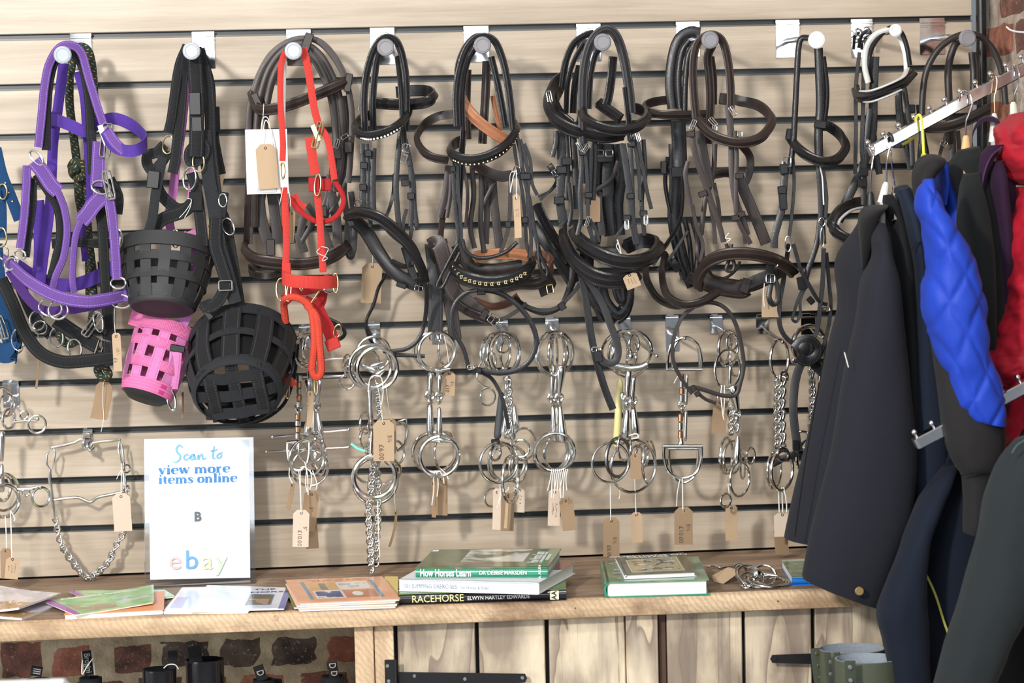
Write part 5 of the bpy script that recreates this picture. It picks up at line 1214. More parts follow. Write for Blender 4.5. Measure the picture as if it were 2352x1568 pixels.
def eggbutt(root, cx, y, d, w=26, h=24, up=False):
    s = 1 if up else -1; m = MB()
    tube_w([W(cx - w, y, d), W(cx - w * .35, y + s * 3, d), W(cx, y + s * 5, d), W(cx + w * .35, y + s * 3, d), W(cx + w, y, d)], 0, m, 10, rr=[mm(3, d), mm(5.5, d), mm(8, d), mm(5.5, d), mm(3, d)])
    lathe_mb(W(cx, y, d), W(cx, y + s * h, d), [(0, mm(9, d)), (.4, mm(6, d)), (1, mm(5.5, d))], m); m.build('eggbutt_cheek', M_STEEL, root)

# far left, cut off by the frame
b = bit('hanging cheek bit cut off by the left edge of the frame', 8, 930)
mring(b, 16, 930, 30, 50, .12, 5); mring(b, 4, 925, 40, 70, .1, 5); mring(b, 20, 962, 22, 44, .13, 6); arm(b, 4, 990, 4, 1060, .12, 8, 5); arm(b, 3, 1130, 4, 1065, .12, 8, 5); mring(b, 8, 1120, 24, 60, .12, 6)
m = MB(); tube_w([W(28, 970, .12), W(60, 966, .12), W(86, 967, .12)], .0028, m); sphere_mb(W(86, 962, .12), .0045, m, 8); m.build('cheek_bar', M_STEEL, b); mring(b, 55, 953, 17, 18, .12, 4); mring(b, 85, 974, 38, 40, .12, 4.5)
m = MB(); tube_w([W(38, 1124, .12), W(70, 1122, .12), W(92, 1118, .12)], .0034, m); sphere_mb(W(92, 1120, .12), .0042, m, 8); m.build('cheek_bar', M_STEEL, b); mring(b, 60, 1130, 15, 16, .12, 3.5); mring(b, 94, 1141, 36, 44, .12, 5)
mring(b, 10, 1150, 60, 74, .14, 7); mring(b, 8, 1130, 60, 84, .1, 6)
tube('string', pp('12,1184 14,1220 15,1258'), .0011, STRING, b, d=.15, k=5); tube('string', pp('24,1172 26,1230 27,1280'), .0011, STRING, b, d=.15, k=5); tube('string', pp('24,1172 34,1190 32,1196'), .001, STRING, b, d=.15, k=5)
ptag('brown tag nearest the left edge, half covered by a paler written tag', 14, 1265, 30, 70, .13, 0, 20, CARD3, None, None, .05, group=None)
ptag('pale brown tag with small handwriting at the lower left corner of the slat wall', 29, 1284, 30, 50, .15, -6, 0, CARD, None, [('~~~~~~', .2, .5, 1), ('~~~~~~~', .2, 0, 1), ('~~~~', .3, -.5, 1)], .05, group=None)

# long shanked bit with curb chain
b = bit('large ported bit with a long curb chain draped below, left of the white sign', 200, 1010, .06)
D = .05
m = MB(); tube_w([W(x, y, D) for x, y in ((118, 1028), (150, 1022), (172, 1016), (186, 1008), (194, 1012))], .0036, m, 8); m.build('upper_bar', M_STEEL, b)
m = MB(); tube_w([W(x, y, D) for x, y in ((212, 1018), (232, 1014), (256, 1012), (276, 1009))], .0036, m, 8); m.build('upper_bar', M_STEEL, b)
mring(b, 200, 1018, 18, 22, D, 6); mring(b, 208, 1024, 12, 20, D, 5)
m = MB(); tube_w([W(x, y, D) for x, y in ((120, 1028), (108, 1045), (108, 1066), (118, 1080), (124, 1062), (127, 1040), (122, 1028))], .0021, m, 8, True); m.build('cheek_loop', M_STEEL, b)
m = MB(); tube_w([W(x, y, D) for x, y in ((276, 1008), (272, 1030), (278, 1056), (286, 1078), (288, 1100), (286, 1078), (284, 1050), (280, 1020))], .0021, m, 8); m.build('cheek_loop', M_STEEL, b)
for P in (((116, 1078), (114, 1100), (118, 1120), (120, 1146), (124, 1170), (126, 1194)), ((284, 1080), (286, 1100), (288, 1128), (294, 1150), (300, 1190), (292, 1212))):
    m = MB(); tube_w([W(x, y, D) for x, y in P], 0, m, 8, rr=[.003, .0042, .003, .005, .003, .002]); m.build('cheek', M_STEEL, b)
mring(b, 291, 1076, 14, 18, D, 3.5); mring(b, 290, 1122, 12, 14, D, 4)
m = MB(); Q = spline([(120, 1148), (150, 1144), (178, 1142), (198, 1150), (210, 1152), (224, 1142), (250, 1136), (290, 1128)], 4); tube_w([W(x, y, D) for x, y in Q], .0034, m, 10); m.build('ported_mouthpiece', M_STEEL, b)
chain(b, '128,1198,.05 136,1236,.05 150,1268,.05 176,1304,.05 200,1326,.055 222,1318,.05 246,1292,.05 268,1250,.05 286,1222,.05', .05, 20, 12, 2.2, .6)
chain(b, '150,1262,.056 172,1292,.058 200,1324,.062 240,1300,.058 262,1268,.056', .056, 18, 13, 2.2, .55); mring(b, 204, 1330, 22, 20, .06, 4)
string_loop(b, '280,1064,.06 279,1100 278,1140', .06, .001); string_loop(b, '268,1100,.06 274,1086 279,1080', .06, .0008)
ptag('blank pale brown tag on the right side of the curb chain bit', 278, 1140, 41, 88, .07, 2, 0, CARD2, None, None, .06, group=None)

# cluster beside the black muzzle
b = bit('D-ring bit with copper and steel rollers beside the large muzzle', 690, 860, .13)
mring(b, 700, 800, 44, 74, .13, 5, flip=-1); roller(b, 687, 862, 936, .14, (M_STEEL, M_COPPER, M_STEEL, M_COPPER), 7, 5); joint(b, 686, 940, .14, 8, 3)
roller(b, 684, 950, 1008, .14, (M_COPPER, M_STEEL, M_COPPER, M_STEEL), 7, 4); dring(b, 686, 1014, 50, 66, .15, 6, skew=-2)
b = bit('full cheek bit whose thin ball-ended bars stick out both sides beside the muzzle', 730, 830, .1)
for x0, y0, x1, y1 in ((690, 827, 806, 822), (626, 1003, 800, 987)):
    m = MB(); tube_w([W(x0, y0, .1), W((x0 + x1) / 2, (y0 + y1) / 2, .1), W(x1, y1, .1)], 0, m, 8, rr=[.0018, .0034, .0018]); sphere_mb(W(x0, y0, .1), .0042, m, 8); sphere_mb(W(x1, y1, .1), .0042, m, 8); m.build('full_cheek', M_STEEL, b)
arm(b, 712, 980, 716, 920, .11, 8, 5); arm(b, 712, 850, 716, 910, .11, 8, 5); joint(b, 716, 915, .11, 7, 3); mring(b, 736, 1050, 24, 80, .1, 5); mring(b, 712, 800, 30, 74, .1, 5)
b = bit('second full cheek bit just below the first beside the muzzle', 740, 862, .14)
for x0, y0, x1, y1 in ((690, 866, 816, 862), (612, 1037, 800, 1027)):
    m = MB(); tube_w([W(x0, y0, .07), W((x0 + x1) / 2, (y0 + y1) / 2, .07), W(x1, y1, .07)], 0, m, 8, rr=[.0016, .0030, .0016]); sphere_mb(W(x0, y0, .07), .0034, m, 8); sphere_mb(W(x1, y1, .07), .0034, m, 8); m.build('full_cheek', M_STEEL, b)
arm(b, 738, 1002, 728, 940, .15, 7, 4); arm(b, 735, 870, 728, 930, .15, 8, 5); joint(b, 728, 935, .15, 8, 3); mring(b, 732, 1010, 16, 30, .14, 6); mring(b, 728, 1040, 34, 70, .07, 5)
b = bit('loose ring bit at the front of the cluster beside the muzzle, bundled with strings', 715, 860, .17)
mring(b, 706, 806, 60, 78, .16, 5, rz=20); arm(b, 708, 870, 712, 930, .16, 9, 5); arm(b, 706, 1000, 712, 940, .16, 10, 5); joint(b, 712, 935, .16, 7, 3)
mring(b, 704, 1052, 78, 88, .17, 5); 
for q, (x, y, x1, y1, x2, y2) in enumerate(((668, 1060, 664, 1090, 672, 1110), (686, 1078, 690, 1130, 692, 1180), (704, 1078, 702, 1110, 706, 1130), (712, 1078, 716, 1100, 712, 1124), (718, 1080, 728, 1110, 726, 1124), (690, 1074, 700, 1072, 720, 1090), (700, 1060, 706, 1090, 708, 1136))): tube('string', [(x, y), (x1, y1), (x2, y2)], .0010, STRING, b, d=.18, k=5)
b = bit('loose ring bit with large thin rings at the back of the cluster beside the muzzle', 700, 880, .13)
mring(b, 712, 1074, 82, 84, .13, 5); mring(b, 714, 1030, 60, 66, .14, 5, rz=30); arm(b, 722, 1000, 722, 900, .13, 7, 5); mring(b, 688, 1048, 46, 60, .14, 4, rz=40)
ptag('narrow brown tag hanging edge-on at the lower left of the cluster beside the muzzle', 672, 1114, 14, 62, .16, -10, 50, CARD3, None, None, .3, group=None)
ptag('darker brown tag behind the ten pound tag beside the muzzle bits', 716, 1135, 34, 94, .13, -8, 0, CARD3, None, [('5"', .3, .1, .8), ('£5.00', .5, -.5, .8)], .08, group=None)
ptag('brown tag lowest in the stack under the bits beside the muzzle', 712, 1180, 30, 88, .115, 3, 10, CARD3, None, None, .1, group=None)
ptag('pale tag reading five inches, ten pounds, under the bits beside the muzzle', 692, 1178, 37, 86, .18, -3, 0, CARD2, '690,1076,.18 691,1130,.18 692,1176,.185', [('5"', .35, .5, .8), ('£10.00', .45, -.15, .95)], .06, group=None)
ptag('slim brown tag hanging inside the bit cluster beside the muzzle', 714, 905, 18, 84, .2, -3, 40, CARD, None, None, .1, group=None)

# heavy ring bits
b = bit('heavy bit with two thick shiny rings and a tall cheek below the pale wall tag', 860, 800, .16)
mring(b, 858, 812, 76, 78, .12, 6); mring(b, 866, 846, 92, 96, .19, 9, M_STEEL); mring(b, 850, 842, 96, 100, .17, 7); mring(b, 842, 840, 60, 74, .16, 5)
for a_, b_ in (((838, 846), (880, 832)), ((834, 838), (876, 858)), ((852, 868), (884, 848))): lathe_mb(W(*a_, .16), W(*b_, .16), [(0, .003), (.3, .006), (.5, .008), (.7, .006), (1, .003)]).build('lozenge_arm', M_STEEL, b)
arm(b, 848, 880, 853, 968, .19, 6, 6); mring(b, 853, 978, 14, 18, .19, 6)
m = MB(); tube_w([W(x, y, .19) for x, y in ((855, 990), (853, 1020), (852, 1042), (846, 1050), (832, 1052))], .0044, m, 10); m.build('cheek', M_STEEL, b)
mring(b, 860, 1094, 96, 98, .2, 9); mring(b, 868, 1080, 104, 76, .18, 6, rz=-8)
b = bit('curb bit with oval links behind the six pound tag', 880, 900, .13)
mring(b, 797, 877, 33, 34, .12, 4.5); mring(b, 802, 846, 20, 40, .12, 4, rz=-20); mring(b, 798, 832, 18, 36, .11, 4); mring(b, 838, 972, 22, 48, .14, 5, rz=15); mring(b, 838, 1006, 22, 44, .15, 5)
mring(b, 904, 1040, 50, 58, .12, 5); mring(b, 862, 1104, 102, 106, .13, 6); arm(b, 864, 880, 872, 960, .14, 6, 4)
m = MB(); tube_w([W(x, y, .12) for x, y in ((915, 968), (932, 962), (936, 990), (930, 1020), (912, 1036))], .0028, m, 8); m.build('square_cheek', M_STEEL, b); mring(b, 918, 1000, 34, 64, .11, 5, rz=-25)
chain(b, '866,888,.15 868,920 872,960', .15, 16, 11, 2.4, .6); tube('tape_end', pp('806,1018,.16 822,1030,.16 838,1036,.16'), .003, plain('mint_tape', lin(130, 214, 196), .5), b)
b = bit('long curb chain in two strands hanging under the heavy ring bits', 862, 1060, .15)
chain(b, '858,1060,.16 852,1120,.16 846,1180,.16 850,1240,.16 852,1290,.16 852,1318,.155', .15, 19, 15, 3, .56); chain(b, '862,1050,.14 868,1110,.15 868,1180,.15 864,1240,.15 862,1300,.15', .14, 19, 15, 3, .56); chain(b, '850,1040,.14 872,1060,.14', .14, 18, 13, 3, .6)
tube('string', pp('852,1150,.18 866,1140,.19 868,1180,.19 872,1280,.18'), .0011, STRING, b, d=.18, k=5)
ptag('tag reading five and a quarter, six pounds, in front of the heavy ring bits', 881, 972, 48, 96, .22, -1, 0, CARD, '862,872,.22 870,900,.22 880,972,.225', [('5¼', .28, .55, .85), ('£6.00', .5, -.25, 1.0)], .02, group=None)
string_loop(thing('tag_string', 'looped white string knotted over the thick shiny ring', 'string', W(860, 870, .22)), '845,900,.22 850,870,.22 862,862,.22 876,868,.22 880,900,.22 876,930,.22', .22, .001)
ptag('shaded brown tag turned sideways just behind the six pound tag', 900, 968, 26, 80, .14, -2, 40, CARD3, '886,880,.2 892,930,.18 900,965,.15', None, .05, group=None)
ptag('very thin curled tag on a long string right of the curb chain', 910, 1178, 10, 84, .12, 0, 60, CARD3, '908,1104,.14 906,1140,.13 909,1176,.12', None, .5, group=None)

# eggbutt bit
b = bit('large eggbutt bit hanging from the wide brown leather strap', 1000, 800, .16)
mring(b, 1003, 806, 84, 88, .17, 7); eggbutt(b, 1008, 846, .17, 26, 22, True); arm(b, 1010, 860, 1008, 906, .17, 7, 5); joint(b, 1008, 914, .17, 8, 3.4); arm(b, 1010, 1000, 1009, 935, .17, 7, 5); eggbutt(b, 1008, 1014, .17, 28, 16); mring(b, 1009, 1048, 90, 92, .17, 8)
b = bit('second eggbutt bit partly behind the large one', 990, 800, .12)
mring(b, 996, 806, 92, 90, .12, 6); mring(b, 1026, 800, 40, 80, .1, 5, rz=8); arm(b, 990, 856, 987, 908, .13, 8, 6); joint(b, 987, 914, .13, 10, 3.6); arm(b, 989, 1004, 987, 926, .13, 10, 7); mring(b, 998, 1038, 100, 96, .12, 7); mring(b, 1022, 1036, 50, 90, .11, 5, rz=14)
for x, y, x1, y1 in ((995, 1085, 992, 1160), (1003, 1082, 1004, 1140), (1010, 1080, 1020, 1110), (1000, 1080, 990, 1096), (1012, 1076, 1030, 1100)): tube('string', [(x, y), ((x + x1) / 2 + 3, (y + y1) / 2), (x1, y1)], .0011, STRING, b, d=.17, k=5)
ptag('brown tag with handwriting hanging high beside the eggbutt bit ring', 1032, 858, 28, 56, .15, -4, 0, CARD, '1020,770,.16 1028,810,.16 1032,856,.155', [('5½', .3, .5, 1.0), ('£10', .45, -.2, 1.2)], .03, group=None)
ptag('brown tag turned edge-on below the eggbutt bit rings', 996, 1110, 14, 86, .15, 2, 50, CARD3, None, None, .1, group=None)
ptag('wider brown tag behind the edge-on one below the eggbutt bit rings', 1014, 1100, 28, 92, .12, 0, 20, CARD3, None, None, .1, group=None)

# bundle seen through the looped reins
b = bit('cluster bit with round rings seen through the looped black reins, front of the bunch', 1150, 800, .19)
mring(b, 1150, 812, 84, 98, .18, 5.5); mring(b, 1146, 812, 56, 94, .18, 5, rz=6); arm(b, 1165, 862, 1163, 910, .19, 8, 6); joint(b, 1165, 925, .19, 10, 4); arm(b, 1158, 1000, 1164, 940, .19, 10, 6)
mring(b, 1145, 1062, 88, 94, .19, 6)
b = bit('bit with narrow upright oval ring lowest in the reins bunch', 1172, 830, .16)
mring(b, 1138, 810, 70, 90, .16, 5, rz=12); mring(b, 1172, 1100, 42, 106, .2, 6.5); arm(b, 1178, 1010, 1172, 950, .17, 8, 5); mring(b, 1162, 812, 70, 96, .16, 5, rz=-10); sphere_mb(W(1164, 870, .19), .008, sm := MB(), 10); sm.build('port_ball', M_STEEL, b)
b = bit('hanging cheek bit with small rings at both sides of the reins bunch', 1120, 880, .12)
mring(b, 1120, 911, 36, 40, .12, 4); m = MB(); tube_w([W(x, y, .12) for x, y in ((1108, 826), (1096, 850), (1096, 874), (1112, 888), (1130, 892))], .0022, m, 8); m.build('hanging_cheek', M_STEEL, b)
mring(b, 1202, 1020, 60, 74, .13, 5, rz=12); mring(b, 1196, 1030, 40, 40, .14, 5); mring(b, 1130, 1142, 34, 42, .11, 4); arm(b, 1186, 985, 1180, 930, .13, 8, 5); mring(b, 1190, 1070, 44, 80, .12, 5, rz=-6)
b = bit('rubber covered bit with a grey mouthpiece in the reins bunch', 1150, 950, .17)
arm(b, 1142, 1008, 1152, 900, .18, 9, 7, plain('grey_rubber', (.05, .055, .06), .6), 'rubber_mouthpiece'); mring(b, 1138, 1040, 24, 34, .18, 6); mring(b, 1166, 1062, 80, 86, .15, 5); mring(b, 1128, 830, 24, 40, .15, 5); mring(b, 1172, 812, 50, 90, .15, 5)
keeper(b, 1138, 1014, 20, 12, L_BLK, .19)
b = bit('chain mouthed bit at the back of the reins bunch', 1165, 900, .14)
chain(b, '1168,880,.2 1170,930,.2 1166,1000,.2', .2, 18, 13, 3, .6); mring(b, 1156, 790, 34, 40, .2, 4); mring(b, 1150, 1060, 60, 84, .16, 5, rz=20)
for x, y, x1, y1 in ((1146, 1108, 1148, 1160), (1150, 1108, 1142, 1166), (1168, 1118, 1160, 1130), (1180, 1120, 1194, 1130)): tube('string', [(x, y), ((x + x1) / 2 + 3, (y + y1) / 2), (x1, y1)], .0011, STRING, b, d=.17, k=5)
ptag('pale tag at the left below the reins bunch of bits', 1142, 1130, 20, 96, .12, -2, 20, CARD2, None, None, .05, group=None)
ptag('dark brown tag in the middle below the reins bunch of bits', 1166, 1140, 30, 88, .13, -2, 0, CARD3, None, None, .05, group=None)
ptag('bright slim brown tag edge-on in front of the dark one below the reins bunch', 1165, 1150, 8, 70, .16, -4, 30, CARD, None, None, .1, group=None)
ptag('pale tag with writing at the right below the reins bunch of bits', 1192, 1126, 30, 56, .12, -4, 0, CARD2, None, [('~~~~~~', .2, .3, 1.2), ('~~~~', .2, -.2, 1.2)], .05, group=None)

# bundle of loose ring bits
for i, (w, rx, bx, bw) in enumerate(((86, 0, 0, 92), (78, -8, -6, 84), (44, 2, 8, 70), (20, -2, -10, 80))):
    b = bit(('front', 'second', 'third', 'rearmost')[i] + ' loose ring bit in the tight bundle of alike bits right of the looped reins', 1275 + rx, 812, .18 - .02 * i)
    d = .18 - .022 * i
    mring(b, 1276 + rx, 812, w, 102, d, 5.5, rz=(0, 14, -6, 3)[i]); mring(b, 1275 + bx, 1038, bw, 90, d, 6, rz=(0, -12, 8, 6)[i])
    ox = (8, -9, 0, -3)[i]
    arm(b, 1280 + ox, 838, 1276 + ox, 908, d, 12 if i == 0 else 8, 5); joint(b, 1276 + ox, 918, d, 9, 3.6); arm(b, 1284 + ox, 1016, 1278 + ox, 928, d, 12 if i == 0 else 8, 5)
for q in range(9):
    x = 1262 + q * 4.5; tube('string', [(x + 6, 1076), (x + 2, 1100), (x - 4 + (q % 3) * 4, 1126 + (q * 17) % 34)], .0011, STRING, b, d=.2, k=5)
ptag('pale written tag at the left below the tight bundle of loose ring bits', 1274, 1130, 28, 86, .14, -3, 0, CARD2, None, [('~~~~~~~', .3, .3, .9), ('~~~~~', .3, -.2, .9)], .05, group=None)
ptag('darker curled tag at the right below the tight bundle of loose ring bits', 1300, 1150, 32, 76, .16, 6, 10, CARD3, None, None, .1, group=None)

# pelham group
b = bit('wide bit with a thick curved bar across its top rings', 1440, 800, .19)
mring(b, 1440, 806, 116, 100, .2, 6); mring(b, 1445, 812, 100, 110, .17, 5); m = MB(); Q = spline([(1410, 838), (1430, 842), (1446, 845), (1470, 843), (1486, 836)], 4); tube_w([W(x, y, .21) for x, y in Q], .007, m, 12); sphere_mb(W(1447, 818, .21), .0085, m, 12); m.build('curved_bar', M_STEEL, b)
arm(b, 1444, 850, 1440, 912, .2, 8, 6); joint(b, 1440, 922, .2, 9, 4); arm(b, 1436, 1006, 1440, 940, .2, 10, 7)
mring(b, 1402, 1062, 88, 92, .2, 5)
b = bit('bit with the largest thin lower ring, right of the leather rein end', 1460, 800, .16)
mring(b, 1436, 812, 60, 90, .16, 5, rz=10); arm(b, 1456, 862, 1452, 920, .17, 6, 6); arm(b, 1460, 1000, 1454, 930, .17, 11, 6); mring(b, 1454, 1070, 110, 122, .16, 6); joint(b, 1453, 925, .17, 9, 4)
b = bit('bit with dark upright oval cheek ring in the group right of the rein end', 1430, 830, .18)
mring(b, 1424, 812, 44, 84, .18, 5, rz=4); mring(b, 1420, 1050, 62, 90, .19, 7, mat_metal('dark_steel', (.3, .3, .31), .25), rz=12); mring(b, 1434, 1024, 36, 66, .2, 5, rz=20); arm(b, 1428, 900, 1438, 960, .16, 6, 5)
b = bit('cream rubber mouthed bit behind the group right of the rein end', 1420, 900, .13)
arm(b, 1416, 1026, 1424, 870, .14, 9, 8, plain('cream_rubber', lin(226, 214, 150), .5), 'rubber_mouthpiece'); mring(b, 1462, 1052, 36, 60, .13, 5); mring(b, 1490, 1060, 40, 100, .12, 5, rz=16); mring(b, 1474, 1046, 34, 56, .12, 6, rz=10)
mring(b, 1456, 790, 26, 44, .2, 5)
tube('string', pp('1444,1000 1462,996 1466,1004 1450,1008'), .0014, STRING, b, d=.22, k=5); tube('string', pp('1402,1105,.18 1402,1150 1403,1196,.17'), .0011, STRING, b, d=.18, k=5); tube('string', pp('1458,1094,.17 1459,1130 1461,1180,.15'), .0011, STRING, b, d=.16, k=5); tube('string', pp('1418,1108 1424,1130 1422,1146'), .0009, STRING, b, d=.16, k=5)
ptag('dark brown tag on a long string lowest above the green books', 1404, 1196, 38, 92, .17, -1, 0, CARD3, None, [('5½', .4, .4, .8), ('£6.00', .6, -.3, .9)], .02, group=None)
ptag('brown tag with rounded top right of the dark tag above the green books', 1462, 1182, 26, 70, .14, 1, 10, CARD, None, None, .1, group=None)
ptag('brown tag hanging among the rings of the bits right of the rein end', 1460, 1046, 26, 60, .21, 0, 20, CARD3, None, None, .02, group=None)

# dee ring bit with copper
b = bit('D-ring bit with copper and steel rollers inside the oval leather loop', 1570, 800, .15)
dring(b, 1572, 848, 78, 72, .15, 6, up=True); roller(b, 1566, 858, 922, .15, (M_COPPER, M_STEEL, M_COPPER, M_STEEL), 6, 4); joint(b, 1566, 934, .15, 8, 3); roller(b, 1563, 950, 1008, .15, (M_COPPER, M_STEEL, M_COPPER), 6, 3)
arm(b, 1564, 1020, 1564, 1004, .15, 7, 5); dring(b, 1568, 1024, 86, 74, .15, 6)
b = bit('second D-ring bit hidden directly behind the one with copper rollers', 1580, 800, .11)
dring(b, 1576, 846, 62, 72, .12, 5, up=True); arm(b, 1578, 858, 1576, 930, .12, 4, 4); arm(b, 1574, 1012, 1576, 940, .12, 4, 4); dring(b, 1570, 1030, 66, 78, .12, 5)
tube('string', pp('1567,1096,.17 1568,1140 1569,1176,.17'), .0013, STRING, b, d=.17, k=5); tube('string', pp('1562,1100,.17 1556,1130 1554,1162'), .0010, STRING, b, d=.17, k=5); tube('string', pp('1558,862,.17 1550,876 1548,880'), .0011, STRING, b, d=.17, k=5)
ptag('brown tag reading five and a half, ten pounds, under the copper roller bit', 1570, 1172, 43, 88, .17, -1, 0, CARD3, None, [('5½', .35, .5, .9), ('£10.00', .4, -.3, 1.0)], .03, group=None)

# hanging cheek
b = bit('hanging cheek bit with fat polished mouthpiece and small top ring', 1680, 790, .17)
mring(b, 1681, 785, 28, 38, .18, 4); mring(b, 1672, 800, 54, 84, .17, 5, rz=8); mring(b, 1671, 848, 68, 92, .18, 5); arm(b, 1677, 840, 1676, 884, .18, 5, 4); arm(b, 1682, 884, 1694, 944, .18, 13, 7); joint(b, 1692, 956, .18, 9, 3.6)
chain(b, '1690,960,.18 1692,990,.18', .18, 20, 12, 3, .6); arm(b, 1692, 1062, 1695, 1000, .18, 11, 6); mring(b, 1699, 1100, 54, 80, .18, 5, rz=14); mring(b, 1667, 1149, 26, 32, .17, 4.5)
b = bit('second hanging cheek bit behind the fat polished mouthpiece', 1665, 790, .12)
mring(b, 1664, 796, 36, 74, .12, 6); mring(b, 1662, 910, 30, 40, .14, 5); chain(b, '1680,940,.14 1678,1000,.14', .14, 17, 11, 2.6, .6); mring(b, 1668, 1046, 40, 84, .13, 6, rz=18); mring(b, 1682, 1050, 50, 76, .14, 5, rz=26); mring(b, 1724, 1046, 24, 38, .12, 4.5); mring(b, 1706, 1070, 20, 60, .12, 4); mring(b, 1690, 820, 40, 90, .11, 5, rz=-8)
tube('string', pp('1658,884,.2 1656,910 1662,960 1666,962,.19'), .0013, STRING, b, d=.2, k=5); tube('string', pp('1664,884,.2 1664,920 1662,950'), .0011, STRING, b, d=.2, k=5)
ptag('dark brown tag hanging left of the fat polished mouthpiece', 1656, 922, 34, 82, .13, -6, 0, CARD3, None, None, .03, group=None)
tube('string', pp('1672,1110,.15 1676,1140 1677,1164'), .0012, STRING, b, d=.15, k=5)
ptag('plain pale tag below the small round ring of the hanging cheek bit', 1680, 1166, 28, 84, .13, -1, 0, CARD, None, None, .03, group=None)

# chain mouth bits at the right
b = bit('bit with a chunky chain mouthpiece left of the coats', 1790, 800, .2)
mring(b, 1790, 824, 54, 90, .2, 6); mring(b, 1800, 866, 20, 26, .2, 6); chain(b, '1796,876,.2 1793,930,.2 1794,980,.2 1797,1030,.2', .2, 24, 17, 4, .55); mring(b, 1797, 1043, 27, 28, .21, 7); mring(b, 1796, 1080, 62, 92, .2, 7, rz=6)
chain(b, '1785,880,.17 1783,950,.17 1784,1030,.17', .17, 16, 11, 3, .6); mring(b, 1778, 1080, 44, 84, .18, 5, rz=12)
for x, x1 in ((1788, 1789), (1796, 1797), (1800, 1806)): tube('string', [(x, 1118), (x1, 1150), (x1 + 1, 1176)], .0013, STRING, b, d=.2, k=5)
ptag('pale blank tag under the chunky chain bit, touching the coat hem', 1797, 1182, 40, 56, .19, 0, 0, CARD2, None, None, .02, group=None)
ptag('shaded brown tag behind the pale blank one beside the coat hem', 1792, 1215, 32, 62, .14, 4, 0, CARD3, None, None, .02, group=None)
b = bit('chain bit partly hidden behind the coats with a bright thick ring', 1860, 780, .15)
mring(b, 1858, 790, 80, 84, .16, 9); chain(b, '1862,838,.15 1866,900,.15 1864,960,.15 1862,1010,.15', .15, 18, 13, 3.4, .58); mring(b, 1868, 1050, 84, 92, .14, 7); m = MB(); tube_w([W(x, y, .16) for x, y in ((1822, 830), (1850, 834), (1880, 836))], .0034, m); sphere_mb(W(1822, 828, .16), .006, m, 8); m.build('cheek_bar', M_STEEL, b); arm(b, 1886, 850, 1880, 920, .15, 7, 4); mring(b, 1842, 1010, 40, 40, .15, 5)

# clear acrylic sign
# ------------------------------------------------------------------ sign, magazines and books
SX = V((1, 0, SB)).normalized()
ACRYL = NT('clear_acrylic'); _tr = ACRYL.n('BsdfTransparent'); _tr.inputs[0].default_value = (.97, .98, 1, 1); _gl = ACRYL.n('BsdfGlossy'); _gl.inputs['Roughness'].default_value = .04
_lw = ACRYL.n('LayerWeight'); _lw.inputs['Blend'].default_value = .25; _mx = ACRYL.n('MixShader'); ACRYL.l(ACRYL.math('ADD', ACRYL.math('MULTIPLY', _lw.outputs['Fresnel'], .8), .03), _mx.inputs[0]); ACRYL.l(_tr.outputs[0], _mx.inputs[1]); ACRYL.l(_gl.outputs[0], _mx.inputs[2]); ACRYL.l(_mx.outputs[0], ACRYL.out.inputs['Surface']); ACRYL = ACRYL.m
sp0, sp1 = W(334, 1340, .16), W(590, 1338, .16)
base_y = -.30
g = thing('sign_holder', 'clear acrylic upright sign holder with a white sheet and blue and pastel lettering', 'sign', S(462, 1343))
def SG(px, py): return W(px, py, .3)
sd = -S(336, 1342).y; bl, br, tl, tr_ = W(336, 1341, sd), W(590, 1336, sd), W(330, 1009, sd - .035), W(580, 1001, sd - .035)
gx = (br - bl).normalized(); gz = (tl - bl); gz = (gz - gx * gz.dot(gx)).normalized(); gn = gx.cross(gz).normalized()  # away from the viewer is +
if gn.y > 0: gn = -gn
gw, gh = (br - bl).length, (tl - bl).length; gc = (bl + tr_) / 2
MB().box(gc + gn * .0016, gw, .0022, gh, (gx, -gn, gz), bev=.0008).build('front_pane', ACRYL, g, False)
MB().box(gc - gn * .0022, gw, .0022, gh, (gx, -gn, gz), bev=.0008).build('back_pane', ACRYL, g, False)
fb = MB(); 
fp = gc - gz * (gh / 2) + gn * .004; fp.z = shelf_z(fp.x) + .0015
fb.box(V((gc.x, bl.y - .02, shelf_z(gc.x) + .0016)), gw, .045, .0026, (SX, V((0, 1, 0)), V((0, 0, 1))), bev=.0008); fb.build('foot', ACRYL, g, False)
WSHEET = plain('bright_white_sheet', (.80, .82, .84), .5)
sh = MB().box(gc - gn * .0002 + gz * .001, gw - mm(24, .13), .0008, gh - mm(14, .13), (gx, -gn, gz)).build('paper_sheet', WSHEET, g, False)
C_LB, C_MB = plain('light_blue_print', lin(126, 186, 226), .6), plain('mid_blue_print', lin(56, 132, 200), .6)
FRONT = gn * .0036
def sgp(px, py):
    """point on the sign face seen at a photo pixel"""
    v = _F + (px - 1176) / FPX * _R - (py - 784) / FPX * _U; o = gc + FRONT
    return CAM + v * ((o - CAM).dot(gn) / v.dot(gn))
def sgt(name, body, px, py, hpx, mat, bold=0, sx=1, align='CENTER', space=1, shear=0): return text_obj(name, body, mat, sgp(px, py), (gx, gz), mm(hpx, .13), g, .00008, align, bold, shear, sx, .0002, space)
def pen(name, strokes, mat, r, parent, fn):
    """brush lettering: strokes of photo points on a surface"""
    m = MB()
    for s in strokes:
        Q = spline([p if len(p) > 2 else (*p, 1.0) for p in s], 6); C = [fn(q[0], q[1]) for q in Q]; rows = []
        for i, c in enumerate(C):
            a, b = C[max(i - 1, 0)], C[min(i + 1, len(C) - 1)]; T = (b - a).normalized() if (b - a).length > 1e-7 else V((1, 0, 0))
            nrm = gn; w = nrm.cross(T).normalized() * r * Q[i][2]
            rows.append([c - w, c - w + nrm * .0002, c + w + nrm * .0002, c + w])
        m.us = [0, 0, 1, 1, 1]; m.rings(rows)
    return m.build(name, mat, parent)
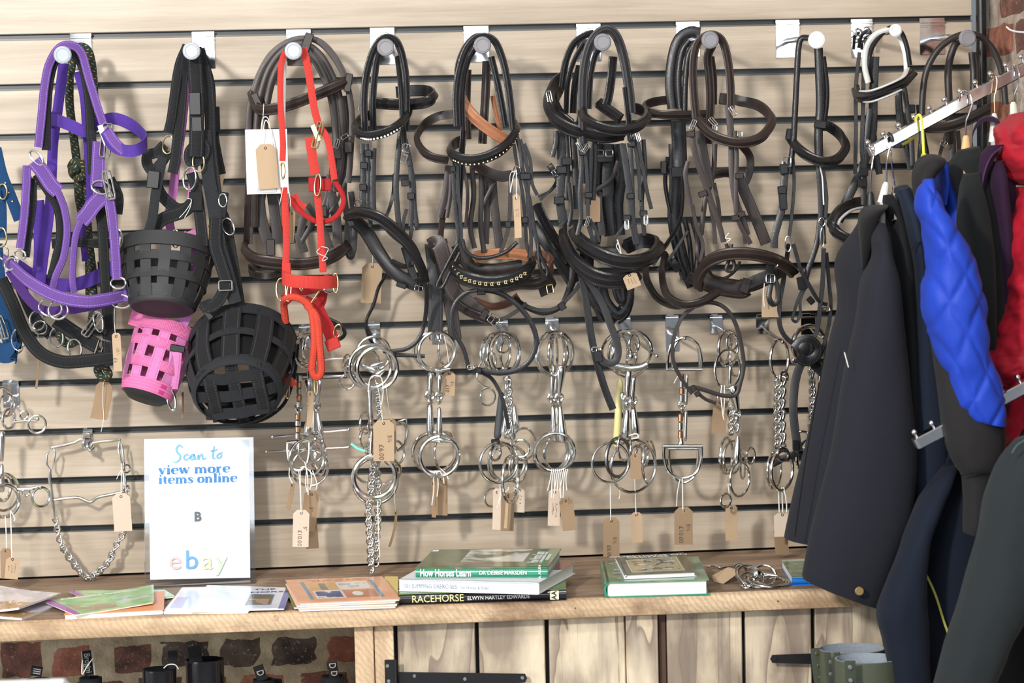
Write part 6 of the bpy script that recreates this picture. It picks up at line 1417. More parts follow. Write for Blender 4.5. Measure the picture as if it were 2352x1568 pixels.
pen('brush_lettering', [[(420, 1028, .8), (412, 1022, 1.2), (405, 1030, 1.3), (408, 1040, 1.4), (414, 1046, 1.4), (411, 1056, 1.2), (402, 1062, .8), (397, 1058, .5)],
                        [(434, 1046, .7), (428, 1043, 1), (422, 1050, 1.2), (426, 1056, 1), (433, 1052, .6), (441, 1047, .9), (447, 1043, 1)], [(447, 1044, 1), (440, 1044, .9), (437, 1052, 1.2), (442, 1055, 1), (447, 1046, .7), (447, 1054, 1), (452, 1053, .6), (456, 1044, .9), (456, 1055, 1), (459, 1047, .6), (464, 1043, 1), (466, 1054, 1.2), (474, 1051, .6)],
                        [(492, 1024, .8), (489, 1040, 1.2), (489, 1052, 1.1), (495, 1052, .6)], [(483, 1036, .8), (492, 1034, 1), (500, 1032, .6)], [(505, 1041, .9), (499, 1045, 1.2), (500, 1052, 1.2), (507, 1049, 1.1), (508, 1042, .9), (504, 1041, .8), (512, 1038, .4)]], C_LB, mm(1.7, .13), g, sgp)
SERIF = {}
GL = {'v': (.66, [[(-.02, 1, .03), (.22, 1, .03)], [(.1, 1, .13), (.36, .02, .12)], [(.36, .02, .03), (.56, 1, .03)], [(.44, 1, .03), (.68, 1, .03)]]),
      'i': (.36, [[(.02, 1, .03), (.16, 1, .03)], [(.18, 1, .12), (.18, 0, .12)], [(0, .02, .03), (.36, .02, .03)], [(.12, 1.36, .12), (.24, 1.36, .12)]]),
      'e': (.66, [[(.1, .54, .03), (.6, .54, .03)], [(.58, .56, .08), (.55, .84, .08), (.34, .98, .03), (.13, .8, .1), (.1, .5, .13), (.15, .2, .1), (.36, .02, .03), (.6, .2, .03)]]),
      'w': (.98, [[(-.02, 1, .03), (.22, 1, .03)], [(.08, 1, .12), (.3, .02, .11)], [(.3, .02, .03), (.47, .95, .03)], [(.44, 1, .12), (.66, .02, .11)], [(.66, .02, .03), (.86, 1, .03)], [(.76, 1, .03), (.98, 1, .03)]]),
      'm': (1.14, [[(0, 1, .03), (.14, 1, .03)], [(.16, 1, .11), (.16, 0, .11)], [(.2, .72, .03), (.36, .96, .05), (.54, .8, .1)], [(.56, .8, .11), (.56, 0, .11)], [(.6, .72, .03), (.76, .96, .05), (.94, .8, .1)], [(.96, .8, .11), (.96, 0, .11)], [(0, .02, .03), (.32, .02, .03)], [(.42, .02, .03), (.7, .02, .03)], [(.82, .02, .03), (1.12, .02, .03)]]),
      'n': (.78, [[(0, 1, .03), (.14, 1, .03)], [(.16, 1, .12), (.16, 0, .12)], [(.22, .72, .03), (.4, .96, .05), (.56, .8, .1)], [(.58, .8, .12), (.58, 0, .12)], [(0, .02, .03), (.32, .02, .03)], [(.42, .02, .03), (.76, .02, .03)]]),
      'o': (.68, [[(.34, .98, .03), (.14, .82, .1), (.1, .5, .13), (.14, .18, .1), (.34, .02, .03), (.54, .18, .1), (.58, .5, .13), (.54, .82, .1), (.34, .98, .03)]]),
      'r': (.56, [[(0, 1, .03), (.14, 1, .03)], [(.17, 1, .12), (.17, 0, .12)], [(.24, .7, .03), (.36, .94, .05), (.46, .88, .1)], [(0, .02, .03), (.36, .02, .03)]]),
      't': (.46, [[(0, .97, .03), (.42, .97, .03)], [(.2, 1.3, .06), (.2, .9, .12), (.2, .16, .12)], [(.2, .1, .08), (.34, .03, .03), (.44, .14, .03)]]),
      's': (.56, [[(.48, .72, .04), (.44, .92, .03), (.26, .98, .03), (.12, .8, .09), (.28, .54, .12), (.46, .3, .1), (.4, .08, .04), (.24, .02, .03), (.06, .1, .03), (.05, .3, .04)]]),
      'l': (.36, [[(.02, 1.52, .03), (.16, 1.52, .03)], [(.18, 1.54, .12), (.18, 0, .12)], [(0, .02, .03), (.36, .02, .03)]])}
def fat_serif(body_, x0, x1, y0, y1, xh, mat):
    """fat face lettering drawn from heavy stems and hairline feet; baseline runs (x0, y0) to (x1, y1) in photo px"""
    tot = sum(GL[c][0] + .06 if c != ' ' else .34 for c in body_); k = (x1 - x0) / tot; cx = 0; m = MB()
    for c in body_:
        if c == ' ': cx += .34; continue
        w, sts = GL[c]
        for stq in sts:
            Q = spline(stq, 4) if len(stq) > 2 else stq; C = []
            for (a, b_, h_) in Q:
                X = x0 + (cx + a) * k; C.append(sgp(X, y0 + (y1 - y0) * (X - x0) / (x1 - x0) - b_ * xh))
            rows = []
            for i, cc_ in enumerate(C):
                a, b_ = C[max(i - 1, 0)], C[min(i + 1, len(C) - 1)]; T = (b_ - a).normalized(); wv = gn.cross(T).normalized() * mm(Q[i][2] * k * .95, .13)
                rows.append([cc_ - wv, cc_ - wv + gn * .0002, cc_ + wv + gn * .0002, cc_ + wv])
            m.us = [0, 0, 1, 1, 1]; m.rings(rows)
        cx += w + .06
    m.build('serif_lettering', mat, g, False)
fat_serif('view more', 364, 530, 1089, 1084, 13.5, C_MB); fat_serif('items online', 364, 546, 1111, 1106, 13.5, C_MB)
C_GR = plain('grey_print', lin(90, 96, 100), .6)
sgt('horse_monogram', 'B', 454, 1187, 30, C_GR, .04)
for (ch, px, c, w) in (('e', 402, lin(242, 184, 176), 1.05), ('b', 440, lin(100, 160, 222), 1.05), ('a', 476, lin(244, 224, 176), 1.0), ('y', 508, lin(196, 226, 186), 1.05)): sgt('pastel_logo_letter', ch, px, 1288 if ch != 'b' else 1287, 62, plain('logo_' + ch, c, .6), 0, w)

def mag_cover(kind):
    t = NT('cover_' + kind); uv = t.n('TexCoord').outputs['UV']; sp = t.n('SeparateXYZ'); t.l(uv, sp.inputs[0]); x, y = sp.outputs[0], sp.outputs[1]
    def blob(sc, seed, lo, hi):
        n = t.n('TexNoise'); n.inputs['Scale'].default_value = sc; n.inputs['Detail'].default_value = 3
        mp = t.n('Mapping'); mp.inputs['Location'].default_value = (seed, seed, 0); t.l(uv, mp.inputs[0]); t.l(mp.outputs[0], n.inputs[0])
        return t.ramp(n.outputs[0], [(lo, (0, 0, 0)), (hi, (1, 1, 1))])
    def rect(x0, x1, y0, y1):
        a = t.math('MULTIPLY', t.math('GREATER_THAN', x, x0), t.math('LESS_THAN', x, x1)); b = t.math('MULTIPLY', t.math('GREATER_THAN', y, y0), t.math('LESS_THAN', y, y1)); return t.math('MULTIPLY', a, b)
    if kind == 'white_hound':
        c = t.mix(blob(3, 1, .45, .6), lin(236, 232, 240), lin(206, 200, 214)); c = t.mix(t.math('MULTIPLY', rect(0, 1, 0, .42), blob(4, 5, .35, .5)), c, lin(186, 146, 92)); c = t.mix(t.math('MULTIPLY', rect(.1, .8, .3, .5), blob(6, 2, .55, .6)), c, lin(120, 96, 74))
    elif kind == 'green_field':
        c = t.mix(blob(4, 2, .4, .6), lin(128, 196, 116), lin(176, 216, 160)); c = t.mix(t.math('MULTIPLY', rect(.1, .55, .05, .6), blob(3, 4, .42, .5)), c, lin(170, 140, 110)); c = t.mix(t.math('MULTIPLY', rect(.55, .95, .2, .6), blob(5, 7, .5, .55)), c, lin(206, 222, 226)); c = t.mix(rect(-.01, .07, -.01, 1.01), c, lin(176, 90, 186))
    elif kind == 'white_blue':
        c = t.mix(blob(3, 6, .5, .7), lin(238, 240, 250), lin(214, 222, 242)); c = t.mix(rect(.05, .2, .15, .6), c, lin(170, 184, 226))
    elif kind == 'white_horse':
        c = t.mix(blob(3, 8, .4, .6), lin(240, 242, 250), lin(226, 230, 244)); c = t.mix(rect(.93, 1.01, -.01, 1.01), c, lin(104, 116, 190)); c = t.mix(rect(.56, .84, .16, .66), c, lin(120, 150, 190)); c = t.mix(rect(.57, .83, .19, .64), c, lin(104, 100, 66)); c = t.mix(t.math('MULTIPLY', rect(.58, .8, .2, .45), blob(5, 3, .45, .5)), c, lin(190, 150, 130))
    elif kind == 'orange_panels':
        c = t.mix(blob(5, 1, .4, .6), lin(236, 168, 128), lin(240, 178, 138))
        for r in ((.13, .17), (.83, .87)): c = t.mix(rect(r[0], r[1], .12, .86), c, lin(110, 150, 176))
        st_ = t.math('GREATER_THAN', t.math('FRACT', t.math('MULTIPLY', y, 26)), .5); c = t.mix(rect(.2, .47, .5, .8), c, lin(236, 196, 124)); c = t.mix(t.math('MULTIPLY', rect(.2, .47, .5, .8), st_), c, lin(206, 150, 90)); c = t.mix(rect(.3, .37, .5, .78), c, lin(120, 108, 96))
        c = t.mix(rect(.48, .8, .5, .82), c, lin(234, 232, 226)); c = t.mix(t.math('MULTIPLY', rect(.5, .78, .55, .75), blob(9, 3, .52, .56)), c, lin(190, 186, 180)); c = t.mix(rect(.2, .49, .14, .48), c, lin(232, 228, 224)); c = t.mix(t.math('MULTIPLY', rect(.22, .47, .18, .44), blob(5, 9, .45, .47)), c, lin(50, 76, 140)); c = t.mix(rect(.5, .82, .14, .46), c, lin(196, 118, 80))
        e = t.n('VectorMath', _operation='DISTANCE'); mp = t.n('Mapping'); mp.inputs['Scale'].default_value = (1, .62, 1); t.l(uv, mp.inputs[0]); t.l(mp.outputs[0], e.inputs[0]); e.inputs[1].default_value = (.63, .19, 0); c = t.mix(t.math('LESS_THAN', e.outputs['Value'], .055), c, lin(238, 236, 230))
    elif kind == 'hardback_horse':
        c = t.mix(blob(3, 4, .4, .65), lin(84, 104, 66), lin(112, 124, 96)); c = t.mix(t.math('MULTIPLY', rect(.3, .78, .3, .98), blob(2.6, 2, .42, .52)), c, lin(228, 228, 222)); c = t.mix(rect(.82, 1.01, -.01, 1.01), c, lin(70, 122, 70)); c = t.mix(t.math('MULTIPLY', rect(.3, .6, 0, .4), blob(5, 7, .5, .6)), c, lin(150, 130, 110))
    elif kind == 'green_encyclopedia':
        c = t.mix(blob(4, 3, .4, .6), lin(66, 120, 92), lin(120, 148, 120)); c = t.mix(rect(.1, .5, .38, .41), c, lin(196, 204, 206)); c = t.mix(rect(.1, .4, .3, .36), c, lin(96, 76, 58))
    elif kind == 'dressage':
        c = t.mix(blob(3, 3, .4, .6), lin(66, 84, 70), lin(92, 96, 76)); c = t.mix(rect(.12, .86, .1, .8), c, lin(226, 222, 210)); c = t.mix(rect(.132, .848, .115, .785), c, lin(172, 168, 132)); c = t.mix(t.math('MULTIPLY', rect(.2, .8, .15, .72), blob(7, 5, .53, .57)), c, lin(66, 58, 58)); c = t.mix(t.math('MULTIPLY', rect(.2, .8, .15, .72), blob(11, 9, .6, .62)), c, lin(214, 216, 210))
    elif kind == 'blue_green':
        c = t.mix(blob(5, 3, .4, .6), lin(90, 128, 96), lin(140, 160, 130)); c = t.mix(rect(.35, 1, .1, .8), c, lin(40, 112, 190)); c = t.mix(rect(0, 1, .9, 1), c, lin(196, 206, 196))
    elif kind == 'red_strip': c = t.mix(blob(5, 3, .4, .6), lin(150, 70, 56), lin(120, 60, 50))
    t.base(c); t.set(Roughness=.22, Coat_Weight=.3); return t.m
PAGES = plain('page_edges', lin(238, 236, 228), .8)
def sheet_stack(root, quad, th, cover, pages, h0=0.0, curl=0.0, name='booklet', n=8, sag=None):
    """a booklet lying on the shelf; quad = its corners on the shelf (front left, front right, back right, back left) as photo px"""
    P = [S(q[0], q[1], h0) for q in quad]; top = MB(); body = MB()
    def pt(u, v, h):
        a = P[0].lerp(P[1], u); b = P[3].lerp(P[2], u); p = a.lerp(b, v); lift = curl * (u ** 2) * (1 if curl > 0 else -1) if curl else 0
        return p + V((0, 0, h + abs(lift)))
    rows = [[pt(i / n, 0, z) for z in (0, th)] + [pt(i / n, 1, z) for z in (th, 0)] for i in range(n + 1)]
    body.us = [0, .1, .9, 1, 1]; body.rings(rows); body.build('pages', pages, root, False)
    vs = []; fs = []; uv = []
    for i in range(n + 1):
        for j in range(2):
            u = -.012 + 1.024 * i / n; v = -.01 + 1.02 * j
            for z in (th + .0001, th + .0009): vs.append(pt(u, v, z))
    def ix(i, j, k): return i * 4 + j * 2 + k
    for i in range(n):
        u0, u1 = i / n, (i + 1) / n
        fs.append((ix(i, 0, 1), ix(i + 1, 0, 1), ix(i + 1, 1, 1), ix(i, 1, 1))); uv.append([(u0, 0), (u1, 0), (u1, 1), (u0, 1)])
        fs.append((ix(i, 1, 0), ix(i + 1, 1, 0), ix(i + 1, 0, 0), ix(i, 0, 0))); uv.append([(u0, 1), (u1, 1), (u1, 0), (u0, 0)])
        for j in (0, 1): fs.append((ix(i, j, 0), ix(i + 1, j, 0), ix(i + 1, j, 1), ix(i, j, 1)) if j == 0 else (ix(i, j, 1), ix(i + 1, j, 1), ix(i + 1, j, 0), ix(i, j, 0))); uv.append([(u0, j), (u1, j), (u1, j), (u0, j)])
    for i in (0, n): fs.append((ix(i, 0, 0), ix(i, 0, 1), ix(i, 1, 1), ix(i, 1, 0))); uv.append([(0, 0)] * 4)
    top.add(vs, fs, uv); o = top.build('cover', cover, root, True, 40)
    ax = ((P[1] - P[0]).normalized(), (P[3] - P[0]).normalized())
    return pt, ax
def cover_text(root, pt, ax, body, u, v, th, size, mat, sx=1, align='CENTER', bold=.01, rot=False, name='cover_lettering'):
    a = (ax[1], -ax[0]) if rot else ax
    return text_obj(name, body, mat, pt(u, v, th + .001), a, size, root, .00005, align, bold, 0, sx, .0005)
def mag(label, quad, th, kind, h0=0, curl=0, cat='magazine', name='magazine', group=None, pages=None):
    r = thing(name, label, cat, S(*quad[0]), group); pt, ax = sheet_stack(r, quad, th, mag_cover(kind) if isinstance(kind, str) else kind, pages or PAGES, h0, curl); return r, pt, ax
W_TXT = plain('white_lettering', (.85, .85, .84), .6); DG_TXT = plain('dark_lettering', (.03, .03, .035), .6); BR_TXT = plain('rust_lettering', lin(196, 110, 80), .6); BL_TXT = plain('navy_lettering', lin(60, 80, 130), .6); YL_TXT = plain('cream_lettering', lin(244, 230, 160), .5)
r, pt, ax = mag('lowest magazine with pink edge at the far left of the shelf', ((-30, 1418), (50, 1424), (130, 1394), (-30, 1372)), .0035, 'white_hound', 0, 0)
r, pt, ax = mag('white magazine with a brown dog picture at the far left of the shelf', ((-70, 1404), (44, 1414), (138, 1380), (-26, 1344)), .003, 'white_hound', .0045, .012); scribble('cover_lettering', pt(.2, .84, .008), ax, .12, .010, C_GR, r, 3); scribble('cover_lettering', pt(.45, .3, .007), ax, .07, .016, W_TXT, r, 4, .25)
r, pt, ax = mag('thick white magazine with orange corner under the green one', ((150, 1422), (374, 1410), (376, 1368), (176, 1378)), .008, plain('orange_corner_cover', lin(232, 150, 96), .4))
r, pt, ax = mag('green magazine with purple spine edge reading A balanced approach', ((172, 1414), (352, 1390), (350, 1352), (104, 1384)), .003, 'green_field', .0085, .004); cover_text(r, pt, ax, 'A balanced approach', .48, .84, .005, .019, W_TXT, 1, bold=.015)
r, pt, ax = mag('pale sheet magazine sticking out behind the green one', ((230, 1392), (400, 1372), (376, 1358), (160, 1360)), .0025, 'green_field', .004, .0)
r, pt, ax = mag('pale blue and white magazine left of the clear sign foot', ((376, 1410), (570, 1408), (566, 1352), (420, 1354)), .0035, 'white_blue')
r, pt, ax = mag('glossy white magazine with a purple edge and small horse picture', ((438, 1406), (652, 1400), (668, 1354), (478, 1348)), .003, 'white_horse', .0042); cover_text(r, pt, ax, 'THE', .7, .88, .003, .018, BL_TXT, 1.3); cover_text(r, pt, ax, 'HORSE', .78, .76, .003, .018, BL_TXT, 1.4)
r, pt, ax = mag('lowest of the peach booklets', ((688, 1404), (908, 1396), (886, 1352), (662, 1356)), .0034, plain('peach_page', lin(240, 206, 190), .6))
r, pt, ax = mag('second booklet from the bottom of the peach pile', ((676, 1398), (912, 1390), (884, 1346), (656, 1348)), .0034, plain('olive_cover', lin(120, 128, 70), .6), .0040)
r, pt, ax = mag('third booklet from the bottom of the peach pile', ((682, 1394), (908, 1385), (880, 1341), (658, 1345)), .0034, plain('peach_page2', lin(236, 196, 176), .6), .0080)
r, pt, ax = mag('top peach booklet with four picture panels and blue side bars', ((690, 1389), (917, 1379), (876, 1328), (658, 1336)), .0030, 'orange_panels', .0122); scribble('cover_lettering', pt(.2, .9, .0042), ax, .11, .009, BR_TXT, r, 5, .2)
r, pt, ax = mag('yellow booklet corner between the peach booklets and the book stack', ((880, 1380), (914, 1380), (914, 1328), (884, 1328)), .003, plain('yellow_cover', lin(232, 208, 130), .5))
def hardback(label, quad, th, cover, spine, h0, pages='front', name='book', round_spine=True, board_t=.0025):
    """book lying flat: quad front-left, front-right, back-right, back-left on the shelf; the spine or the page edge faces the viewer"""
    r = thing(name, label, 'book', S(*quad[0]), 'books lying on the shelf'); P = [S(q[0], q[1], h0) for q in quad]
    X = (P[1] - P[0]); Y = (P[3] - P[0]); U = V((0, 0, 1))
    def p(u, v, z): a = P[0].lerp(P[1], u); b = P[3].lerp(P[2], u); return a.lerp(b, v) + U * z
    def slab_(u0, u1, v0, v1, z0, z1, nm, mt, uvs=True):
        vs = [p(u, v, z) for z in (z0, z1) for (u, v) in ((u0, v0), (u1, v0), (u1, v1), (u0, v1))]
        fs = [(3, 2, 1, 0), (4, 5, 6, 7), (0, 1, 5, 4), (1, 2, 6, 5), (2, 3, 7, 6), (3, 0, 4, 7)]
        uv = [[(0, 0)] * 4, [(0, 0), (1, 0), (1, 1), (0, 1)]] + [[(0, 0), (1, 0), (1, .02), (0, .02)]] * 4
        return MB().add(vs, fs, uv).build(nm, mt, r, False)
    slab_(0, 1, 0 if pages != 'front' else -.0, 1, 0, board_t, 'back_cover', spine); slab_(0, 1, 0, 1, th - board_t, th, 'front_cover', cover)
    if pages == 'front':
        slab_(.03, .975, .02, .98, board_t, th - board_t, 'page_block', PAGES)
        m = MB(); rows = []
        for v in (0, .5, 1): rows.append([p(.03 - .03 * sin(pi * k / 8) - .006, v, th * k / 8) for k in range(9)] + [p(.045 - .03 * sin(pi * k / 8), v, th * k / 8) for k in range(8, -1, -1)])
        m.us = [0] * 19; m.rings(rows); m.build('spine', spine, r)
    else:
        slab_(.012, .985, .04, .985, board_t, th - board_t, 'page_block', PAGES)
        m = MB(); rows = []
        for u in (0, .5, 1): rows.append([p(u, .02 - .03 * sin(pi * k / 8) * (1 if round_spine else .1), th * k / 8) for k in range(9)] + [p(u, .045, th * k / 8) for k in range(8, -1, -1)])
        m.us = [0] * 19; m.rings(rows); m.build('spine', spine, r)
    return r, p, (X.normalized(), Y.normalized())
def spine_text(r, p, ax, body, u, zc, th, size, mat, sx=1, bold=.01, align='LEFT', rot=False, off=-.012):
    o = p(u, off, zc); a = (V((0, 0, 1)), -ax[0]) if rot else (ax[0], V((0, 0, 1)))
    return text_obj('spine_lettering', body, mat, o, a, size, r, .00005, align, bold, 0, sx, .0008)
BLKC = plain('glossy_black_cover', (.012, .012, .018), .2, 0, Coat_Weight=.5); GRNC = plain('glossy_green_cover', lin(52, 140, 112), .2, 0, Coat_Weight=.5); WHTC = plain('white_cover', (.82, .83, .86), .35)
r, p, ax = hardback('black hardback reading Racehorse, bottom of the book stack', ((917, 1390), (1301, 1378), (1298, 1335), (935, 1346)), .0222, plain('green_black_cover', lin(110, 140, 80), .3), BLKC, 0, 'spine', board_t=.0018)
spine_text(r, p, ax, 'RACEHORSE', .075, .0108, .026, .0190, YL_TXT, .92, .0); spine_text(r, p, ax, 'ELWYN HARTLEY EDWARDS', .408, .0098, .026, .0098, W_TXT, .92, .01)
q = p(.928, -.008, .0108); MB().box(q + V((0, -.001, 0)), .0165, .0012, .0165, (ax[0], V((0, 1, 0)), V((0, 0, 1)))).build('publisher_square', plain('cream_square', lin(250, 244, 206), .5), r, False)
spine_text(r, p, ax, 'AA', .928, .0108, .026, .013, DG_TXT, .9, .03, 'CENTER', True, -.016)
r, p, ax = hardback('white paperback reading 101 Jumping Exercises, middle of the book stack', ((916, 1357), (1237, 1365), (1322, 1317), (1000, 1309)), .0217, WHTC, WHTC, .0228, 'spine', round_spine=False, board_t=.001)
spine_text(r, p, ax, '101 JUMPING EXERCISES', .035, .0105, .026, .0115, BL_TXT, .86, -.008, off=-.004); spine_text(r, p, ax, 'for Horse & Rider', .45, .0100, .026, .0085, BL_TXT, .9, -.006, off=-.004); spine_text(r, p, ax, '·  ·', .72, .0105, .026, .0065, BL_TXT, .9, -.006, off=-.004)
red = MB(); vs = [p(u, v, .0221) for u, v in ((.9, .62), (1.0, .62), (1.0, 1.0), (.72, 1.0))]; vs += [v - V((0, 0, .0008)) for v in vs]; red.add(vs, [(0, 1, 2, 3), (7, 6, 5, 4), (0, 4, 5, 1), (1, 5, 6, 2), (2, 6, 7, 3), (3, 7, 4, 0)]).build('red_cover_corner', mag_cover('red_strip'), r, False)
r, p, ax = hardback('green hardback reading How Horses Learn, top of the book stack', ((955, 1327), (1258, 1326), (1290, 1282), (996, 1284)), .0195, mag_cover('hardback_horse'), GRNC, .0452, 'spine', board_t=.002)
spine_text(r, p, ax, 'How Horses Learn', .035, .0092, .022, .0190, W_TXT, .66, .022); spine_text(r, p, ax, 'DR DEBBIE MARSDEN', .485, .0098, .022, .0105, W_TXT, .9, .012); spine_text(r, p, ax, 'J. A. ALLEN', .943, .0095, .022, .0068, W_TXT, .9, .01, 'CENTER', True)
cover_text(r, p, ax, 'How Horses Learn', .865, .5, .0195, .03, W_TXT, .55, 'CENTER', .01, True); cover_text(r, p, ax, 'A COMMON SENSE APPROACH TO TRAINING', .92, .5, .0195, .0085, W_TXT, .7, 'CENTER', 0, True); cover_text(r, p, ax, 'DR DEBBIE MARSDEN', .955, .5, .0195, .009, W_TXT, .8, 'CENTER', 0, True)
MB().box(p(.03, .93, .0199), .012, .014, .0004, (ax[0], ax[1], V((0, 0, 1)))).build('cover_sticker', W_TXT, r, False)
r, p, ax = hardback('thick green hardback with its white page edge facing out', ((1389, 1373), (1629, 1366), (1604, 1312), (1379, 1323)), .0300, mag_cover('green_encyclopedia'), GRNC, 0, 'front', board_t=.0026)
scribble('cover_lettering', p(.08, .85, .031), ax, .03, .012, W_TXT, r, 6, .25); scribble('cover_lettering', p(.12, .52, .031), ax, .03, .012, W_TXT, r, 8, .25); scribble('cover_lettering', p(.14, .12, .031), ax, .03, .008, W_TXT, r, 9, .2)
r, p, ax = hardback('slim book reading Questions on Dressage on top of the thick green hardback', ((1434, 1330), (1600, 1323), (1570, 1278), (1414, 1290)), .0085, mag_cover('dressage'), WHTC, .0306, 'front', board_t=.0008)
cover_text(r, p, ax, 'QUESTIONS ON', .47, .93, .0085, .017, W_TXT, 1.25, 'CENTER', .01); cover_text(r, p, ax, 'DRESSAGE', .45, .86, .0085, .014, W_TXT, 1.25, 'CENTER', .01)
r, p, ax = hardback('blue edged book half hidden under the coat hem', ((1820, 1344), (1990, 1338), (1962, 1296), (1795, 1303)), .0155, mag_cover('blue_green'), plain('blue_spine', lin(30, 120, 210), .3), 0, 'spine', board_t=.0012)
spine_text(r, p, ax, 'The', .2, .0085, .017, .0125, W_TXT, .9, .02)
# bits lying on the shelf
b = thing('horse_bit', 'pile of steel rings and chain lying on the shelf right of the green hardback', 'bit', S(1740, 1335))
def fl(px, py, h=.006): return S(px, py, h)
def flat_ring(px, py, R, h, tilt, rz, r=.0024):
    rt = Matrix.Rotation(radians(rz), 3, 'Z') @ Matrix.Rotation(radians(tilt), 3, 'X'); c = S(px, py, h)
    C = [c + rt @ V((R * cos(2 * pi * i / 28), R * sin(2 * pi * i / 28), 0)) for i in range(28)]; tube_w(C, r, None, 8, True, nrm=rt @ V((0, 0, 1))).build('ring', M_STEEL, b)
for a in ((1738, 1330, .034, .012, 16, 0), (1762, 1334, .036, .01, 10, 30), (1724, 1322, .026, .02, 40, 20), (1756, 1322, .022, .016, 60, 0), (1700, 1314, .016, .012, 70, 30), (1776, 1338, .03, .006, 6, 0), (1716, 1346, .012, .005, 5, 0)): flat_ring(*a)
for (x0, y0, h0, x1, y1, h1, r0) in ((1740, 1316, .022, 1786, 1322, .02, .005), (1690, 1300, .01, 1650, 1306, .012, .005), (1720, 1334, .008, 1760, 1344, .008, .005)): lathe_mb(S(x0, y0, h0), S(x1, y1, h1), [(0, .002), (.1, r0), (.7, r0 * .8), (1, .002)]).build('mouthpiece_arm', M_STEEL, b)
sphere_mb(S(1738, 1318, .022), .0105, sm := MB(), 12); sm.build('bit_end', M_STEEL, b)
for k in range(11):
    x = 1622 + k * 9.5; lathe_mb(S(x, 1302 - 3 * sin(k), .004 + .003 * (k % 2)), S(x + 9, 1302 - 3 * sin(k + 1), .004 + .003 * ((k + 1) % 2)), [(0, .0012), (.3, .003), (.7, .003), (1, .0012)]).build('chain_link', M_STEEL, b)
tg = thing('price_tag', 'brown tag propped on the steel bits lying on the shelf', 'tag', S(1660, 1330))
a0, a1, a2, a3, a4, a5 = S(1632, 1330, .004), S(1646, 1334, .001), S(1662, 1336, .001), S(1690, 1318, .018), S(1686, 1300, .024), S(1668, 1296, .026)
vs = [S(1634, 1322, .008), S(1640, 1336, .0015), S(1662, 1340, .001), S(1690, 1320, .016), S(1688, 1306, .024), S(1672, 1302, .026)]; vs += [v + V((0, .0006, -.0006)) for v in vs]
MB().add(vs, [(0, 1, 2, 3, 4, 5), (11, 10, 9, 8, 7, 6)] + [(i, 6 + i, 6 + (i + 1) % 6, (i + 1) % 6) for i in range(6)]).build('card', CARD, tg, False)
# ------------------------------------------------------------------ waterfall rails
C_COAT = mat_cloth('navy_black_wool', (.024, .0255, .036), .9, 700, .25); C_VELV = mat_cloth('black_velvet', (.007, .007, .008), .9, 500, .5)
C_BLK = mat_cloth('black_softshell', (.010, .011, .014), .8, 800, .2); C_NAVY = mat_cloth('navy_softshell', (.013, .022, .046), .8, 800, .25); C_NAVY2 = mat_cloth('navy_hoodie', (.010, .016, .034), .88, 600, .3)
C_CHAR = mat_cloth('charcoal_stretch', (.026, .024, .026), .85, 900, .25); C_FLC = mat_cloth('black_fleece_coat', (.014, .017, .018), .95, 300, .4, .6); C_PURP = mat_cloth('plum_softshell', (.036, .010, .040), .85, 700, .3)
C_RED = mat_cloth('red_nylon', lin(168, 26, 44), .5, 400, .15, .2); C_GREEN = mat_cloth('grey_green_knit', (.030, .038, .042), .92, 500, .4); C_BLUE = mat_cloth('royal_blue_quilt', lin(30, 62, 172), .55, 400, .2, .2)
def rail(label, x0, y0, x1, y1, d, hpx, balls, dep=.03):
    a, b = W(x0, y0, d), W(x1, y1, d); T = (b - a).normalized(); Yv = V((0, 1, 0)); Zv = T.cross(Yv) * -1
    if Zv.z < 0: Zv = -Zv
    r = thing('waterfall_rail', label, 'rail', b, 'sloping chrome rails on the right'); L = (b - a).length
    MB().box((a + b) / 2, L, dep, mm(hpx, d), (T, Yv, Zv), bev=.002).build('rail_tube', M_CHROME, r, True, 30)
    MB().box(a - T * .0012, .003, dep * .86, mm(hpx, d) * .86, (T, Yv, Zv), bev=.001).build('end_cap', M_DULL, r, False)
    for (bx, by) in balls:
        c = W(bx, by, d + dep * .25); m = MB(); sphere_mb(c, .0056, m, 12); lathe_mb(c, c - Zv * .012, [(0, .0026), (.5, .0024), (1, .0034)], m); m.build('stop_ball', M_CHROME, r)
    return r
RB = [(1993 + 35.2 * k, 327 - 19.7 * k) for k in range(12)]
rail('upper sloping chrome rail with stop balls carrying the front coats', 1999, 348, 2420, 121, .46, 27, RB)
rail('lower sloping chrome rail seen below the blue quilted sleeve', 2104, 1018, 2420, 852, .765, 28, [(2100, 992), (2140, 971), (2297, 886), (2337, 866)])
def hanger(label, wire, peg, mat_w, mat_p, d=.49, r=.0016, pegw=10, tip=None):
    h = thing('coat_hanger', label, 'hanger', W(*wire[-1][:2], d)); tube('hook_wire', [(*p[:2], p[2] if len(p) > 2 else d) for p in wire], r, mat_w, h)
    if peg:
        a, b = W(peg[0], peg[1], d), W(peg[2], peg[3], d); m = lathe_mb(a, b, [(0, mm(pegw * .45, d)), (.15, mm(pegw * .8, d)), (.6, mm(pegw, d)), (1, mm(pegw * 1.2, d))], k=12, squash=.7); m.build('neck', mat_p, h)
    if tip: tube('hook_tip', [(*p[:2], p[2] if len(p) > 2 else d) for p in tip], r * 2.2, PLASTIC, h)
    e = wire[-1] if not peg else (peg[2], peg[3]); m = MB()
    tube_w([W(e[0], e[1] + 4, d - .17) - V((0, 0, .07)), W(e[0], e[1] + 3, d - .08) - V((0, 0, .02)), W(e[0], e[1] + 2, d), W(e[0], e[1] + 3, d + .07) - V((0, 0, .02)), W(e[0], e[1] + 4, d + .12) - V((0, 0, .06))], .006, m, 8); m.build('shoulder_bar', mat_p or mat_w, h)
WPL = plain('white_hanger_plastic', (.72, .73, .7), .35); WOODP = plain('pale_hanger_wood', lin(222, 178, 122), .5)
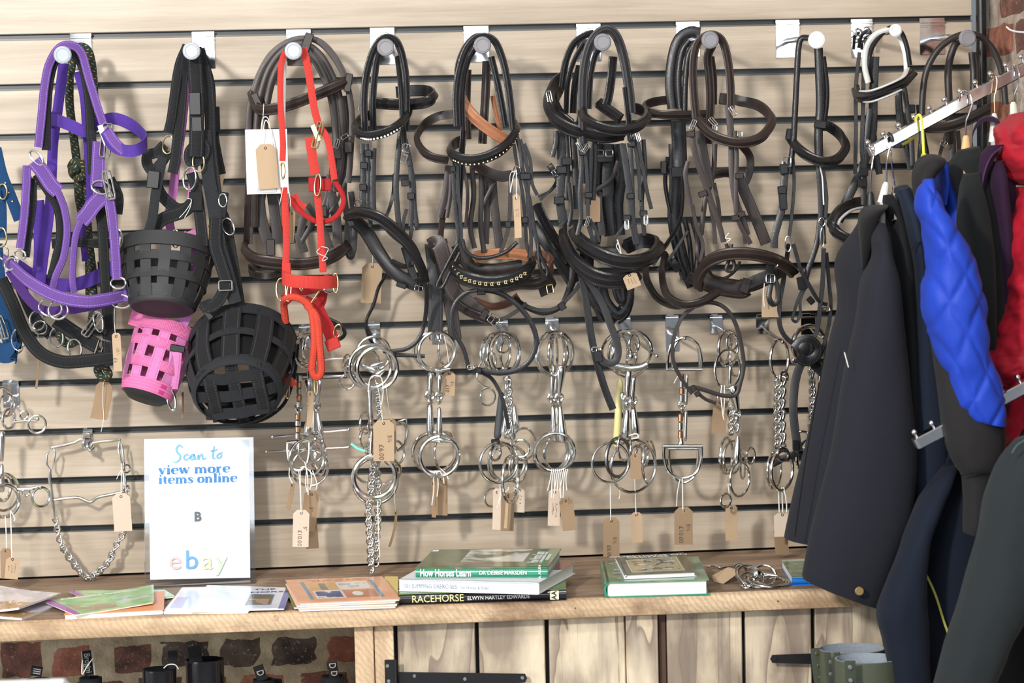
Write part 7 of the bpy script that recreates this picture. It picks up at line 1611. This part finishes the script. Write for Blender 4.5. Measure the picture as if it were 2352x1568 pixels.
hanger('thin chrome hanger hook at the lower end of the upper rail', ((2004, 338, .482), (2009, 334, .47), (2008, 350, .485), (2003, 380), (2000, 410), (1999, 440)), (1999, 440, 2001, 480), M_CHROME, PLASTIC)
hanger('hanger with white plastic neck second from the lower rail end', ((2034, 318, .47), (2043, 308, .48), (2052, 320, .49), (2044, 340), (2037, 370), (2036, 420)), (2036, 418, 2026, 466), M_CHROME, WPL, tip=((2040, 306, .485), (2048, 314, .49), (2051, 326, .49)))
hanger('chrome hanger hook between the white neck and the yellow hook', ((2044, 320, .455), (2046, 350, .46), (2050, 390, .46), (2056, 430, .46)), None, M_CHROME, None, d=.46)
hanger('yellow wrapped hanger hook over the upper rail', ((2072, 332, .44), (2090, 322, .44), (2104, 306, .45), (2104, 276, .47), (2110, 264, .482), (2116, 272, .49), (2119, 300, .49), (2122, 356, .49)), None, plain('yellow_plastic', lin(222, 220, 84), .45), None, r=.0028)
hanger('chrome hanger hook with a pale wooden neck', ((2206, 246, .47), (2204, 226, .475), (2210, 210, .48), (2226, 214, .485), (2233, 236, .49), (2226, 262, .49), (2219, 280, .49), (2219, 312, .49)), (2219, 311, 2219, 342), M_CHROME, WOODP, r=.0019)
hanger('copper coloured hanger hook with a tall white neck', ((2278, 200, .46), (2280, 180, .47), (2285, 172, .485), (2290, 184, .49), (2288, 206, .49), (2284, 226), (2285, 258)), (2284, 260, 2282, 326), M_COPPER, WPL)
hanger('chrome hanger hook with a cream neck nearest the right edge', ((2324, 176, .46), (2326, 154, .47), (2334, 150, .48), (2341, 170, .49), (2338, 196, .49), (2330, 218), (2327, 236)), (2327, 234, 2330, 272), M_CHROME, plain('cream_plastic', (.66, .68, .55), .4))
h = thing('coat_hanger', 'bare white wire hanger end in the upper right corner', 'hanger', W(2330, 66, .5)); tube('wire', pp('2311,61,.5 2324,70,.5 2352,74,.5 2400,72,.5'), .0017, WPL, h)

# ------------------------------------------------------------------ coats and jackets
def garment(label, top, name='jacket'): return thing(name, label, 'jacket' if name == 'jacket' else 'coat', W(*top))
def folds(strength, fx, fz, seed=0, lean=0.0):
    def f(p, c, q):
        n = noise.noise(V((p.x * fx + p.z * lean + seed, p.y * fx * .8, p.z * fz + seed))) + .45 * noise.noise(V((p.x * fx * 2.6 + seed + p.z * 5, p.y * fx, p.z * fz * 2.6))) + .25 * noise.noise(V((p.x * fx * 5 - p.z * 12, p.y * fx * 3, p.z * fz * 6 + seed)))
        o = p - c; o.z = 0
        return p + (o.normalized() if o.length > 1e-6 else V((0, -1, 0))) * (n * strength)
    return f
def body(root, name, secs, mat, n=6, seg=36, sq=2.4, f=None, caps=True): return quad_loft(name, secs, mat, root, n, seg, sq, noise_fn=f, caps=caps)
# A: long navy-black coat
g = garment('long navy black coat with a gold cuff button, nearest the slat wall bits', (2000, 470, .5), 'coat')
body(g, 'coat_body', [(1990, 472, 2020, 470, .50, .05), (1972, 520, 2036, 520, .50, .14), (1926, 600, 2050, 600, .50, .20), (1930, 700, 2064, 700, .50, .2), (1908, 790, 2070, 790, .5, .2), (1872, 950, 2076, 950, .5, .2), (1838, 1110, 2070, 1110, .5, .2), (1810, 1226, 2060, 1240, .5, .2), (1811, 1229, 2050, 1252, .5, .19)], C_COAT, f=folds(.006, 9, 2, 1))
body(g, 'sleeve', [(2008, 510, 2032, 512, .60, .05), (2000, 545, 2040, 545, .62, .08), (2004, 590, 2046, 588, .62, .10), (1979, 650, 2062, 645, .63, .11), (1966, 748, 2071, 744, .63, .115), (1944, 845, 2082, 842, .63, .115), (1918, 1000, 2098, 990, .63, .12), (1896, 1096, 2100, 1090, .63, .12), (1872, 1190, 2086, 1200, .63, .12), (1850, 1280, 2054, 1292, .63, .11), (1842, 1318, 2030, 1362, .63, .10), (1844, 1330, 2018, 1396, .63, .095)], C_COAT, seg=44, f=folds(.004, 7, 1.6, 3))
body(g, 'collar', [(1978, 616, 1990, 612, .60, .02), (1976, 560, 2000, 560, .60, .05), (1974, 510, 2016, 500, .58, .10), (1984, 484, 2030, 478, .55, .14), (2000, 472, 2034, 470, .53, .12)], C_VELV, f=folds(.003, 14, 5, 4))
disc_mb(W(1974, 1357, .694), .0082, .004, None, 20).build('gold_button', mat_metal('gold_button', (.62, .42, .18), .3), g)
strap('seam', pp('1900,782,.607 1878,900,.607 1850,1060,.607 1826,1232,.607'), 3, .001, C_VELV, g)
MB().box(W(1944, 826, .69), .0016, .001, .028, (V((.97, 0, .25)), V((0, 1, 0)), V((-.25, 0, .97)))).build('white_thread', STRING, g, False)
# B: black jacket
g = garment('black jacket on the white necked hanger, mostly behind the long coat', (2040, 440, .52))
body(g, 'jacket_body', [(2030, 448, 2046, 446, .50, .06), (2026, 490, 2064, 490, .50, .16), (2024, 560, 2076, 556, .5, .22), (2030, 640, 2086, 636, .5, .24), (2040, 780, 2096, 780, .5, .24), (2040, 980, 2104, 980, .5, .24), (2040, 1130, 2100, 1130, .5, .22)], C_BLK, f=folds(.007, 11, 2, 6))
# C: navy jacket
g = garment('navy jacket between the black jacket and the blue quilted sleeve', (2070, 425, .52))
body(g, 'jacket_body', [(2058, 432, 2080, 424, .5, .06), (2056, 460, 2100, 452, .5, .16), (2070, 520, 2114, 520, .5, .22), (2080, 600, 2130, 600, .5, .24), (2084, 760, 2150, 760, .5, .24), (2084, 960, 2180, 960, .5, .24), (2080, 1120, 2184, 1100, .5, .22), (2078, 1230, 2180, 1220, .5, .2)], C_NAVY, f=folds(.006, 10, 2, 8))
body(g, 'sleeve', [(2060, 436, 2090, 430, .6, .04), (2072, 480, 2104, 476, .61, .06), (2090, 556, 2118, 552, .61, .07), (2098, 640, 2128, 640, .60, .07), (2102, 800, 2150, 800, .60, .07), (2104, 960, 2170, 960, .60, .07), (2096, 1100, 2176, 1100, .59, .07), (2092, 1190, 2170, 1190, .59, .06)], C_NAVY, f=folds(.004, 9, 2, 9))
strap('yoke_seam', pp('2092,574,.648 2104,560,.650 2116,556,.648'), 2.5, .001, C_VELV, g)
# D: blue quilted and charcoal jacket
g = garment('charcoal jacket with a royal blue quilted sleeve panel', (2120, 360, .56))
SPX = .047
def quilt(p, c, q):
    a = (p.x * .86 + p.z * .52) / SPX + .35 * noise.noise(V((p.x * 7, 0, p.z * 7))); b = (p.x * .86 - p.z * .45) / (SPX * 1.1) + .3 * noise.noise(V((p.x * 6, 4, p.z * 6)))
    h = min(abs(a - round(a)), abs(b - round(b))) * 2
    o = p - c; o.z = 0; o = o.normalized() if o.length > 1e-6 else V((0, -1, 0))
    return p + o * (min(1, h * 2.6) ** .6 * .0052 - .004 + .003 * noise.noise(p * 30))
body(g, 'quilted_sleeve', [(2122, 412, 2140, 410, .780, .03), (2108, 440, 2150, 438, .780, .07), (2106, 480, 2166, 476, .780, .10), (2122, 530, 2190, 520, .790, .12), (2130, 600, 2232, 592, .790, .13), (2119, 680, 2255, 676, .790, .135), (2129, 745, 2264, 740, .790, .135), (2156, 826, 2272, 820, .790, .13), (2178, 890, 2290, 866, .790, .12), (2190, 935, 2302, 905, .790, .115), (2216, 962, 2304, 950, .790, .11), (2234, 965, 2304, 976, .790, .105)], C_BLUE, n=10, seg=110, f=quilt)
body(g, 'lower_sleeve', [(2132, 744, 2240, 740, .775, .09), (2150, 850, 2280, 840, .775, .1), (2160, 930, 2300, 930, .780, .105), (2168, 990, 2304, 985, .780, .105), (2182, 1040, 2302, 1035, .780, .10), (2198, 1072, 2294, 1068, .780, .09), (2210, 1090, 2280, 1087, .780, .074), (2213, 1110, 2275, 1108, .780, .07), (2214, 1160, 2268, 1160, .780, .068), (2213, 1200, 2262, 1204, .780, .064), (2214, 1222, 2250, 1230, .780, .055)], C_CHAR, seg=40, f=folds(.003, 14, 8, 5))
strap('cuff_seam', pp('2208,1092,.815 2240,1086,.83 2278,1087,.815'), 3, .0012, C_VELV, g)
body(g, 'collar', [(2099, 450, 2116, 462, .655, .03), (2096, 418, 2132, 432, .655, .07), (2100, 388, 2146, 404, .64, .10), (2114, 366, 2160, 384, .62, .13), (2130, 355, 2164, 372, .60, .12), (2142, 354, 2160, 362, .58, .06)], C_CHAR, seg=44, f=folds(.005, 18, 12, 2))
body(g, 'inner_collar', [(2142, 356, 2168, 366, .54, .06), (2146, 380, 2172, 384, .54, .10), (2150, 430, 2172, 430, .54, .12), (2150, 470, 2166, 470, .54, .1)], C_BLUE, f=folds(.004, 16, 9, 6))
body(g, 'back_panel', [(2140, 372, 2166, 376, .46, .08), (2140, 420, 2176, 420, .46, .14), (2150, 500, 2200, 500, .48, .2), (2140, 640, 2230, 640, .5, .24), (2140, 800, 2240, 800, .5, .24), (2160, 950, 2250, 950, .5, .22)], C_BLUE, f=folds(.006, 12, 5, 2))
# E: black fleece
g = garment('black fleece jacket on the wooden necked hanger', (2219, 336, .52))
body(g, 'jacket_body', [(2206, 346, 2240, 336, .52, .10), (2192, 380, 2248, 372, .52, .2), (2188, 450, 2254, 450, .52, .26), (2200, 540, 2272, 540, .52, .28), (2206, 660, 2282, 660, .52, .28), (2214, 780, 2286, 780, .52, .28), (2220, 900, 2290, 900, .52, .26)], C_FLC, f=folds(.007, 12, 3, 11))
body(g, 'sleeve', [(2214, 400, 2244, 396, .62, .06), (2206, 440, 2252, 440, .64, .1), (2202, 520, 2268, 510, .64, .12), (2216, 600, 2280, 590, .64, .12), (2226, 700, 2284, 700, .64, .11), (2234, 800, 2284, 800, .63, .1)], C_FLC, f=folds(.005, 14, 4, 12))
# F: plum jacket
g = garment('plum purple jacket with a turned up collar on the copper hook', (2280, 290, .52))
body(g, 'jacket_body', [(2262, 350, 2306, 345, .5, .14), (2256, 420, 2310, 420, .5, .24), (2262, 520, 2316, 520, .5, .26), (2270, 660, 2320, 660, .5, .26), (2272, 800, 2322, 800, .5, .24), (2270, 900, 2322, 900, .5, .22)], C_PURP, f=folds(.006, 12, 3, 14))
body(g, 'sleeve', [(2278, 372, 2300, 368, .62, .05), (2274, 410, 2308, 406, .63, .08), (2276, 470, 2312, 466, .63, .09), (2286, 540, 2318, 540, .63, .09), (2290, 640, 2322, 640, .62, .08), (2290, 760, 2320, 760, .61, .07)], C_PURP, f=folds(.004, 14, 4, 15))
body(g, 'collar_flap', [(2252, 446, 2258, 440, .64, .012), (2250, 400, 2268, 398, .64, .02), (2254, 360, 2290, 352, .635, .03), (2270, 334, 2302, 332, .63, .03)], C_PURP, f=folds(.002, 14, 6, 16))
strap('collar_piping', pp('2254,444,.654 2260,400,.656 2276,360,.656 2302,336,.65'), 4, .0015, mat_cloth('plum_piping', (.09, .04, .09), .8), g)
m = MB()                                                     # upstanding inside collar, an open hoop
rows = []
for k in range(25):
    a = pi * (k / 24) * 1.25 - .35; x, y = 2271 - 38 * cos(a), 318 - 50 * sin(a)
    dd = .5 - .06 * cos(a * .8); rows.append([W(x, y, dd - .05), W(x, y - 3, dd), W(x, y, dd + .05), W(x, y + 10, dd + .05), W(x, y + 10, dd - .05)])
m.us = [0] * 6; m.rings(rows); m.build('inner_collar', C_PURP, g)
# G: red puffer
g = garment('bright red padded jacket cut off by the right edge', (2340, 260, .56))
def puff(fr, k, seed=0):
    def f(p, c, q):
        h = abs(sin(p.z * fr + seed + .8 * noise.noise(V((p.x * 9, p.y * 9, seed))))); o = p - c; o.z = 0
        return p + (o.normalized() if o.length > 1e-6 else V((0, -1, 0))) * (h ** .6 * k + .011 * noise.noise(V((p.x * 34 + p.z * 20 + seed, p.y * 20, p.z * 24))) + .004 * noise.noise(V((p.x * 90 - p.z * 60, p.y * 60, p.z * 70))))
    return f
body(g, 'hood_collar', [(2330, 262, 2400, 250, .58, .12), (2306, 290, 2420, 280, .6, .2), (2300, 330, 2430, 330, .61, .22), (2304, 370, 2440, 370, .61, .22), (2316, 405, 2440, 410, .61, .2), (2334, 424, 2440, 430, .6, .16)], C_RED, n=12, seg=72, f=puff(60, .006, 1))
body(g, 'sleeve', [(2344, 430, 2420, 430, .62, .12), (2330, 480, 2440, 480, .63, .17), (2322, 560, 2440, 560, .64, .18), (2322, 640, 2440, 640, .64, .18), (2306, 715, 2440, 715, .64, .19), (2292, 768, 2440, 768, .64, .19), (2274, 806, 2430, 806, .64, .18), (2280, 850, 2420, 850, .64, .16), (2300, 884, 2410, 884, .63, .13)], C_RED, n=14, seg=84, f=puff(34, .008, 2))
body(g, 'jacket_body', [(2318, 760, 2450, 760, .52, .2), (2306, 860, 2450, 860, .52, .24), (2306, 940, 2450, 940, .52, .24), (2304, 1020, 2450, 1020, .52, .24), (2304, 1100, 2450, 1100, .52, .22)], C_RED, n=10, seg=64, f=puff(42, .007, 5))
# H: navy hoodie on the lower rail
g = garment('navy hooded top with a thin yellow zip line, hanging to the bottom edge', (2190, 1030, .6))
body(g, 'body_panel', [(2180, 1036, 2240, 1020, .62, .08), (2150, 1100, 2270, 1090, .60, .16), (2118, 1160, 2280, 1160, .60, .18), (2104, 1260, 2270, 1260, .60, .18), (2104, 1380, 2250, 1380, .60, .18), (2110, 1500, 2230, 1500, .60, .18), (2110, 1620, 2210, 1620, .60, .18)], C_NAVY2, f=folds(.010, 12, 2.4, 21))
body(g, 'sleeve', [(2168, 1070, 2206, 1066, .68, .05), (2138, 1114, 2184, 1118, .69, .09), (2108, 1158, 2160, 1166, .70, .10), (2082, 1224, 2134, 1230, .71, .10), (2054, 1300, 2124, 1300, .72, .10), (2030, 1364, 2122, 1364, .72, .11), (2014, 1414, 2124, 1414, .72, .11), (2028, 1468, 2126, 1470, .72, .11), (2040, 1540, 2130, 1540, .72, .11), (2048, 1640, 2134, 1640, .72, .1)], C_NAVY2, seg=44, f=folds(.006, 12, 3, 22))
strap('yellow_zip', pp('2124,1312,.70 2148,1364,.702 2167,1424,.704 2178,1460,.704 2176,1504,.70'), 5, .0016, mat_webbing('yellow_zip_tape', lin(190, 190, 96), 600), g)
# I: grey green top
g = garment('grey green knitted top nearest the viewer at the lower right corner', (2330, 1000, .76))
body(g, 'sleeve', [(2330, 1010, 2440, 990, .90, .06), (2296, 1058, 2440, 1050, .90, .12), (2270, 1124, 2420, 1124, .90, .14), (2246, 1250, 2400, 1250, .90, .15), (2206, 1386, 2366, 1380, .90, .15), (2176, 1480, 2320, 1480, .90, .14), (2150, 1570, 2280, 1560, .90, .13), (2130, 1640, 2250, 1640, .90, .12)], C_GREEN, seg=48, f=folds(.007, 11, 3.4, 31, 3))
body(g, 'body_panel', [(2350, 990, 2470, 985, .72, .1), (2320, 1080, 2480, 1080, .72, .2), (2320, 1200, 2480, 1200, .72, .22), (2316, 1330, 2470, 1330, .72, .22), (2306, 1450, 2460, 1450, .72, .22), (2300, 1640, 2460, 1640, .72, .2)], mat_cloth('dark_grey_lining', (.014, .015, .017), .9), f=folds(.008, 11, 3, 33))
strap('shoulder_seam', pp('2324,1040,.962 2336,1022,.962 2354,1010,.96'), 3.5, .0014, mat_cloth('teal_tape', (.06, .1, .1), .8), g)

# ------------------------------------------------------------------ green boots in front of the cabinet
C_OLV = plain('olive_rubber', lin(70, 76, 60), .5); C_GLIN = mat_cloth('grey_boot_lining', lin(150, 158, 168), .95, 240, .5, 1.0)
def boot(label, cx, cy, w, d, tall, mat, lin_mat, toe=1, rb=.72, panel=None, rivets=(), flat=.8):
    b = thing('tall_boot', label, 'boot', W(cx, cy, d) - V((0, 0, tall))); c = W(cx, cy, d); R = mm(w / 2, d); n = 36; m = MB(); rows = []
    prof = [(0, 1, 1), (-.004, 1.01, 1), (-tall * .3, .98, 1), (-tall * .6, .86, 1), (-tall * .85, .72, 1), (-tall * .93, .8, 1.35), (-tall + .01, .9, 1.6), (-tall, .85, 1.55)]
    for z, q, ln in prof:
        rows.append([c + V((R * q * cos(2 * pi * i / n), 0, z)) + V((0, R * q * flat * sin(2 * pi * i / n) * ln - R * (ln - 1) * .8, 0)) for i in range(n)])
    m.us = [i / n for i in range(n + 1)]; m.rings(rows, False, False); rows2 = [[v for v in rows[-1]]]
    m.add(rows[-1], [tuple(range(n))]); m.build('shaft', mat, b, True)
    m = MB(); k = .955; rr_ = [[c + V((R * q * cos(2 * pi * i / n), R * q * flat * sin(2 * pi * i / n), z)) for i in range(n)] for z, q in ((.0008, 1.0), (.0012, k), (-.03, k), (-.09, k * .95), (-.09, .02))]
    m.us = [i / n for i in range(n + 1)]; m.rings(rr_, False, False); m.build('lining', lin_mat, b, True)
    return b, c, R
b, c, R = boot('rear olive green boot with a grey lined open top beside the cabinet', 1957, 1489, 158, .60, .46, C_OLV, C_GLIN)
for x, dd in ((1900, .66), (1922, .672)): st(b, 'rivet_strip', '%d,1498,%.3f %d,1540,%.3f %d,1600,%.3f' % (x, dd, x + 3, dd, x + 8, dd), 15, plain('dark_olive', lin(52, 58, 44), .5), dd, .002)
for x, y in ((1908, 1520), (1909, 1548)): disc_mb(W(x, y, .676), .0036, .002, n=12).build('rivet', M_DULL, b)
b2, c, R = boot('front olive green boot overlapping the rear one beside the cabinet', 1992, 1512, 152, .72, .46, C_OLV, C_GLIN)
st(b2, 'rivet_strip', '1952,1517,.785 1954,1560,.785 1958,1610,.785', 26, plain('dark_olive', lin(52, 58, 44), .5), .78, .002)
for x, y in ((1953, 1532), (1954, 1562)): disc_mb(W(x, y, .79), .0040, .002, n=12).build('rivet', M_DULL, b2)
st(b, 'side_flap', '1874,1488,.6 1878,1530,.6 1886,1600,.6', 26, plain('dark_olive', lin(52, 58, 44), .5), .6, .003)
for x, y in ((1876, 1500), (1880, 1528), (1884, 1556)): disc_mb(W(x, y, .606), .003, .002, n=10).build('rivet', M_BRASS, b)
PB = MB(); PB.box((c.x - .0, -.66, (c.z - .46) / 2), .5, .4, c.z - .462); o = PB.build('display_plinth', plain('dark_plinth', (.03, .028, .026), .6), None, False); tag(o, 'dark plain plinth under the olive green boots', 'plinth')

# ------------------------------------------------------------------ black boots under the shelf
G_BLK = plain('gloss_black_boot', (.008, .008, .011), .16, 0, Coat_Weight=.6); F_BLK = mat_webbing('black_boot_tape', (.010, .010, .012)); GRT = plain('grey_tape_print', lin(150, 146, 138), .6)
def small_boot(label, cx, cy, w, d, mat, tabs=(), tall=.5, tilt=0):
    b, c, R = boot(label, cx, cy, w, d, tall, mat, FLEECE)
    for (x, y, x1, y1, w_, txt) in tabs:
        st(b, 'pull_tab', '%g,%g,%g %g,%g,%g' % (x, y, d + R * .5, x1, y1, d + R * .5), w_, F_BLK, d + R * .5, .0025)
        if txt:
            o = W((x + x1) / 2, (y + y1) / 2, d + R * .5 + .004); T = (W(x1, y1, d) - W(x, y, d)).normalized()
            text_obj('tab_lettering', txt, GRT, o, (T, T.cross(V((0, 1, 0)))), mm(w_ * .95, d), b, .0001, 'CENTER', .01, 0, .8, .0008)
    return b
b = small_boot('black boot with a lettered pull tab and white string under the shelf', 208, 1556, 52, .33, F_BLK, ((198, 1494, 205, 1550, 21, 'Brogini'),))
for x in (187, 213): st(b, 'tab_edge', '%d,1495,.36 %d,1550,.36' % (x, x + 5), 3, GRT, .36, .001)
string_loop(b, '213,1512,.37 200,1530,.37 189,1548,.37 188,1530,.37 190,1515,.37', .37, .001)
small_boot('black boot with a striped tab lowest at the left under the shelf', 88, 1560, 56, .33, F_BLK, ((86, 1530, 82, 1552, 26, 'III'),))
b = small_boot('glossy black boot with a looped strap and white string under the shelf', 366, 1536, 78, .35, G_BLK, ((396, 1494, 398, 1534, 22, None),))
string_loop(b, '376,1534,.4 386,1526,.4 402,1526,.4 410,1536,.4', .4, .001); b = small_boot('glossiest black boot with a tall dark tab under the shelf', 470, 1514, 88, .33, G_BLK, ((446, 1484, 450, 1520, 30, None),))
small_boot('black boot with a leaning tab marked D, left of the upright one', 606, 1560, 52, .33, F_BLK, ((592, 1528, 603, 1562, 24, 'D'),))
small_boot('black boot with two upright tabs marked D beside the cabinet post', 764, 1552, 54, .33, F_BLK, ((762, 1520, 764, 1536, 24, 'D'), (766, 1536, 768, 1556, 22, 'D')))
small_boot('short black boot between the two boots with tabs marked D', 630, 1562, 36, .3, F_BLK)
# blurred carton in the foreground
o = MB(); p = W(60, 1557, 1.5); q = W(172, 1600, 1.5); o.box(((p.x - .12 + q.x) / 2, -1.62, p.z - .15), q.x - p.x + .12, .24, .3, bev=.012); o = o.build('white_carton', plain('white_carton', (.78, .77, .8), .5)); tag(o, 'blurred white carton in the foreground at the bottom left corner', 'box')
